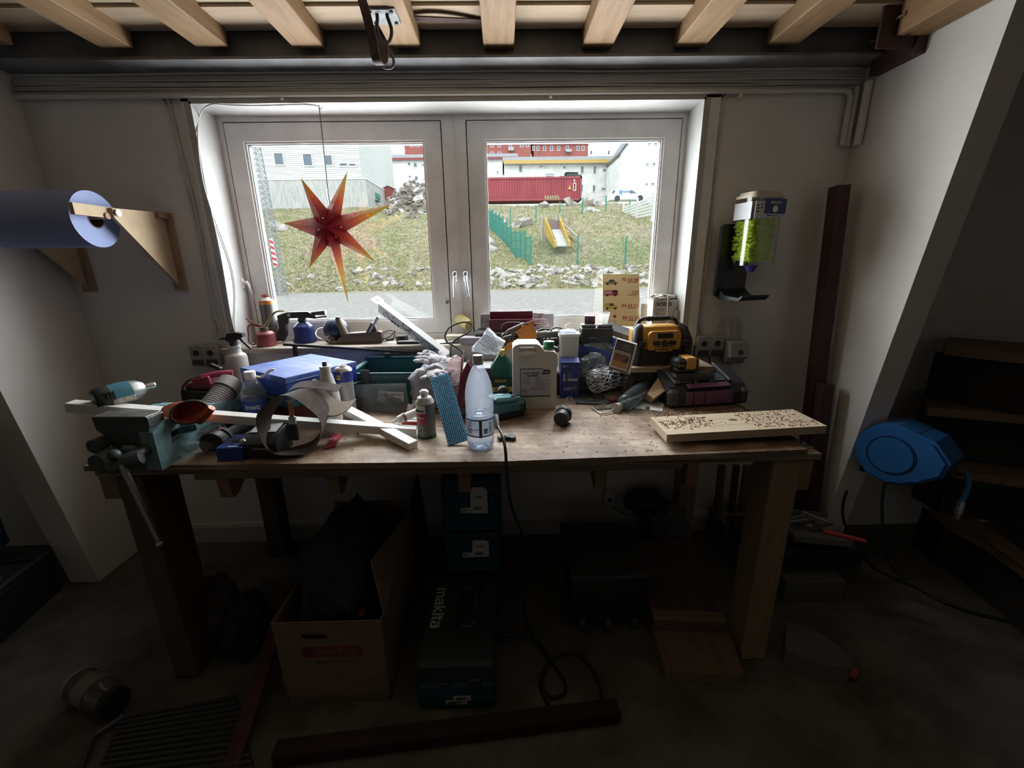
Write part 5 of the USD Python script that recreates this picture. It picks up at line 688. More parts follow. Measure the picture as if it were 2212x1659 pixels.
part(t, 'white_label', wlab(Hb * .55, Hb * .72, -.05, -.006, R_ + .0004), white); part(t, 'red_label', wlab(Hb * .32, Hb * .55, -.05, -.006, R_ + .0004), mat('label_red', (.40, .02, .06), .4)); part(t, 'picture_label', wlab(Hb * .06, Hb * .32, -.05, -.006, R_ + .0004), mat('label_green_grey', (.16, .19, .15), .5, var=.5, vs=60)); part(t, 'lettering', wrap(txt('WÜRTH', .009, (-.03, -.0006, Hb * .60), .0008, True, w=.042), R_ + .0006), ink); part(t, 'small_lettering', wrap(txt('silicone', .006, (-.025, -.0006, Hb * .46), .0008, True, w=.03), R_ + .0006), white)
# blue perforated pad
TL, TRi, BR, BL = at(926, 814, y=1.60), at(972, 810, y=1.60), B(1009, 953, ZB + .006), B(973, 961, ZB + .006); ex = TRi - TL; w1 = np.linalg.norm(ex); ex /= w1; dn = (BL + BR) / 2 - (TL + TRi) / 2; Ld = np.linalg.norm(dn); ey = dn / Ld; ex = ex - ey * (ex @ ey); ex /= np.linalg.norm(ex); nz = np.cross(ex, ey); nz = -nz if nz[2] < 0 else nz; Mp = np.eye(4); Mp[:3, 0], Mp[:3, 1], Mp[:3, 2], Mp[:3, 3] = ex, ey, nz, (TL + TRi) / 2
if np.linalg.det(Mp[:3, :3]) < 0: Mp[:3, 0] *= -1
t = thing('rubber_float', 'blue pimpled rubber pad leaning beside the big water bottle', 'pad', Mp); part(t, 'backing', box((.074, Ld, .006), (0, Ld / 2, 0), .002), mat('pad_dark', (.01, .03, .06), .6)); nub = trimesh.creation.cylinder(.0030, .007, sections=7); nb = []
for iy in range(int(Ld / .0082)):
    for ix in range(9): nb.append(mv(nub, (-.0335 + .0082 * ix + (.0041 if iy % 2 else 0) - .001, .006 + .0082 * iy, .006)))
part(t, 'pimples', cat(nb), mat('pad_blue', (.22, .56, .80), .3), kind='stuff', smooth=False)
# big water bottle
p = B(1038, 972); p[1] += .03; Hb = zat(p, 767) - ZB; R_ = .0465; hc = Hb * .90; t = thing('water_bottle', 'large clear two-litre plastic water bottle, partly filled, at the front of the bench', 'bottle', p)
prof = [(.030, .006), (.040, .0), (R_ * .97, .012), (R_, .025), (R_ * .96, .045), (R_, .052), (R_, Hb * .34), (R_ * .96, Hb * .355), (R_, Hb * .37), (R_ * .965, Hb * .385), (R_, Hb * .40), (R_ * 1.01, Hb * .55), (R_ * .98, Hb * .63), (R_ * .88, Hb * .71), (R_ * .70, Hb * .79), (R_ * .48, Hb * .86), (.0155, Hb * .895), (.0145, Hb * .93)]
f_ = lambda z: float(np.interp(z, [a[1] for a in prof[1:]], [a[0] for a in prof[1:]])); part(t, 'bottle', lathe(prof, 40), pet, smooth=50); part(t, 'water', lathe([(0, .008), (.036, .004)] + [(f_(z) - .0014, z) for z in (.012, .025, .045, .052, .09, .125)] + [(0, .125)], 40), watm, smooth=50)
for k in range(5): a = k * 1.2566 + .3; part(t, 'foot', blob((.034, .034, .02), (.026 * math.cos(a), .026 * math.sin(a), .010), .0, 4, k, 2), pet)
part(t, 'cap', lathe([(0, hc + .002), (.0172, hc + .002), (.0178, Hb - .003), (.016, Hb), (0, Hb)], 28), mat('pale_lilac_cap', (.52, .52, .58), .45)); part(t, 'label', lathe([(R_ * 1.012, .052), (R_ * 1.02, .052), (R_ * 1.02, .112), (R_ * 1.012, .112)], 40), clear('label_film', (.8, .82, .85), .2, haze=.38, hcol=(.62, .62, .62)))
part(t, 'blue_stripe', [lathe([(R_ * 1.012, z0), (R_ * 1.026, z0), (R_ * 1.026, z0 + .004), (R_ * 1.012, z0 + .004)], 40) for z0 in (.052,)], mat('stripe_blue', (.03, .05, .28), .4)); part(t, 'blue_stripe', lathe([(R_ * 1.012, .109), (R_ * 1.026, .109), (R_ * 1.026, .113), (R_ * 1.012, .113)], 40), mat('stripe_blue', (.03, .05, .28))); lb = []
for k in range(12): lb.append(wlab(.062 + .0038 * k, .0637 + .0038 * k, -.046, -.046 + (.02 if k % 3 else .012), R_ * 1.028)); 
for k in range(12): lb.append(wlab(.062 + .0034 * k, .0634 + .0034 * k, .034, .034 + (.012 if k % 4 else .007), R_ * 1.028))
for k in range(9): lb.append(wlab(.064, .082, .014 + .0016 * k, .0146 + .0016 * k + .0005 * (k % 3), R_ * 1.028))
part(t, 'print', lb + [wlab(.050, .112, -.001, .009, R_ * 1.027), wrap(txt('2L', .006, (-.026, 0, .058), .0008), R_ * 1.028)], mat('dim_print', (.14, .15, .17), .6))
# teal sander with cable
p = B(1100, 912); t = thing('teal_sander', 'teal electric tool with a black knob lying behind the big water bottle', 'power tool', TR(p + [-.015, .07, .0], rz=28)); part(t, 'body', [box((.17, .085, .065), (0, 0, .045), .02)], mteal); part(t, 'top', mv(box((.10, .08, .02), (0, 0, 0), .008), TR((-.01, 0, .08), 0, 6)), mat('tool_teal_pale', (.10, .28, .34), .35)); part(t, 'foot', box((.15, .075, .02), (0, 0, .01), .006), black); part(t, 'knob', mv(trimesh.creation.icosphere(2, .024), (.02, .055, .09)), black); part(t, 'slot', box((.045, .006, .004), (.035, -.025, .089), .001), black); part(t, 'lettering', mv(txt('makita', .011, (-.03, .01, .0905), .0008, True, mode='flat'), rot(0, 4)), white); part(t, 'vents', [box((.003, .0875, .03), (.05 + .007 * k, 0, .04)) for k in range(4)], dgrey)
t = thing('tool_cable', 'thick dark cable running from the teal tool over the bench edge down to the floor', 'cable'); part(t, 'sleeve', tube([at(1071, 898, y=1.36), at(1073, 912, y=1.33), at(1075, 925, y=1.31)], [.009, .008, .006], 10), grey); part(t, 'cable', tube([at(1071, 898, y=1.36), at(1075, 922, y=1.31), at(1085, 940, y=1.26), at(1092, 975, y=1.212), at(1094, 1010, y=1.20), at(1100, 1070, y=1.22), at(1112, 1115, y=1.28), at(1126, 1148, y=1.4), at(1138, 1250, y=1.6), at(1130, 1310, z=.03), at(1150, 1370, z=.012), at(1190, 1430, z=.01), at(1222, 1480, z=.01), at(1215, 1500, z=.01), at(1190, 1505, z=.018), at(1172, 1480, z=.022), at(1175, 1445, z=.02), at(1200, 1420, z=.022), at(1240, 1412, z=.012), at(1275, 1440, z=.01), at(1297, 1490, z=.01), at(1292, 1520, z=.03)], .0048, 8, 160), black)
t = thing('black_clamp', 'small black spring clip with a knob right of the big water bottle', 'clip', TR(B(1088, 950), rz=10)); part(t, 'jaws', [mv(box((.045, .018, .012), (0, 0, .008), .004), rot(0, 0, s)) for s in (18, -18)], black); part(t, 'pad', [cyl((.03, -.008, 0), (.03, -.008, .014), .013), cyl((.028, .012, 0), (.028, .012, .012), .011)], black)
# gloves
gl = mat('striped_glove', (.45, .43, .45), .9, col2=(.08, .10, .17), vs=16, ramp=(.40, .46), stretch=(3, 1, 1)); c = at(945, 800, y=1.80)
def glove(name, M, label, mt, s=1.0):
    import manifold3d as m3
    def hull(a, ra, b, rb): return m3.Manifold.batch_hull([m3.Manifold.sphere(ra, 12).translate(a), m3.Manifold.sphere(rb, 12).translate(b)])
    g = hull((0, 0, 0), .036, (.05, 0, 0), .034)
    for k, l in enumerate((.055, .065, .06, .05)): y = -.03 + .02 * k; g = g + hull((.06, y, 0), .014, (.085, y * 1.2, .012), .013) + hull((.085, y * 1.2, .012), .013, (.07 + l, y * 1.35, -.004), .011)
    g = g + hull((.01, -.025, 0), .018, (.05, -.062, .005), .013); me = g.refine_to_length(.008).to_mesh(); m = trimesh.Trimesh(me.vert_properties[:, :3], me.tri_verts); m.apply_scale([s, s, .6 * s]); m = bumpy(m, .006, 35, 3); trimesh.smoothing.filter_taubin(m, iterations=8)
    t = thing(name, label, 'glove', M); part(t, 'hand', m, mt, smooth=True); part(t, 'cuff', mv(lathe([(.034 * s, 0), (.04 * s, .0), (.043 * s, .06), (.037 * s, .06)], 20), rot(0, -90), (-.015, 0, 0), np.diag([1, 1, .6, 1])), mat('cuff_knit', (.5, .47, .45), .95)); return t
glove('work_glove', TR(c + [-.03, -.02, -.01], 10, -10, -50), 'grey and blue striped work glove lying on top of the pile behind the blue pad', gl); glove('work_glove', TR(c + [.02, .06, .02], -20, -12, 160), 'second striped work glove underneath, towards the maroon disc box', gl); solo('folded_rag', blob((.24, .17, .20), (0, 0, .09), .35, 5, 12), mat('grey_rag', (.34, .34, .38), .95, var=.3, vs=9), 'folded grey rag under the striped gloves', 'cloth', M=(c[0] + .0, 1.80, ZB)); solo('clear_pouch', blob((.07, .06, .13), (0, 0, .06), .3, 5, 15), clear('pouch_film', (.8, .72, .72), .1, haze=.4, hcol=(.6, .5, .5)), 'pinkish clear plastic pouch left of the maroon disc box', 'packaging', M=TR(at(975, 830, y=1.72), ry=15))
# maroon disc box
mb = mat('maroon_card', (.13, .012, .03), .45); y_ = 1.66; p0, p1 = at(992, 850, y=y_), at(1030, 846, y=y_); zb = at(1000, 850, y=y_)[2]; t = thing('disc_box', 'dark maroon box with a rounded top and pink sticker behind the big water bottle', 'box', TR((p0[0] - .015, y_ + .01, ZB), ry=8)); hT = zat(p0, 760) - ZB
part(t, 'body', [up_poly([(0, .05), (.0, hT * .45), (.008, hT * .72), (.025, hT * .9), (.05, hT * .8), (.085, hT * .6), (.09, .05)], .05, 0)], mb); part(t, 'base', box((.095, .055, .05), (.045, .025, .025), .003), mat('grey_base', (.2, .2, .19), .6)); part(t, 'flap', side_poly([(0, hT * .3), (.06, hT * .45), (.08, hT * .8), (.05, hT), (0, hT * .9)], .004, -.002), mb); part(t, 'sticker', mv(box((.045, .001, .018)), TR((.045, -.0515, hT * .86), 0, 42)), mat('pink_sticker', (.62, .25, .33), .5)); part(t, 'sticker_print', mv(box((.012, .001, .004)), TR((.047, -.0525, hT * .86), 0, 42)), ink); part(t, 'print', mv(txt('Rodac', .013, (0, 0, 0), .0008, w=.05), rot(0, -78), (.022, -.0505, .085)), mat('dim_pink', (.3, .16, .18), .6))
# plastic bag with text
A4 = [at(1020, 762, y=1.86), at(1050, 712, y=1.92), at(1088, 735, y=1.90), at(1078, 765, y=1.84)]; m = prism(A4, (0, .03, .005)).subdivide().subdivide().subdivide().subdivide(); m = bumpy(m, .02, 22, 6); t = thing('plastic_bag', 'crumpled clear plastic bag with pale print standing behind the water bottle cap', 'bag'); part(t, 'film', m, clear('bag_film', (.86, .89, .93), .08, haze=.38, hcol=(.66, .7, .76)), smooth=50); ex = A4[2] - A4[1]; ex /= np.linalg.norm(ex); ey = (A4[1] - A4[0]); ey -= ex * (ex @ ey); ey /= np.linalg.norm(ey); Mb = np.eye(4); Mb[:3, 0], Mb[:3, 1], Mb[:3, 2], Mb[:3, 3] = ex, ey, np.cross(ex, ey), sum(A4) / 4 - np.array([0, .012, 0]); part(t, 'print', mv(lines([(-.02 + .009 * k, -.045, .03 - .006 * (k % 3)) for k in range(6)], .003, 0, .006, 'flat'), Mb), mat('bag_print', (.35, .37, .42), .6))
# black storage case and clutter under the sill right of the mullion
t = thing('storage_case', 'black ribbed storage case with a pale edge under the pile right of the mullion', 'case', (.22, 1.985, ZB)); part(t, 'body', box((.52, .15, .10), (0, 0, .05), .004), black); part(t, 'ribs', [box((.52, .004, .006), (0, -.077, .03 + .018 * k)) for k in range(4)], black); part(t, 'lid', box((.53, .16, .012), (0, 0, .107), .002), mat('pale_edge', (.28, .28, .28), .5))
t = thing('burgundy_carton', 'dusky burgundy carton with a pale lid under the sill by the mullion', 'carton', TR((-.145, 1.97, ZB), rz=2)); part(t, 'carton', box((.17, .15, .135), (0, 0, .0675), .002), mat('burgundy_card', (.15, .075, .09), .6)); part(t, 'lid', box((.175, .155, .006), (0, 0, .138), .001), mat('pale_lid', (.5, .5, .48), .6))
c = at(1128, 728, y=1.91); t = thing('orange_housing', 'orange plastic half of a power-tool housing on the pile behind the car-wash canister', 'tool housing', TR(c, rx=-12, rz=0)); oh = mat('orange_plastic', (.62, .25, .05), .45); k_ = 2.13e-3 / 1.0; pxy = lambda px, py: ((px - 1128) * .00207, (728 - py) * .00207)
part(t, 'shell', [up_poly([pxy(*q) for q in ((1088, 757), (1094, 742), (1112, 735), (1122, 728), (1115, 716), (1128, 707), (1127, 700), (1138, 703), (1148, 695), (1154, 697), (1154, 708), (1160, 722), (1156, 738), (1140, 740), (1122, 750), (1100, 756))], .035, .017)], oh)
part(t, 'screw_boss', [cyl((pxy(*q)[0], -.017, pxy(*q)[1]), (pxy(*q)[0], -.022, pxy(*q)[1]), .006) for q in ((1120, 721), (1151, 702), (1157, 728), (1113, 742), (1104, 748), (1150, 715))], mat('orange_boss', (.5, .18, .04), .5)); part(t, 'moulded_rib', [tube([(pxy(1124, 712)[0], -.018, pxy(1124, 712)[1]), (pxy(1140, 708)[0], -.018, pxy(1140, 708)[1]), (pxy(1150, 706)[0], -.018, pxy(1150, 706)[1])], .003, 6, 10), tube([(pxy(1120, 735)[0], -.018, pxy(1120, 735)[1]), (pxy(1130, 745)[0], -.018, pxy(1130, 745)[1])], .003, 6, 10)], oh)
p, q = at(1086, 722, y=1.98), at(1135, 700, y=2.02); t = thing('soldering_iron', 'dark grey pen-shaped tool with a thin tip leaning behind the orange housing', 'soldering iron', frame(p, q - p)); part(t, 'handle', rev([(0, .02), (.008, .02), (.012, .035), (.012, .115), (.009, .12), (0, .12)], 16), dgrey); part(t, 'tip', rev([(0, -.008), (.003, -.004), (.006, .02), (0, .02)], 12), steel)
rg = random.Random(12)
for k in range(7):
    x0p = 1080 + 18 * k; solo('tangled_cable', tube([at(x0p + rg.uniform(-8, 8), 745 + rg.uniform(-8, 12), y=1.97), at(x0p + 20 + rg.uniform(-12, 12), 715 + rg.uniform(-8, 14), y=2.0), at(x0p + 38, 722 + rg.uniform(-12, 12), y=2.02), at(x0p + 22, 742 + rg.uniform(-8, 8), y=1.99), at(x0p + 50, 750 + rg.uniform(-10, 8), y=1.98)], .0038, 7, 40), black, 'black cable in the tangle behind the car-wash canister', 'cable', 'tangled black cables')
for k, (px, py, s, a) in enumerate(((1098, 735, (.05, .04, .045), 12), (1178, 722, (.13, .06, .03), 3), (1192, 738, (.11, .05, .025), 6), (1180, 752, (.12, .05, .02), -8))): solo('adapter', mv(box(s, (0, 0, 0), .006), rot(0, -a)), (black, mat('grey_adapter', (.07, .07, .075), .4))[k % 2], ('stubby black plug left of the orange housing', 'flat black adapter at the top of the cable tangle', 'dark grey adapter right of the orange housing', 'flat grey tool body at the bottom of the cable tangle')[k], 'adapter', M=at(px, py, y=2.0 - .01 * k))
solo('wire_arc', tube([at(1083, 712, y=2.03), at(1088, 700, y=2.04), at(1110, 696, y=2.05), at(1135, 700, y=2.05)], .0028, 6, 24), dgrey, 'thin dark wire arching left of the orange housing', 'wire')
# borup bottle
p = np.array([at(1085, 800, y=1.90)[0], 1.90, ZB]); Hb = zat(p, 755) - ZB; t = thing('green_bottle', 'green plastic bottle with a yellow cap left of the car-wash canister', 'bottle', p); gb = mat('bottle_green', (.012, .11, .07), .25, coat=.3, transl=.12); rr2 = lambda w, d, r=.018: rrect(w, d, r)
def loft(secs, cr=.42): # stack of (w, d, z) rounded rectangles
    out = []; n = None
    for w, d, z in secs: c = np.array(rrect(w, d, min(w, d) * cr, q=5).exterior.coords)[:, :2]; out.append(np.c_[c, np.full(len(c), z)])
    m = skin(out); 
    for c, fl in ((out[0], 1), (out[-1], 0)):
        k = len(m.vertices); v = np.vstack([m.vertices, c, c.mean(0)]); n = len(c); f = [[k + n, k + i + 1, k + i] if fl else [k + n, k + i, k + i + 1] for i in range(n - 1)]; m = trimesh.Trimesh(v, np.vstack([m.faces, f]), process=False)
    return m
hs = Hb * .62; part(t, 'bottle', loft([(.10, .055, 0), (.108, .06, .006), (.108, .06, hs), (.104, .056, hs + .014), (.04, .036, hs + .062), (.034, .034, hs + .07), (.034, .034, Hb - .03)]), gb, smooth=35); part(t, 'cap', lathe([(0, Hb - .037), (.0195, Hb - .037), (.019, Hb - .002), (.017, Hb), (0, Hb)], 28), mat('ochre_cap', (.52, .40, .10), .45)); part(t, 'dark_label', mv(poly(rrect(.098, .10, .006), .0008), STAND, (0, -.0303, .055)), mat('label_black_green', (.01, .035, .025), .4)); yl = mat('label_yellow', (.52, .42, .06), .5); part(t, 'yellow_band', box((.09, .0008, .022), (.0, -.0315, .045)), yl); part(t, 'lettering', [txt('BORUP', .012, (-.008, -.0313, .085), .0008, True, w=.05)], yl); part(t, 'small_lettering', txt('PETROLEUM', .009, (0, -.0321, .045), .0008, True, w=.07), ink)
# car wash canister
y_ = 1.715; p = np.array([at(1155, 884, y=y_)[0], y_, ZB]); W_ = at(1203, 850, y=y_)[0] - at(1109, 850, y=y_)[0]; Hc = zat(p, 744) - ZB; k = W_ / 95; cv = lambda px, py: ((px - 1155.5) * k, (886 - py) * Hc / 142)
sh = Polygon([cv(*q) for q in ((1110, 886), (1108, 880), (1109, 752), (1114, 746), (1122, 743.5), (1160, 743.5), (1167, 747), (1176, 759), (1196, 760), (1203, 766), (1203.5, 880), (1201, 886))]).buffer(-.006).buffer(.006, quad_segs=6); hole = Polygon([cv(*q) for q in ((1122, 752), (1126, 750), (1156, 750), (1160, 753), (1157, 759), (1125, 759))]).buffer(.002)
t = thing('car_wash_canister', 'white car-wash canister with moulded handle and green screw cap in the middle of the bench', 'canister', (p[0], y_, ZB)); cw = mat('canister_white', (.64, .62, .58), .45, transl=.12); part(t, 'body', up_poly(sh.difference(hole), .125, .125), cw, smooth=30)
part(t, 'grip', mv(blob((.088, .05, .028), (0, 0, 0), 0, 4, 1, 3), (cv(1141, 764)[0], .006, cv(1141, 764.5)[1])), cw, smooth=True); c = cv(1188, 760); part(t, 'neck', cyl((c[0], .05, c[1] - .01), (c[0], .05, c[1] + .01), .022, n=24), cw); part(t, 'cap', [cyl((c[0], .05, c[1] + .006), (c[0], .05, c[1] + .014), .026, n=24), cyl((c[0], .05, c[1] + .014), (c[0], .05, c[1] + .034), .023, n=24)], mat('cap_green', (.02, .20, .07), .4)); part(t, 'cap_top', cyl((c[0], .05, c[1] + .034), (c[0], .05, c[1] + .036), .019, n=24), white)
lx0, lz0 = cv(1125, 858); lx1, lz1 = cv(1190, 796); lm = mat('label_pale', (.50, .50, .54), .5); dg = mat('label_dark_green', (.02, .09, .085), .5); part(t, 'label', box((lx1 - lx0, .0008, lz1 - lz0), ((lx0 + lx1) / 2, -.0004, (lz0 + lz1) / 2)), lm); lw, lh = lx1 - lx0, lz1 - lz0
part(t, 'label_border', [box((.003, .001, lh), (lx0, -.0006, (lz0 + lz1) / 2)), box((lw * .75, .001, .003), (lx0 + lw * .37, -.0006, lz1)), mv(box((lw, .001, .006)), ((lx0 + lx1) / 2, -.0006, lz0 + .003)), mv(box((lw * .38, .001, .005)), (lx0 + lw * .4, -.0006, lz1 - lh * .245))], dg); part(t, 'lettering', [txt('CAR-WASH', .0095, (lx0 + lw * .36, -.0008, lz1 - lh * .15), .0008, True, w=lw * .52)], ink)
part(t, 'logo', [up_poly([(lx0 + lw * .70, lz1 - lh * .20), (lx0 + lw * .75, lz1 - lh * .04), (lx0 + lw * .93, lz1 - lh * .04), (lx0 + lw * .99, lz1 - lh * .08), (lx0 + lw * .99, lz1 - lh * .15), (lx0 + lw * .92, lz1 - lh * .20)], .0006, -.0009)], ink, 'black logo'); part(t, 'logo_letters', txt('KD', .0085, (lx0 + lw * .85, -.0016, lz1 - lh * .12), .0006, True, w=lw * .2), lm)
dc = (lx0 + lw * .15, lz0 + lh * .22); part(t, 'hazard_diamond', [mv(box((.021, .0008, .021)), rot(0, 45), (dc[0], -.0009, dc[1]))], mat('hazard_red', (.4, .12, .1), .5)); part(t, 'hazard_field', [mv(box((.017, .0008, .017)), rot(0, 45), (dc[0], -.0014, dc[1]))], lm); part(t, 'hazard_sign', [box((.010, .0008, .002), (dc[0], -.002, dc[1] - .002)), box((.004, .0008, .004), (dc[0] - .002, -.002, dc[1] + .001))], ink)
rg = random.Random(3); part(t, 'small_print', lines([(lz1 - lh * (.30 + .055 * q), lx0 + lw * .05, lx0 + lw * rg.uniform(.22, .42)) for q in range(5)] + [(lz1 - lh * (.32 + .045 * q), lx0 + lw * .48, lx0 + lw * rg.uniform(.7, .95)) for q in range(7)] + [(lz1 - lh * (.66 + .045 * q), lx0 + lw * .32, lx0 + lw * rg.uniform(.75, .95)) for q in range(3)], .0018, 0, -.001), mat('small_print_grey', (.2, .2, .22), .6))
# nkt carton
pr_ = B(1230, 860); W_ = .085; Hc = zat(pr_, 783) - ZB; t = thing('navy_carton', 'tall navy blue carton standing right of the car-wash canister', 'carton', TR((pr_[0], pr_[1], ZB), rz=-3)); part(t, 'carton', box((W_, .12, Hc), (0, .06, Hc / 2), .0015), navy); part(t, 'lid_flap', [mv(box((W_, .05, .0015)), TR((0, .02, Hc + .006), 14)), mv(box((W_, .07, .0015)), TR((0, .085, Hc + .008), -5))], mat('navy_flap', (.06, .09, .32), .5)); part(t, 'lettering', [txt('NKT', .010, (-.022, -.0003, Hc - .018), .0008, True), txt('NKT', .014, (.002, -.0003, .045), .0008, True, w=.055)], mat('print_grey', (.4, .42, .5), .5)); part(t, 'label', [box((.045, .001, .012), (.012, -.0005, Hc * .52)), box((.008, .001, .035), (-.026, -.0005, Hc * .58))], mat('print_grey', (.4, .42, .5), .5)); part(t, 'print', lines([(Hc * .60 + .008 * q, -.012, .012 - .004 * q) for q in range(3)], .002, 0, -.0005), mat('print_grey', (.4, .42, .5), .5)); solo('foil_bits', [mv(tube([(0, 0, 0), (.012, .01, .008), (.02, 0, .016)], .002, 5, 8), rot(0, 0, 70 * k), (.03 * k, -.01, .002)) for k in range(3)], steel, 'small curled metal shavings at the foot of the navy carton', 'shavings', M=B(1213, 866), kind=None)
# white tub
p = np.array([at(1227, 760, y=1.965)[0], 1.965, ZB + .113]); Ht = zat(p, 722) - p[2]; t = thing('white_tub', 'white rectangular plastic tub with a plastic film inside, behind the navy carton', 'tub', p); part(t, 'tub', [loft([(.08, .075, 0), (.083, .078, .004), (.092, .088, Ht)], .16)], bw); part(t, 'rim', [poly(rrect(.10, .096, .016).difference(rrect(.086, .08, .012)), .012)], white, M=TR((0, 0, Ht - .004))); part(t, 'film', blob((.08, .07, .03), (0, 0, Ht + .008), .5, 8, 5), clear('bag_film', (.86, .89, .93)))
# black trays, purple carton, clear cup, white wire
p = at(1282, 735, y=2.05); t = thing('black_bracket', 'black moulded plastic bracket box on the sill edge below the purple carton', 'bracket', TR((p[0], 2.05, ZB + .12), rz=-3)); zt_ = zat((p[0], 2.05), 706) - ZB - .12; part(t, 'body', [box((.15, .09, zt_), (.01, 0, zt_ / 2), .004), box((.04, .05, zt_ * .8), (-.085, -.01, zt_ * .45), .004)], black); part(t, 'clear_cover', [box((.07, .05, .014), (s, -.01, zt_ + .008), .003) for s in (-.03, .048)], mat('smoky_lid', (.12, .125, .13), .2)); part(t, 'lip', tube([(-.07, -.047, .01), (-.06, -.048, .03), (.06, -.048, .032), (.09, -.048, .02)], .004, 6, 20), black)
zs_ = ZB + .12 + zt_ + .015; p = at(1274, 702, y=2.07); t = thing('purple_carton', 'small purple and white carton standing on the black bracket', 'carton', TR((p[0], 2.075, zs_), rz=-10)); part(t, 'carton', box((.05, .04, .036), (0, 0, .018), .001), mat('dull_purple', (.12, .065, .12), .5)); part(t, 'flap', mv(box((.05, .03, .001)), TR((0, .0, .045), 25)), mat('purple_flap', (.22, .17, .2), .6)); t = thing('clear_cup', 'crumpled clear plastic cup beside the purple carton', 'cup', TR((at(1302, 700, y=2.07)[0], 2.075, zs_), ry=4)); part(t, 'cup', lathe([(.022, 0), (.024, .002), (.030, .05), (.0305, .052)], 24), clear('cup_film', (.8, .82, .84), .1, haze=.4)); part(t, 'rim', tube([(.03 * math.cos(a), .03 * math.sin(a), .051) for a in np.linspace(0, 6.283, 24)], .0015, 6), white)
solo('white_wire', tube([at(1246, 706, y=2.06), at(1228, 700, y=2.05), at(1221, 706, y=2.04), at(1230, 718, y=2.02), at(1236, 726, y=2.0)], .0026, 6, 30), white, 'white wire looping above the white tub', 'wire')
P4 = [at(1319, 712, y=2.03), at(1377, 732, y=2.0), at(1377, 748, y=1.985), at(1316, 722, y=2.02)]; t = thing('grey_tray', 'flat dark grey metal tray tilted beside the radio', 'tray'); part(t, 'tray', prism(P4, (0, .1, .03)), mat('slate_metal', (.10, .11, .12), .4), smooth=False)
# big nkt carton with bag
p0, p1 = at(1243, 772, y=1.97), at(1338, 784, y=1.95); d = p1 - p0; L = np.linalg.norm(d); z0_ = p0[2] - ZB; t = thing('long_blue_carton', 'long open dark blue carton filled with plastic film, behind the wire mesh roll', 'carton', frame((p0[0], p0[1], ZB + .035), (d[0], d[1], 0))); hN = zat(p0, 742) - ZB - .035; part(t, 'front_wall', [up_poly([(0, 0), (L + .03, 0), (L + .03, hN * .72), (L * .6, hN * .86), (L * .2, hN * .95), (0, hN)], .003, 0)], navy); part(t, 'side_wall', box((.003, .11, hN), (0, .055, hN / 2)), navy); part(t, 'side_wall', box((.003, .11, hN * .8), (L + .03, .055, hN * .4)), navy); part(t, 'rear_wall', box((L + .03, .003, hN), (L / 2 + .015, .11, hN / 2)), navy); part(t, 'base', box((L + .03, .11, .003), (L / 2 + .015, .055, .0015)), navy); part(t, 'lettering', txt('NKT', .016, (L * .68, -.0032, hN * .45), .0008, True, w=.085), mat('print_dim', (.16, .18, .3), .5)); part(t, 'film', blob((L * .95, .10, .05), (L * .5, .055, hN * .85), .45, 7, 21), clear('bag_film', (.86, .89, .93)), smooth=50); part(t, 'inner_box', mv(box((.06, .05, .05), (0, 0, 0), .002), TR((L * .95, .05, hN * .95), 0, 12, 15)), navy)
solo('carton_base', box((.36, .13, .03), (0, 0, .015), .003), mat('ply_dark', (.12, .09, .07), .8), 'dark strip of wood under the long blue carton', 'board', M=((p0 + p1)[0] / 2 + .015, 2.02, ZB)); solo('dark_lead', tube([at(1272, 732, y=1.96), at(1290, 733, y=1.945), at(1310, 748, y=1.93), at(1330, 757, y=1.92)], .003, 6, 24), black, 'thin black lead bending over the long blue carton', 'wire')
# film bag and mesh roll
solo('film_bag', blob((.17, .12, .15), (0, 0, .06), .5, 5, 33, 4), clear('bag_clear', (.75, .77, .78), .07, haze=.26, hcol=(.4, .42, .43)), 'crumpled clear plastic bag between the navy carton and the wire mesh roll', 'bag', M=at(1278, 828, y=1.92), smooth=60)
p, q = at(1285, 824, y=1.80), at(1376, 800, y=1.96); d = q - p; L = np.linalg.norm(d); t = thing('wire_mesh_roll', 'roll of thin chicken wire lying on the bench left of the lying bottle', 'wire roll', frame(p, d)); wires = []
for R2, nn in ((.052, 15), (.046, 13), (.036, 11), (.022, 7)):
    nl = int(L / .013)
    for a in range(nn): wires.append(tube([(L * s / nl + (.003 if (s + a) % 2 else 0), (R2 + .002 * math.sin(5 * s + a)) * math.cos(2 * math.pi * (a + .5 * ((s // 2) % 2) + .0 * s) / nn + .12 * (s % 2)), (R2 + .002 * math.sin(3 * s + a)) * math.sin(2 * math.pi * (a + .5 * ((s // 2) % 2)) / nn + .12 * (s % 2))) for s in range(nl + 1)], .0008, 3))
    wires.append(tube([(0, R2 * math.cos(x), R2 * math.sin(x)) for x in np.linspace(0, 6.283, 30)], .0011, 4))
wires.append(tube([(-.001, (.016 + .0016 * x) * math.cos(x), (.016 + .0016 * x) * math.sin(x)) for x in np.linspace(0, 23, 120)], .001, 4)); part(t, 'wire_mesh', cat(wires), mat('galvanised_wire', (.5, .5, .5), .35, .9), kind='stuff', smooth=60)
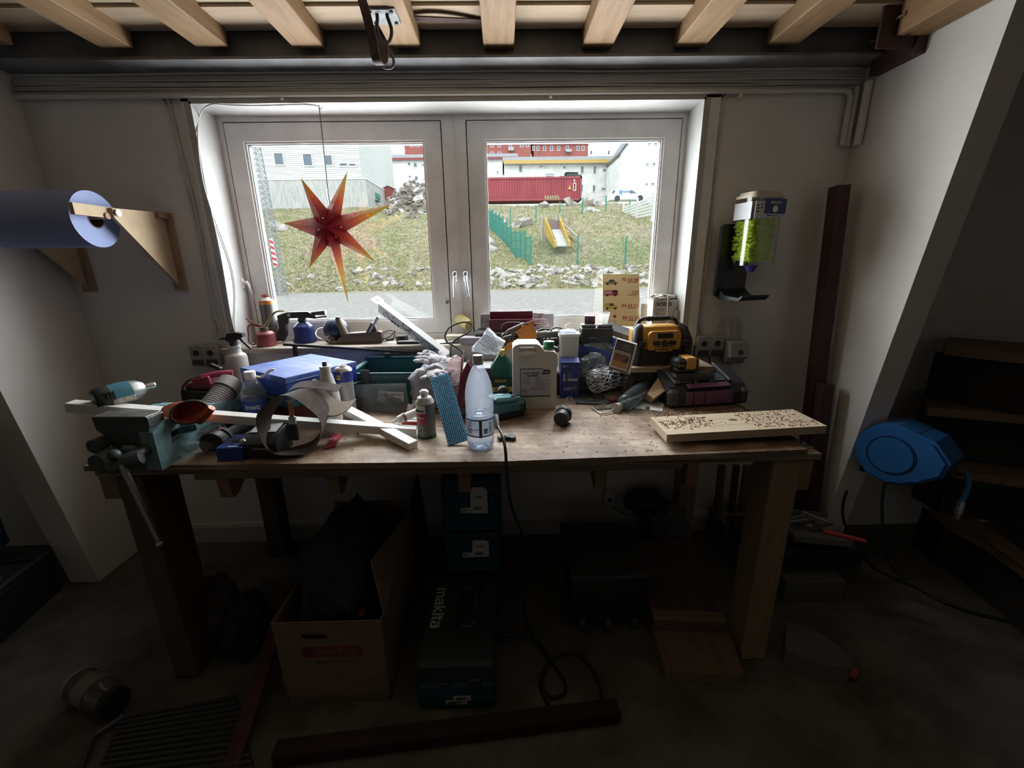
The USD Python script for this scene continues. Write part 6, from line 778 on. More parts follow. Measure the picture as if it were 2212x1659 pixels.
# lying bottle, roller frame, router base, papers
p, q = B(1350, 872, ZB + .036), at(1404, 816, y=1.90); d = q - p; d[2] = .02; L = np.linalg.norm(d); t = thing('lying_bottle', 'grey-blue ribbed plastic bottle lying on its side between the mesh roll and the radio', 'bottle', frame(p, d)); part(t, 'bottle', rev([(0, 0), (.028, 0), (.034, .008)] + [(.035 - .0018 * (k % 2), .02 + .014 * k) for k in range(int(L * .55 / .014))] + [(.034, L * .62), (.024, L * .8), (.013, L * .9), (.013, L * .93)]), clear('bottle_smoke', (.6, .67, .7), .08, haze=.3, hcol=(.25, .3, .33))); part(t, 'cap', rev([(0, L * .92), (.016, L * .92), (.016, L), (0, L)]), mat('cap_slate', (.08, .1, .13), .5))
p, q = B(1338, 878, ZB + .02), B(1400, 850, ZB + .03); d = q - p; L = np.linalg.norm(d); t = thing('roller_frame', 'paint-splashed roller handle with a bent wire frame lying in front of the bottle', 'paint roller'); part(t, 'handle', mv(rev([(0, .0), (.013, 0), (.016, .03), (.014, L * .55), (.016, L * .9), (.012, L), (0, L)]), frame(p, d)), mat('splashed_handle', (.5, .5, .48), .5, col2=(.06, .065, .07), vs=70, ramp=(.42, .47))); part(t, 'ferrule', mv(rev([(0, -.025), (.022, -.028), (.017, 0), (0, 0)]), frame(p, d)), mat('cream_ferrule', (.55, .52, .48), .5)); part(t, 'wire_frame', tube([p - d * .1, B(1318, 888, ZB + .01), B(1312, 893, ZB + .006), B(1298, 894, ZB + .006), B(1278, 880, ZB + .006), B(1310, 874, ZB + .006)], .003, 7), mat('pale_rod', (.6, .55, .5), .4, .5))
P5 = [B(1243, 873), B(1246, 855), B(1300, 852), B(1318, 872), B(1300, 876)]; t = thing('router_base', 'flat black router base plate with two pins in front of the mesh roll', 'base plate'); pg = Polygon([q[:2] for q in P5]); cc = pg.centroid; part(t, 'plate', mv(poly(pg.difference(Point(cc.x - .005, cc.y + .005).buffer(.022)), .006), (0, 0, ZB + .001)), dgrey)
for px, py in ((1258, 862), (1285, 862), (1303, 863)): q = B(px, py); part(t, 'pin', cyl(q, q + [0, 0, .024], .004), dgrey)
solo('red_bracket', box((.05, .03, .016), (0, 0, .008), .003), mat('dusky_red_plastic', (.14, .03, .045), .5), 'small dusky red plastic block right of the router base plate', 'block', M=TR(B(1326, 868), rz=12)); solo('steel_strip', box((.09, .02, .004), (0, 0, .002), .001), dgrey, 'thin dark steel strip lying in front of the router base plate', 'strip', M=TR(B(1310, 883), rz=8))
P4 = [B(1352, 880, ZB + .001), B(1382, 858, ZB + .004), B(1438, 863, ZB + .003), B(1430, 889, ZB + .001)]; m = prism(P4, (0, 0, .0012)).subdivide().subdivide().subdivide(); solo('paper_scrap', bumpy(m, .0025, 30, 8), paper, 'white scrap of paper lying left of the purple-fronted case', 'paper'); solo('brass_knob', lathe([(0, 0), (.008, 0), (.01, .006), (.006, .012), (0, .013)], 12), brass, 'tiny brass knob lying on the edge of the paper scrap', 'knob', M=B(1398, 884)); solo('black_thimble', lathe([(0, 0), (.006, 0), (.006, .008), (0, .01)], 10), black, 'tiny dark chip on the pine board', 'chip') if False else None
# brown slab
P4 = [at(1398, 853, y=1.76), at(1432, 808, y=1.84), at(1458, 828, y=1.80), at(1416, 868, y=1.73)]; P4 = [B(1392, 862, ZB + .004), at(1424, 806, y=1.83), at(1455, 828, y=1.80), B(1408, 862, ZB + .004)]; solo('cardboard_slab', prism([at(1398, 850, y=1.74), at(1428, 806, y=1.83), at(1456, 830, y=1.78), at(1412, 861, y=1.705)], (.0, .035, -.035)), card, 'small brown cardboard box tilted against the black charger', 'box', smooth=False)
# booklet
P4 = [at(1333, 732, y=1.825), at(1376, 745, y=1.825), at(1360, 810, y=1.755), at(1315, 795, y=1.755)]; t = thing('booklet', 'grey leaflet with a coloured picture leaning left of the radio', 'booklet'); part(t, 'pages', prism(P4, (.004, .012, .004)), white, smooth=False); ex = P4[1] - P4[0]; ey = P4[3] - P4[0]; nn_ = np.cross(ey, ex); nn_ /= np.linalg.norm(nn_); nn_ = nn_ if nn_[1] < 0 else -nn_
qd = lambda u0, v0, u1, v1, o=.0006: prism([P4[0] + ex * a + ey * b_ + nn_ * o for a, b_ in ((u0, v0), (u1, v0), (u1, v1), (u0, v1))], nn_ * .0004)
part(t, 'cover', qd(0, 0, 1, 1, .0003), mat('slate_print', (.10, .105, .11), .4), smooth=False); part(t, 'stripe', [qd(.05, .36, .82, .385), qd(.05, .93, .9, .95), qd(.93, .0, 1.0, 1.0), qd(.02, .41, .84, .93, .0008)], white, smooth=False); part(t, 'picture', qd(.06, .44, .80, .70, .0014), mat('picture_grey_red', (.30, .12, .12), .5, col2=(.08, .08, .085), vs=25, ramp=(.45, .5)), smooth=False); part(t, 'picture_base', qd(.06, .70, .80, .90, .0014), mat('picture_orange', (.50, .30, .16), .5), smooth=False); part(t, 'print', [qd(.35, .10 + .05 * k, .8 - .1 * (k % 2), .115 + .05 * k) for k in range(4)], grey, smooth=False)
# plank shelf under the radio
zp = at(1450, 793, y=1.83)[2]; t = thing('shelf_plank', 'short wooden plank raised on blocks under the radio', 'shelf'); xa, xb = at(1330, 795, y=1.83)[0], at(1541, 800, y=1.83)[0]; part(t, 'plank', bx((xa, 1.83, zp - .022), (xb, 2.08, zp)), wood('plank_wood', (.42, .32, .21), (.30, .22, .14), 5, (1, 9, 9)), smooth=False)
for x in (xa + .06, xb - .09): part(t, 'block', bx((x, 1.9, ZB), (x + .045, 2.05, zp - .022)), benchw, smooth=False)
# radio
xl, xr = at(1374, 760, y=1.86)[0], at(1494, 760, y=1.86)[0]; cx = (xl + xr) / 2; W_ = xr - xl; zt_ = zat((cx, 1.93), 703) - zp; ht_ = zat((cx, 1.95), 686) - zp; t = thing('site_radio', 'yellow and black job-site radio with a top handle at the right end of the window', 'radio', TR((cx, 1.86, zp), rz=6)); yw = mat('tool_yellow', (.62, .33, .06), .4)
part(t, 'body', [mv(loft([(W_ * .9, .13, .0), (W_ * .93, .14, .02), (W_ * .9, .13, zt_ * .8), (W_ * .76, .09, zt_)]), (0, .08, 0))], yw); f0 = .012
part(t, 'speaker_grille', up_poly([(-W_ * .42, .008), (-W_ * .40, .075), (-W_ * .26, zt_ - .100), (W_ * .26, zt_ - .100), (W_ * .40, .075), (W_ * .42, .008)], .014, f0 + .003), mat('speaker_cloth', (.022, .022, .022), .8, bump=.6, bs=400)); part(t, 'face', [mv(poly(rrect(W_ * .60, .088, .02), .012), STAND, (0, f0 + .002, zt_ - .060))], yw)
for s in (-1, 1): part(t, 'corner_guard', [mv(tube([(s * W_ * .44, .06, .0), (s * W_ * .47, .045, .05), (s * W_ * .47, .045, zt_ * .62), (s * W_ * .43, .07, zt_ * .88), (s * W_ * .36, .09, zt_ * .96)], [.026, .024, .024, .024, .02], 12), (0, -.02, .002)), box((.03, .14, .02), (s * W_ * .44, .08, .012), .008), box((.035, .012, .03), (s * W_ * .40, f0 - .006, .10), .012)], black)
part(t, 'handle', tube([(-W_ * .42, .09, zt_ * .92), (-W_ * .34, .09, ht_ - .012), (-W_ * .27, .09, ht_ - .004), (W_ * .27, .09, ht_ - .004), (W_ * .34, .09, ht_ - .012), (W_ * .42, .09, zt_ * .92)], .010, 12, 0), black); part(t, 'grip_ribs', [mv(cyl((-.001, .09, ht_ - .004), (.008, .09, ht_ - .004), .0125, n=14), (x, 0, 0)) for x in np.linspace(-W_ * .18, W_ * .16, 6)], rubber)
for s in (-1, 1): part(t, 'handle_screw', cyl((s * W_ * .26, .078, ht_ - .004), (s * W_ * .26, .0765, ht_ - .004), .004), steel)
zf_ = zt_ - .036; part(t, 'display_frame', mv(poly(rrect(.085, .030, .006), .004), STAND, (0, f0 - .009, zf_)), mat('radio_frame', (.5, .4, .2), .4)); part(t, 'display', mv(poly(rrect(.074, .022, .004), .004), STAND, (0, f0 - .011, zf_)), mat('lcd_dark', (.03, .035, .03), .15)); part(t, 'knob', [cyl((0, f0 - .01, zf_ - .033), (0, f0 - .026, zf_ - .033), .013, .011, 20)], black)
for s in (-1, 1): part(t, 'button_pad', mv(poly(rrect(.034, .018, .006), .005), STAND, (s * .037, f0 - .009, zf_ - .033)), black)
part(t, 'badge', mv(poly(rrect(.082, .026, .005), .004), STAND, (0, f0 - .0095, zf_ - .060)), black); part(t, 'badge_field', mv(poly(rrect(.077, .021, .004), .004), STAND, (0, f0 - .0105, zf_ - .060)), yw); part(t, 'lettering', txt('DeWALT', .0125, (0, f0 - .0143, zf_ - .060), .001, True, w=.066), ink); part(t, 'side_battery', box((.018, .05, .11), (-W_ * .49, .07, .11), .006), yw); part(t, 'antenna', cyl((W_ * .3, .14, zt_ * .9), (W_ * .3, .15, zat((cx, 2.0), 640) - zp), .003, n=8), mat('antenna_grey', (.3, .3, .31), .4, .6))
# battery on charger
p = at(1475, 798, y=1.80); t = thing('yellow_battery', 'yellow and black battery pack lying in front of the radio', 'battery', TR((p[0], 1.79, at(1475, 800, y=1.79)[2]), rz=8)); part(t, 'pack', box((.105, .07, .045), (0, 0, .036), .01), black); part(t, 'yellow_shell', [box((.05, .072, .05), (.012, 0, .038), .004)] , yw); part(t, 'ridges', [box((.006, .074, .053), (-.004 + .014 * k, 0, .038), .002) for k in range(3)], yw); part(t, 'base', box((.10, .066, .016), (0, 0, .008), .004), black); part(t, 'lettering', txt('DeWALT', .006, (-.032, -.0352, .03), .0006, True, w=.03), yw)
zc_ = at(1475, 800, y=1.79)[2]; t = thing('slim_charger', 'flat black charger under the yellow battery', 'charger', TR((p[0] + .03, 1.79, zc_ - .045), rz=5)); part(t, 'body', box((.19, .09, .04), (0, 0, .02), .012), black); part(t, 'foot', [box((.03, .02, .012), (s, -.03, -.004), .003) for s in (-.06, .06)], rubber)
# purple fronted case
P0, P1 = B(1450, 884), B(1613, 873); d = P1 - P0; L = np.linalg.norm(d); t = thing('purple_tool_case', 'low black case with a dusky purple front, at the right end of the bench', 'case', frame(P0 + [0, .005, 0], d)); hC = zat(P0, 838) - ZB
bodyp = [(0, .01), (.0, hC * .6), (.03, hC * .95), (.16, hC * 1.5), (.18, hC * 1.4), (.18, 0), (.01, 0)]; part(t, 'body', side_poly(bodyp, L), black, smooth=20); pu = mat('dusky_purple', (.17, .065, .14), .45, var=.1, vs=20); part(t, 'front_panel', box((L * .62, .006, hC * .62), (L * .49, -.002, hC * .42), .003), pu); part(t, 'top_strip', mv(box((L * .56, .03, .006), (0, 0, 0), .002), TR((L * .50, .022, hC * .95), 25)), pu); part(t, 'corner', box((.05, .03, hC * .8), (.012, .01, hC * .45), .012), dgrey); part(t, 'corner', box((.04, .03, hC * .7), (L - .012, .01, hC * .4), .012), dgrey); part(t, 'groove', [box((.003, .008, hC * .6), (L * x, -.003, hC * .42)) for x in (.28, .42)], black)
for k, x in enumerate((.12, .36, .58, .82)): part(t, 'rail', mv(box((.016 if k % 2 else .03, .15, .012), (0, 0, 0), .003), TR((L * x, .105, hC * 1.30), 18)), dgrey)
part(t, 'window', [mv(box((.055, .06, .004), (0, 0, 0), .001), TR((L * x, .07, hC * 1.17), 20)) for x in (.24, .70)], mat('tinted_window', (.10, .12, .13), .2))
# round black cap
c = B(1215, 898, ZB + .033); M = TR((c[0], c[1], ZB + .031), rz=-20); t = thing('hose_coupling', 'short black plastic hose coupling lying on the bare bench right of the canister', 'coupling', M); sp = np.array([[1, 0, 0, 0], [0, 0, 1, 0], [0, -1, 0, 0], [0, 0, 0, 1.0]]); part(t, 'body', mv(lathe([(0, -.035), (.026, -.035), (.028, -.032), (.028, .01), (0, .01)], 32), rot(-90)), black); part(t, 'ring', mv(lathe([(0, .008), (.031, .008), (.031, .03), (.024, .034), (0, .034)], 32), rot(-90)), black)
for k in range(14): a = k * math.pi / 7; part(t, 'ridge', mv(box((.006, .02, .004)), rot(0, 0, 0), (0, .02, .031), rot(0, math.degrees(a), 0)), black)
# pine board
pn = wood('pine_board', (.58, .47, .34), (.50, .39, .27), 4, (1.2, 10, 10), ramp=(.25, .7)); K = [at(1405, 901, z=.947), at(1713, 884, z=.947), at(1787, 920, z=.947), at(1441, 939, z=.947)]; t = thing('pine_board', 'thick pale pine board with a knot lying across the right end of the bench', 'board'); dy = np.array([0, 0, -.028]); m = prism(K, dy); part(t, 'plank', m, pn, smooth=False); n3 = lambda u, v: (K[0] * (1 - u) + K[1] * u) * (1 - v) + (K[3] * (1 - u) + K[2] * u) * v
for k, v in enumerate((.33, .66)): part(t, 'glue_line', prism([n3(.0, v) + [0, 0, .0002], n3(1, v) + [0, 0, .0002], n3(1, v + .008) + [0, 0, .0002], n3(0, v + .008) + [0, 0, .0002]], (0, 0, .0002)), mat('glue_line', (.46, .36, .23), .7), smooth=False)
for k, (u, v, s) in enumerate(((.24, .28, 1), (.50, .42, 1.2), (.33, .2, .7))): part(t, 'knot', mv(lathe([(0, 0), (.009, 0), (.007, .0006), (0, .0007)], 14), np.diag([1.5 * s, .8 * s, 1, 1]), n3(u, v) + [0, 0, .0001]), mat('knot_dark', (.05, .03, .02), .7))
solo('board_support', box((.5, .05, .018), (0, 0, .009), .002), benchw, 'thin strip of wood under the pine board, keeping it off the bench', 'strip', M=TR((.80, 1.42, ZB), rz=1)); r = np.random.default_rng(5)
chips('board_chips', [n3(np.clip(.06 + .25 * r.random() ** .9 + .06 * r.normal(), .03, .6), np.clip(.42 + .17 * r.normal(), .05, .95)) for k in range(280)] + [n3(.55 + .43 * r.random(), .05 + .9 * r.random()) for k in range(260)], .0045, mat('red_brown_chips', (.20, .085, .04), .9, var=.5, vs=200), 'reddish wood shavings lying on the pine board', 9)
# placard and cartons at the right end of the sill
P4 = [at(1302, 592, y=2.235), at(1380, 592, y=2.235), at(1383, 706, y=2.17), at(1302, 702, y=2.17)]; t = thing('emergency_placard', 'cream placard with emergency phone numbers and small vehicle pictures leaning on the right window', 'placard'); part(t, 'card', prism(P4, (0, .002, 0)), mat('placard_cream', (.66, .57, .38), .55, transl=.15), smooth=False); O = P4[0]; ex = P4[1] - P4[0]; Wp = np.linalg.norm(ex); ex = ex / Wp; ey = P4[0] - P4[3]; Hp = np.linalg.norm(ey); ey /= Hp; ey -= ex * (ex @ ey); ey /= np.linalg.norm(ey); Mq = np.eye(4); Mq[:3, 0], Mq[:3, 1], Mq[:3, 2], Mq[:3, 3] = ex, ey, np.cross(ex, ey), P4[3] + np.cross(ex, ey) * .0008
pl = lambda m: mv(m, Mq); u = Wp / 78; v = Hp / 112; q_ = lambda px, py: np.array([(px - 1302) * u, (704 - py) * v, 0.0])
part(t, 'number', pl(txt('70 14 48', .0155, q_(1361, 604), .0005, True, 'flat', 37 * u)), red_ink); part(t, 'number', pl(txt('113', .0155, q_(1372, 632), .0005, True, 'flat', 13 * u)), red_ink); part(t, 'number', pl(txt('34 41 12', .0155, q_(1361, 661), .0005, True, 'flat', 37 * u)), red_ink); part(t, 'number', pl(txt('80 11 1', .0155, q_(1360, 688), .0005, True, 'flat', 30 * u)), red_ink)
part(t, 'small_print', [pl(mv(box((22 * u, .003, .0005)), q_(1366, y))) for y in (610, 638, 667, 694)], mat('print_brown', (.2, .12, .1), .6))
def veh(px, py, w, h, col, kind):
    W2, H2 = w * u, h * v; c = q_(px, py); cols = dict(car=[(0, .2), (.04, .5), (.25, .6), (.38, .95), (.7, .95), (.85, .6), (1, .45), (1, .2)], truck=[(0, .15), (0, .95), (.6, .95), (.62, 1), (.95, 1), (1, .5), (1, .15)], van=[(0, .15), (.02, .95), (.62, 1), (.8, .6), (1, .45), (1, .15)])[kind]
    vv = part(t, 'vehicle_picture', pl(mv(poly([((x - .5) * W2, (y - .5) * H2) for x, y in cols], .0005), c)), col); [part(vv, 'wheel', pl(mv(poly(Point((x - .5) * W2, -.32 * H2).buffer(H2 * .17), .0008), c)), ink) for x in (.22, .8)]; part(vv, 'window', pl(mv(poly([((x - .5) * W2, (y - .5) * H2) for x, y in ([(.62, .9), (.93, .9), (.96, .6), (.62, .6)] if kind == 'truck' else [(.42, .88), (.62, .88), (.76, .6), (.36, .6)])], .0008), c)), dgrey)
    if kind == 'truck': part(vv, 'pale_side', pl(mv(box((.55 * W2, .55 * H2, .0008)), c + [-.2 * W2, .08 * H2, .0002])), mat('picture_pink', (.55, .4, .38), .6))
veh(1320, 610, 28, 13, mat('picture_tan', (.34, .27, .17), .6), 'car'); veh(1320, 634, 30, 14, mat('picture_red', (.45, .04, .04), .6), 'truck'); veh(1320, 663, 30, 15, mat('picture_yellow', (.56, .46, .08), .6), 'van')
for x, col in ((1314, mat('picture_skin', (.5, .36, .26), .6)), (1328, mat('picture_hair', (.3, .05, .04), .6))): part(t, 'face_picture', pl(mv(poly(Point(0, 0).buffer(.008), .0005), q_(x, 685))), col); part(t, 'bust_picture', pl(mv(poly([(-.009, -.012), (.009, -.012), (.006, .004), (-.006, .004)], .0005), q_(x, 694))), mat('picture_pale', (.55, .47, .36), .6))
t = thing('placard_stand', 'clear plastic foot holding the emergency placard on the sill', 'stand', (at(1342, 705, y=2.19)[0], 2.19, ZS)); part(t, 'foot', box((.11, .05, .05), (0, .0, .025), .003), clear('clear_foot', (.85, .88, .88), .05, haze=.3)); 
t = thing('curled_paper', 'tall curled white paper sheet standing behind the radio, right of the placard', 'paper'); c = at(1388, 720, y=2.16); zt_ = zat(c, 657); th = np.linspace(-.4, 1.9, 14); pts_ = np.stack([c[0] + .02 * np.cos(th) - .005, c[1] + .02 * np.sin(th), 0 * th + (ZS + zt_) / 2], 1); part(t, 'sheet', ribbon(pts_, (0, 0, zt_ - ZS), .001), paper, smooth=60)
p = S(1397, 700); p[1] = 2.17; t = thing('grey_carton', 'small grey carton with a slanted top standing left of the open white carton', 'carton', (p[0] + .005, 2.17, ZS)); hT = zat(p, 670) - ZS; part(t, 'carton', up_poly([(-.03, 0), (.035, 0), (.035, hT * .8), (.018, hT), (-.03, hT)], .05, .025), mat('grey_card', (.27, .26, .25), .7), smooth=False)
xa, xb = at(1408, 660, y=2.20)[0], .895; t = thing('open_carton', 'open white carton with a black printed name, right corner of the sill', 'carton', (xa, 2.18, ZS)); W_ = xb - xa - .004; hT = zat((xa, 2.18), 648) - ZS; part(t, 'carton', box((W_, .09, hT), (W_ / 2, .045, hT / 2), .001), mat('carton_grey_white', (.46, .44, .45), .6)); part(t, 'flap', [mv(box((.05, .09, .0015)), TR((-.02, .045, hT + .008), 0, 14))], white); part(t, 'lettering', [txt('NORSE', .018, (W_ * .45, -.0005, hT - .022), .0008, True, w=W_ * .62)], ink); part(t, 'print', lines([(hT - .045 - .009 * k, .012, .012 + (.045 if k != 2 else .02)) for k in range(5)], .003, 0, -.0006), mat('print_grey_dark', (.15, .15, .16), .6)); solo('foam_sheet', blob((W_ * .9, .08, .03), (0, 0, 0), .5, 8, 4), mat('cream_foam', (.55, .52, .46), .9), 'crumpled cream packing sheet on top of the open white carton', 'packaging', M=(xa + W_ * .5, 2.215, ZS + hT + .012))
# ================================================================ under the bench
dcard = mat('box_cardboard', (.22, .15, .10), .8, var=.12, vs=9, stretch=(1, 1, 14)); y_ = 1.165
A, C_ = at(582, 1345, y=y_), at(825, 1330, y=y_); bl_, br_ = at(632, 1520, y=y_), at(848, 1505, y=y_)
t = thing('cardboard_box', 'open brown cardboard box with a red oval print, full of dark clothing, under the bench', 'box'); xa, xb, hB = -.80, -.432, .355; D_ = .50
part(t, 'front_wall', [up_poly(Polygon([(xa + .012, 0), (xb - .004, 0), (xb, hB), (xa, hB)]).difference(rrect(.085, .024, .011, (xa + xb) / 2 - .05, hB - .06)), .005, y_)], dcard, smooth=False); part(t, 'hole_shade_sheet', mv(poly(rrect(.085, .024, .011), .004), STAND, ((xa + xb) / 2 - .05, y_ + .012, hB - .06)), mat('hole_shade', (.05, .035, .025), .9))  # dark sheet behind the cut-out, coloured as the shade inside the box
part(t, 'side_wall', bx((xa, y_, 0), (xa + .005, y_ + D_, hB)), dcard); part(t, 'side_wall', bx((xb - .005, y_, 0), (xb, y_ + D_, hB)), dcard); part(t, 'rear_wall', bx((xa, y_ + D_ - .005, 0), (xb, y_ + D_, hB)), dcard); part(t, 'base', bx((xa, y_, 0), (xb, y_ + D_, .006)), dcard)
part(t, 'side_flap', prism([(xb, y_ + .02, hB), (xb, y_ + D_, hB), at(884, 1100, y=y_ + D_), at(800, 1212, y=y_ + .10)], (.004, 0, 0)), dcard, smooth=False); part(t, 'rear_flap', prism([(xa, y_ + D_, hB), (xb, y_ + D_, hB), (xb - .01, y_ + D_ + .05, hB + .12), (xa + .02, y_ + D_ + .05, hB + .12)], (0, .004, 0)), dcard, smooth=False)
oc = ((xa + xb) / 2 + .005, hB - .125); rp = mat('dark_red_print', (.24, .03, .045), .7); part(t, 'print_oval', mv(poly(rrect(.215, .045, .022), .0008), STAND, (oc[0], y_ - .0052, oc[1])), rp); part(t, 'lettering', txt('RAPTOR', .024, (oc[0] + .018, y_ - .006, oc[1]), .0008, True, w=.14), dcard); part(t, 'print_star', mv(poly(Point(0, 0).buffer(.016), .0008), STAND, (oc[0] - .085, y_ - .006, oc[1])), mat('dark_print', (.12, .02, .03), .7)); part(t, 'small_lettering', txt('READY FOR DUTY', .010, (oc[0] + .01, y_ - .0055, oc[1] - .045), .0008, True, w=.14), mat('brown_print', (.14, .07, .05), .7))
jk = mat('dark_jacket', (.025, .03, .035), .95, var=.3, vs=8)
solo('dark_jacket', blob((.30, .50, .55), (0, 0, 0), .35, 4, 17, 4), jk, 'dark jacket with a white tag stuffed into the cardboard box', 'jacket', M=((xa + xb) / 2 - .02, y_ + .27, .32), smooth=True); tg = at(713, 1200, y=y_ + .16); solo('jacket_tag', mv(prism([(-.035, 0, .02), (.0, 0, -.05), (.05, 0, .045), (.01, 0, .04)], (0, .002, 0)), tg), paper, 'white printed tag lying on the dark jacket in the box', 'tag')
for k, (a, c) in enumerate((((710, 1330), (800, 1262)), ((780, 1325), (805, 1290)))): solo('red_stick', cyl(at(*a, y=y_ + .05), at(*c, y=y_ + .25), .012, n=8), mat('dull_red_wood', (.22, .05, .04), .7), ('long reddish stick poking out of the cardboard box', 'short reddish stick at the right corner of the cardboard box')[k], 'stick')
solo('leaning_sheet', prism([(-.448, 1.33, 0), (-.448, 2.08, 0), (-.478, 2.08, .43), (-.465, 1.40, .20)], (-.008, 0, 0)), mat('brown_panel', (.06, .045, .035), .8), 'dark thin panel standing on edge right of the cardboard box', 'panel', smooth=False)
# tool cases
dt = mat('case_dark_teal', (.012, .07, .10), .5); dgm = mat('case_green_grey', (.035, .055, .05), .5); lw_ = mat('label_dim_white', (.6, .6, .6), .6)
t = thing('tool_case', 'large teal tool case lying flat under the bench, its grey-green lid with a white name', 'tool case', (-.19, 1.12, 0)); part(t, 'body', box((.27, .44, .115), (0, .22, .0575), .012), dt); part(t, 'lid', box((.268, .44, .09), (0, .22, .16), .014), dgm); part(t, 'handle_recess', [bx((-.01, .10, .2045), (.08, .40, .2062))], black); part(t, 'handle', [box((.024, .19, .014), (.055, .25, .212), .005), box((.05, .022, .012), (.03, .345, .211), .005), box((.05, .022, .012), (.03, .155, .211), .005)], mat('handle_green', (.03, .05, .045), .4)); part(t, 'latch', box((.04, .012, .06), (.065, -.006, .115), .004), dgm); part(t, 'latch', box((.03, .010, .02), (-.04, -.004, .118), .003), dgm)
part(t, 'lettering', mv(txt('makita', .042, (0, 0, 0), .0012, True, mode='flat', w=.20), rot(0, 0, -90), (-.085, .25, .2055)), lw_); part(t, 'label', [box((.075, .001, .02), (.0, -.0006, .035)), box((.06, .001, .02), (.02, -.0006, .053))], lw_); part(t, 'print', lines([(.055, .0, .04), (.049, -.0, .03), (.036, -.03, .02), (.03, -.03, .0)], .004, 0, -.0013), ink)
for k, (z0, hh, yy) in enumerate(((.001, .20, 1.585), (.203, .175, 1.585), (.380, .26, 1.60))):
    t = thing('tool_case', ('teal tool case at the bottom of the stack behind the flat one, mostly hidden', 'middle teal tool case of the stack, the lower one with a white label', 'topmost teal tool case of the stack, close under the bench')[k], 'tool case', (-.155, yy, z0)); part(t, 'body', box((.25, .36, hh * .62), (0, .18, hh * .31), .012), dt); part(t, 'lid', box((.25, .36, hh * .38), (0, .18, hh * .81), .012), mat('case_navy_teal', (.012, .05, .09), .5)); part(t, 'latch', box((.03, .012, .05), (.09, -.005, hh * .62), .004), dt)
    if k: part(t, 'label', [up_poly([(-.005, hh * .36), (.07, hh * .36), (.07, hh * .78), (.055, hh * .84), (.0, hh * .84)], .001, -.0008), box((.05, .001, .024), (-.02, -.0012, hh * .42))], lw_); part(t, 'print', lines([(hh * .44, .01, .045), (hh * .47, .01, .045), (hh * .42, -.042, -.02), (hh * .66, .02, .05)], .004, 0, -.0018), ink)
t = thing('black_plug', 'black plug and short lead lying by the flat tool case on the floor', 'plug'); c = at(1072, 1370, z=.05); part(t, 'plug', cyl(c, c + [.07, 0, -.005], .011, .008, 12), black); part(t, 'lead', tube([c + [.06, 0, -.004], at(1160, 1385, z=.02), at(1185, 1430, z=.008), at(1168, 1470, z=.008), at(1180, 1515, z=.008), at(1205, 1540, z=.012), at(1250, 1530, z=.04)], .006, 8, 60), black)
# sacks
sk = mat('dark_sack', (.045, .042, .04), .9, var=.3, vs=9)
for k, (px, py, s, lab) in enumerate(((470, 1300, (.14, .16, .24), 'dark upright bag at the back, left of the cardboard box'), (480, 1390, (.20, .18, .30), 'greyish sack slumped behind the left bench leg'), (555, 1410, (.15, .2, .26), 'black bag between the sack and the red beam'))): p = at(px, py, y=1.52 - .05 * k); solo('sack', blob(s, (0, 0, s[2] * .47), .4, 4, 50 + k, 4), (sk, mat('grey_sack', (.09, .075, .065), .9, var=.3, vs=7), jk)[k], lab, 'bag', M=(p[0], 1.52 - .06 * k, 0), smooth=True)
# red beams, mat, jar
rb = mat('red_beam_paint', (.08, .028, .022), .7, var=.25, vs=9); P, Q = at(505, 1640, z=.02), at(628, 1262, y=1.52); d = Q - P; L = np.linalg.norm(d); solo('red_plank', box((L + .1, .052, .02), (L / 2 - .05, 0, 0), .002), rb, 'long red plank leaning from the floor up to the cardboard box', 'plank', M=frame(P, d, (0, -.4, 1)))
P, Q = at(595, 1628, z=.025), at(1335, 1535, z=.025); d = Q - P; L = np.linalg.norm(d); solo('red_beam', box((L, .055, .05), (L / 2, 0, 0), .003), mat('dark_red_beam', (.032, .015, .013), .75, var=.35, vs=6), 'dark red wooden beam lying across the floor in front of the tool case', 'beam', M=frame(P, d))
K = [at(262, 1546, z=.02), at(512, 1500, z=.02), at(560, 1700, z=.02), at(180, 1740, z=.02)]; t = thing('ribbed_mat', 'black ribbed rubber mat on the floor at the front, with a bent grey tube frame', 'mat'); part(t, 'base', prism(K, (0, 0, -.018)), rubber, smooth=False); n3 = lambda u, v: (K[0] * (1 - u) + K[1] * u) * (1 - v) + (K[3] * (1 - u) + K[2] * u) * v
for k in range(15): part(t, 'rib', tube([n3(.01, (k + .5) / 15) + [0, 0, .002], n3(.99, (k + .5) / 15) + [0, 0, .002]], .006, 6), mat('rib_grey', (.055, .057, .06), .5))
part(t, 'tube_frame', tube([n3(.03, .02) + [0, 0, .005], at(228, 1572, z=.02), at(205, 1590, z=.02), at(190, 1620, z=.02), at(160, 1680, z=.02)], .009, 10, 30), mat('frame_grey_blue', (.13, .14, .18), .4, .5))
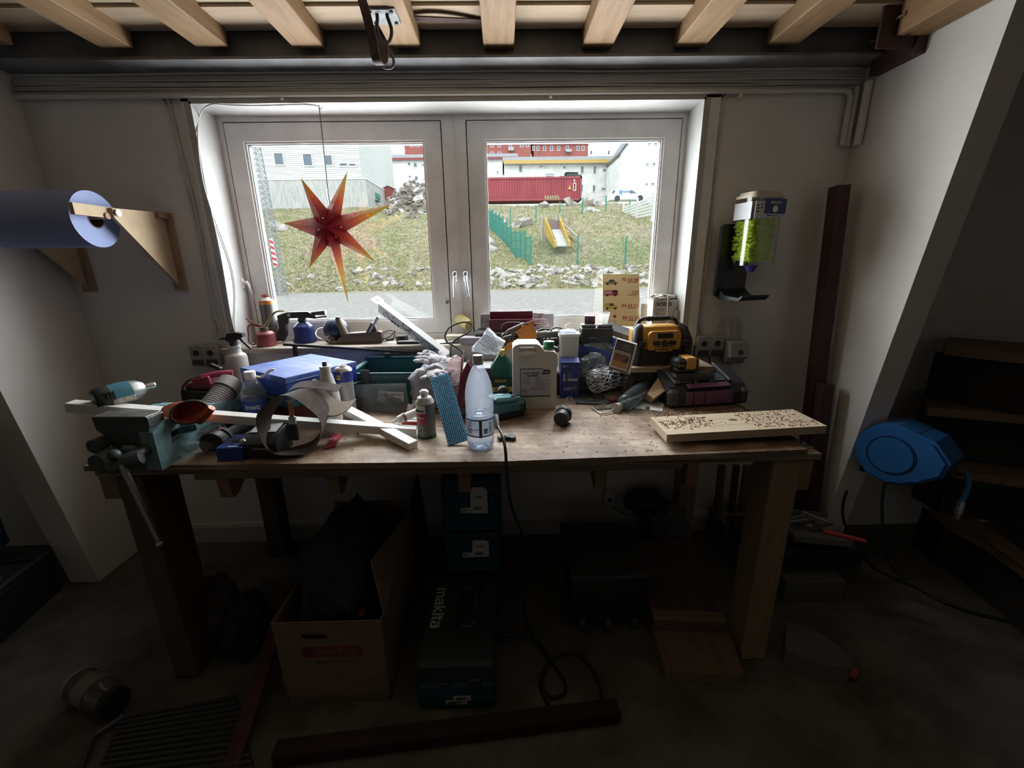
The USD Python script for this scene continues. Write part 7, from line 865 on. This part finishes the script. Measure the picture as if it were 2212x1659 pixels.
p, q = at(178, 1480, z=.055), at(238, 1512, z=.055); d = q - p; L = np.linalg.norm(d); t = thing('glass_jar', 'dirty glass jar with a paper label lying on the floor at the left', 'jar', frame(p - d * .1, d)); part(t, 'jar', rev([(0, 0), (.045, 0), (.052, .006), (.053, L * .8), (.045, L), (.044, L * 1.15), (0, L * 1.15)], 28), mat('dirty_glass', (.10, .10, .105), .2, coat=.5)); part(t, 'label', rev([(.0532, L * .3), (.0536, L * .3), (.0536, L * .7), (.0532, L * .7)], 28), mat('label_beige', (.24, .22, .19), .7)); part(t, 'red_strip', rev([(.0537, L * .70), (.0541, L * .70), (.0541, L * .74), (.0537, L * .74)], 28), mat('dim_red', (.2, .05, .05), .6)); part(t, 'mouth', rev([(0, L * 1.14), (.047, L * 1.14), (.047, L * 1.28), (.040, L * 1.3), (0, L * 1.28)], 28), black); part(t, 'rim', rev([(.05, -.004), (.055, -.002), (.055, .01), (.05, .01)], 28), grey)
# black wheeled bin, planks
t = thing('wheeled_bin', 'low black wheeled crate on the floor under the middle of the bench', 'crate'); part(t, 'body', bx((.262, 1.44, .055), (.575, 1.80, .26)), black, smooth=False); part(t, 'rim', box((.33, .38, .02), (.418, 1.62, .265), .004), dgrey)
for x in (.305, .415, .53): part(t, 'castor', [cyl((x - .012, 1.45, .028), (x + .012, 1.45, .028), .028, n=16), box((.03, .03, .02), (x, 1.46, .055), .003)], dgrey)
dk = wood('floor_plank_wood', (.26, .18, .12), (.17, .11, .075), 4, (9, 1, 9)); K = [at(1437, 1452, z=.05), at(1607, 1456, z=.05), at(1572, 1330, z=.05), at(1410, 1325, z=.05)]; solo('floor_plank', prism([K[0], K[1], K[2] + [.01, .1, 0], K[3] + [-.01, .1, 0]], (0, 0, -.048)), dk, 'lower wooden plank lying on the floor by the right bench leg', 'plank', smooth=False)
K = [at(1412, 1340, z=.10), at(1568, 1346, z=.10), at(1488, 1166, z=.10), at(1366, 1163, z=.10)]; solo('floor_plank', prism(K, (0, 0, -.046)), mat('reddish_plank', (.13, .075, .065), .7, var=.2, vs=7, stretch=(6, 1, 6)), 'upper reddish plank stepped back on top of the lower one under the bench', 'plank', smooth=False); solo('plank_batten', prism([K[0] + [0, 0, .001], K[1] + [0, 0, .001], K[1] + [0, .035, .001], K[0] + [0, .035, .001]], (0, 0, .02)), benchw, 'pale batten on the front end of the upper plank', 'batten', smooth=False)
# clutter right of the bench leg
def px_box(name, label, x0, x1, yb, yt, y, depth, mt, z0=0.0, cat_='box', ch=.004):
    a, c = at(x0, yb, y=y), at(x1, yb, y=y); top = zat((a[0], y), yt); return solo(name, box((c[0] - a[0], depth, top - z0), ((a[0] + c[0]) / 2, y + depth / 2, (top + z0) / 2), ch), mt, label, cat_)
px_box('black_crate', 'black plastic crate behind the right bench leg, under the tool tray', 1630, 1850, 1262, 1195, 1.62, .3, black, z0=.11); px_box('grey_crate', 'low grey panelled crate on the floor right of the bench leg', 1690, 1815, 1310, 1258, 1.56, .3, mat('crate_grey', (.13, .13, .125), .6), cat_='crate')
tz = at(1728, 1180, y=1.60)[2]; t = thing('tool_tray', 'open metal tray of loose tools right of the bench, on the black crate', 'tray', TR((1.44, 1.72, tz), rz=-12)); part(t, 'tray', [box((.24, .22, .006), (0, 0, 0), .002), box((.24, .006, .035), (0, -.11, .015), .002), box((.24, .006, .035), (0, .11, .015), .002), box((.006, .22, .035), (-.12, 0, .015), .002)], mat('tray_metal', (.3, .29, .27), .4, .6)); part(t, 'red_handle', cyl((.02, -.06, .035), (.16, -.12, .04), .012, .009, 10), red_ink); rg = random.Random(6)
for k in range(9): a = rg.uniform(-.9, .9); c = np.array([rg.uniform(-.08, .06), rg.uniform(-.06, .07), .018 + .003 * k]); part(t, 'loose_tool', cyl(c - [.05 * math.cos(a), .05 * math.sin(a), 0], c + [.05 * math.cos(a), .05 * math.sin(a), 0], .006, n=8), (steel, dgrey, grey)[k % 3])
t = thing('dark_clamp', 'dark flat level hanging beside the right bench leg', 'tool', TR((1.06, 1.50, .42), ry=-8)); part(t, 'bar', box((.04, .02, .30), (0, 0, 0), .004), black)
P, Q = at(1700, 1395, z=.03), at(1835, 1450, z=.03); t = thing('white_canister', 'pale plastic canister with a red cap lying on the floor right of the bench', 'canister', frame(P, Q - P)); L = np.linalg.norm(Q - P); part(t, 'body', mv(poly(Polygon([(-.01, -.065), (L * .5, -.07), (L * .95, -.03), (L, -.02), (L, .03), (L * .6, .09), (-.01, .10)]).buffer(-.01).buffer(.01), .07), (0, 0, -.03)), mat('dim_canister', (.15, .15, .15), .55)); part(t, 'cap', cyl((L * .98, .0, .0), (L * 1.1, .0, .0), .02, n=16), red_ink)
for k, (px, w_, m_) in enumerate(((1545, .035, mat('dark_board_a', (.10, .055, .05), .8)), (1575, .03, black), (1600, .05, mat('dark_board_b', (.14, .08, .07), .8)))): a = at(px, 1120, y=2.0); solo('stored_board', mv(box((w_, .02, a[2] + .32), (0, 0, (a[2] + .32) / 2), .002), rot(-3)), m_, ('narrow dark board standing against the wall under the right end of the bench', 'thin black strip standing between two boards under the bench', 'wider brown board standing nearest the right bench leg')[k], 'board', M=(a[0], 1.98, 0))
px_box('low_cabinet', 'low grey-brown wooden chest against the wall under the right end of the bench', 1555, 1668, 1215, 1132, 1.88, .18, mat('chest_wood', (.16, .13, .10), .8), cat_='chest'); solo('grey_bag', blob((.22, .16, .26), (0, 0, .12), .4, 4, 66, 4), mat('grey_cloth', (.10, .10, .10), .95), 'grey cloth bag slumped against the wall under the bench', 'bag', M=(.86, 1.98, 0), smooth=True); solo('black_bundle', blob((.20, .14, .14), (0, 0, .0), .4, 5, 71, 3), black, 'black bundle lying on the grey cloth bag', 'bundle', M=(.74, 2.0, .26), smooth=True)
t = thing('wall_socket', 'small pale socket low on the wall under the bench', 'outlet', at(1315, 1070, y=YW)); part(t, 'housing', box((.06, .03, .09), (0, -.015, 0), .005), wallm); part(t, 'socket_hole', cyl((0, -.031, -.01), (0, -.0295, -.01), .012), dgrey)
solo('fallen_wire', tube([at(1325, 1095, y=2.09), at(1350, 1110, y=2.08), at(1400, 1118, y=2.05), at(1460, 1105, y=2.02)], .003, 6, 30), black, 'thin wire running from the low wall socket to the black bundle', 'wire'); solo('floor_cable', tube([at(1860, 1180, z=.2), at(1900, 1235, z=.06), at(1960, 1260, z=.01), at(2040, 1300, z=.01), at(2130, 1330, z=.01), at(2230, 1350, z=.01)], .006, 7, 50), black, 'dark cable snaking over the floor towards the stairs', 'cable')
for k, P in enumerate(([(1830, 1060, 1.7), (1820, 1100, 1.7), (1828, 1140, 1.7)], [(1912, 1040, 1.6), (1905, 1090, 1.6), (1908, 1150, 1.6), (1930, 1230, 1.6), (1965, 1250, 1.55)])): solo('hanging_hose', tube([at(a, b_, y=c) for a, b_, c in P], .006, 8, 40), black, ('short dark hose hanging behind the hose reel beside the column', 'thin dark hose hanging from under the blue hose reel')[k], 'hose')
# ================================================================ hose reel and stairs on the right
rbm = mat('reel_blue', (.035, .17, .48), .4, coat=.2); C0 = at(1904, 972, x=1.66) + [.005, -.045, 0]; R_ = .118; t = thing('hose_reel', 'bright blue wall-mounted hose reel beside the stairs on the right', 'hose reel', TR(C0, rz=28))
oct_ = Polygon([(R_ * math.cos(a), R_ * math.sin(a)) for a in np.linspace(0, 2 * np.pi, 13)[:-1]]).buffer(.01); prof = oct_.union(Polygon([(.0, R_ + .006), (-.12, R_ * .82), (-.175, .03), (-.165, -.03), (-.10, -R_ * .75), (0, -R_)])).buffer(.012).buffer(-.004)
part(t, 'housing', [side_poly(prof, .14, 0), side_poly(prof.buffer(-.012), .012, -.012), side_poly(prof.buffer(-.012), .012, .14)], rbm, smooth=30); part(t, 'cover_ring', side_poly(Point(0, 0).buffer(R_ * .72, quad_segs=16).difference(Point(0, 0).buffer(R_ * .68, quad_segs=16)), .004, -.0155), mat('reel_groove', (.015, .05, .15), .5)); part(t, 'cover_disc', side_poly(Point(0, 0).buffer(R_ * .66, quad_segs=16), .006, -.017), rbm)
e = np.array([.07, -.175, .0]); part(t, 'hose_guide', [box((.085, .03, .06), e, .012), cyl(e + [0, -.01, 0], e + [0, -.04, -.01], .028, .022, 18)], dgrey); part(t, 'bracket', box((.012, .05, .30), (.075, .125, .0), .003), black)
hq = [e + [0, -.03, -.005], e + [.005, -.05, -.03], e + [.01, -.055, -.08], e + [.006, -.053, -.13]]; part(t, 'hose', tube(hq, .0095, 10, 20), mat('hose_blue', (.04, .20, .50), .4)); c = hq[-1]; part(t, 'coupling', [cyl(c, c + [-.004, 0, -.03], .012, .013, 14), cyl(c + [-.004, 0, -.03], c + [-.007, 0, -.055], .015, .015, 14), cyl(c + [-.007, 0, -.055], c + [-.01, 0, -.08], .012, .010, 14)], steel)
st = thing('staircase', 'dark winding wooden staircase at the right edge of the picture', 'stairs'); sw = wood('stair_tread_wood', (.27, .18, .115), (.19, .12, .08), 4, (9, 1, 9)); rd = mat('riser_dark', (.03, .026, .024), .8)
for z, ps, ex in ((.04, ((2150, 1292), (2150, 1300), (2212, 1345)), 1.0), (.28, ((2012, 1085), (2014, 1098), (2060, 1132), (2135, 1172), (2212, 1228)), .9), (.55, ((1998, 950), (2012, 988), (2070, 1016), (2212, 1036)), .9), (.83, ((2000, 858), (2006, 880), (2212, 897)), .9), (1.11, ((2040, 738), (2045, 748), (2212, 765)), .9)):
    P = [at(*q, z=z) for q in ps]; e = P[-1] + (P[-1] - P[-2]) * (1.0 / max(np.linalg.norm(P[-1] - P[-2]), .05)) * ex; poly_ = P + [e, e + [.2, .45, 0], P[0] + [.15, .22, 0]]
    poly_ = [np.array([q[0], min(q[1], 2.10), z]) for q in poly_]; part(st, 'tread', prism(poly_, (0, 0, -.04)), sw, smooth=False)
    if z > .2: fr = [q + [.04, .07, -.041] for q in P[1:] + [e]]; part(st, 'riser', [prism([np.minimum(a, [9, 2.1, 9]), np.minimum(b_, [9, 2.1, 9]), np.minimum(b_, [9, 2.1, 9]) - [0, 0, .225], np.minimum(a, [9, 2.1, 9]) - [0, 0, .225]], (0, .012, 0)) for a, b_ in zip(fr[:-1], fr[1:])], rd, smooth=False)
q = at(2195, 1285, z=.05); part(st, 'newel_post', box((.06, .06, .22), q + [.02, .02, .10], .004), rd)
# ================================================================ left bay
t = thing('black_bench_crate', 'long low black crate on the floor at the left edge', 'crate'); P0, P1 = at(0, 1395, z=0), at(190, 1224, z=0); d = P1 - P0; L = np.linalg.norm(d); Mx = frame(P0 - d * .6, d); part(t, 'crate', box((L * 1.28, .40, .20), (L * .64, .20, .10), .01), black, M=Mx); part(t, 'lid', box((L * 1.3, .42, .03), (L * .64, .20, .215), .008), mat('crate_lid_grey', (.03, .032, .036), .5), M=Mx)
for k in range(3): part(t, 'divider', box((.012, .41, .012), (L * (.3 + .4 * k), .2, .236), .002), mat('crate_lid_grey', (.03, .032, .036)), M=Mx)
t = thing('side_table', 'edge of a pale wooden tabletop at the far left', 'table'); c = at(0, 932, z=.88); part(t, 'tabletop', box((.8, .7, .04), (c[0] - .42, c[1] - .35, .86), .004), sw); part(t, 'leg', box((.06, .06, .84), (c[0] - .16, c[1] - .1, .42), .003), darkleg); part(t, 'leg', box((.06, .06, .84), (c[0] - .75, c[1] - .1, .42), .003), darkleg)
solo('blue_can', lathe([(0, 0), (.05, 0), (.05, .13), (.045, .135), (0, .135)], 20), mat('dim_blue', (.04, .12, .3), .5), 'small blue can standing on the black crate at the left edge', 'can', M=(at(0, 1178, z=.235)[0] - .03, at(0, 1178, z=.235)[1], .232))
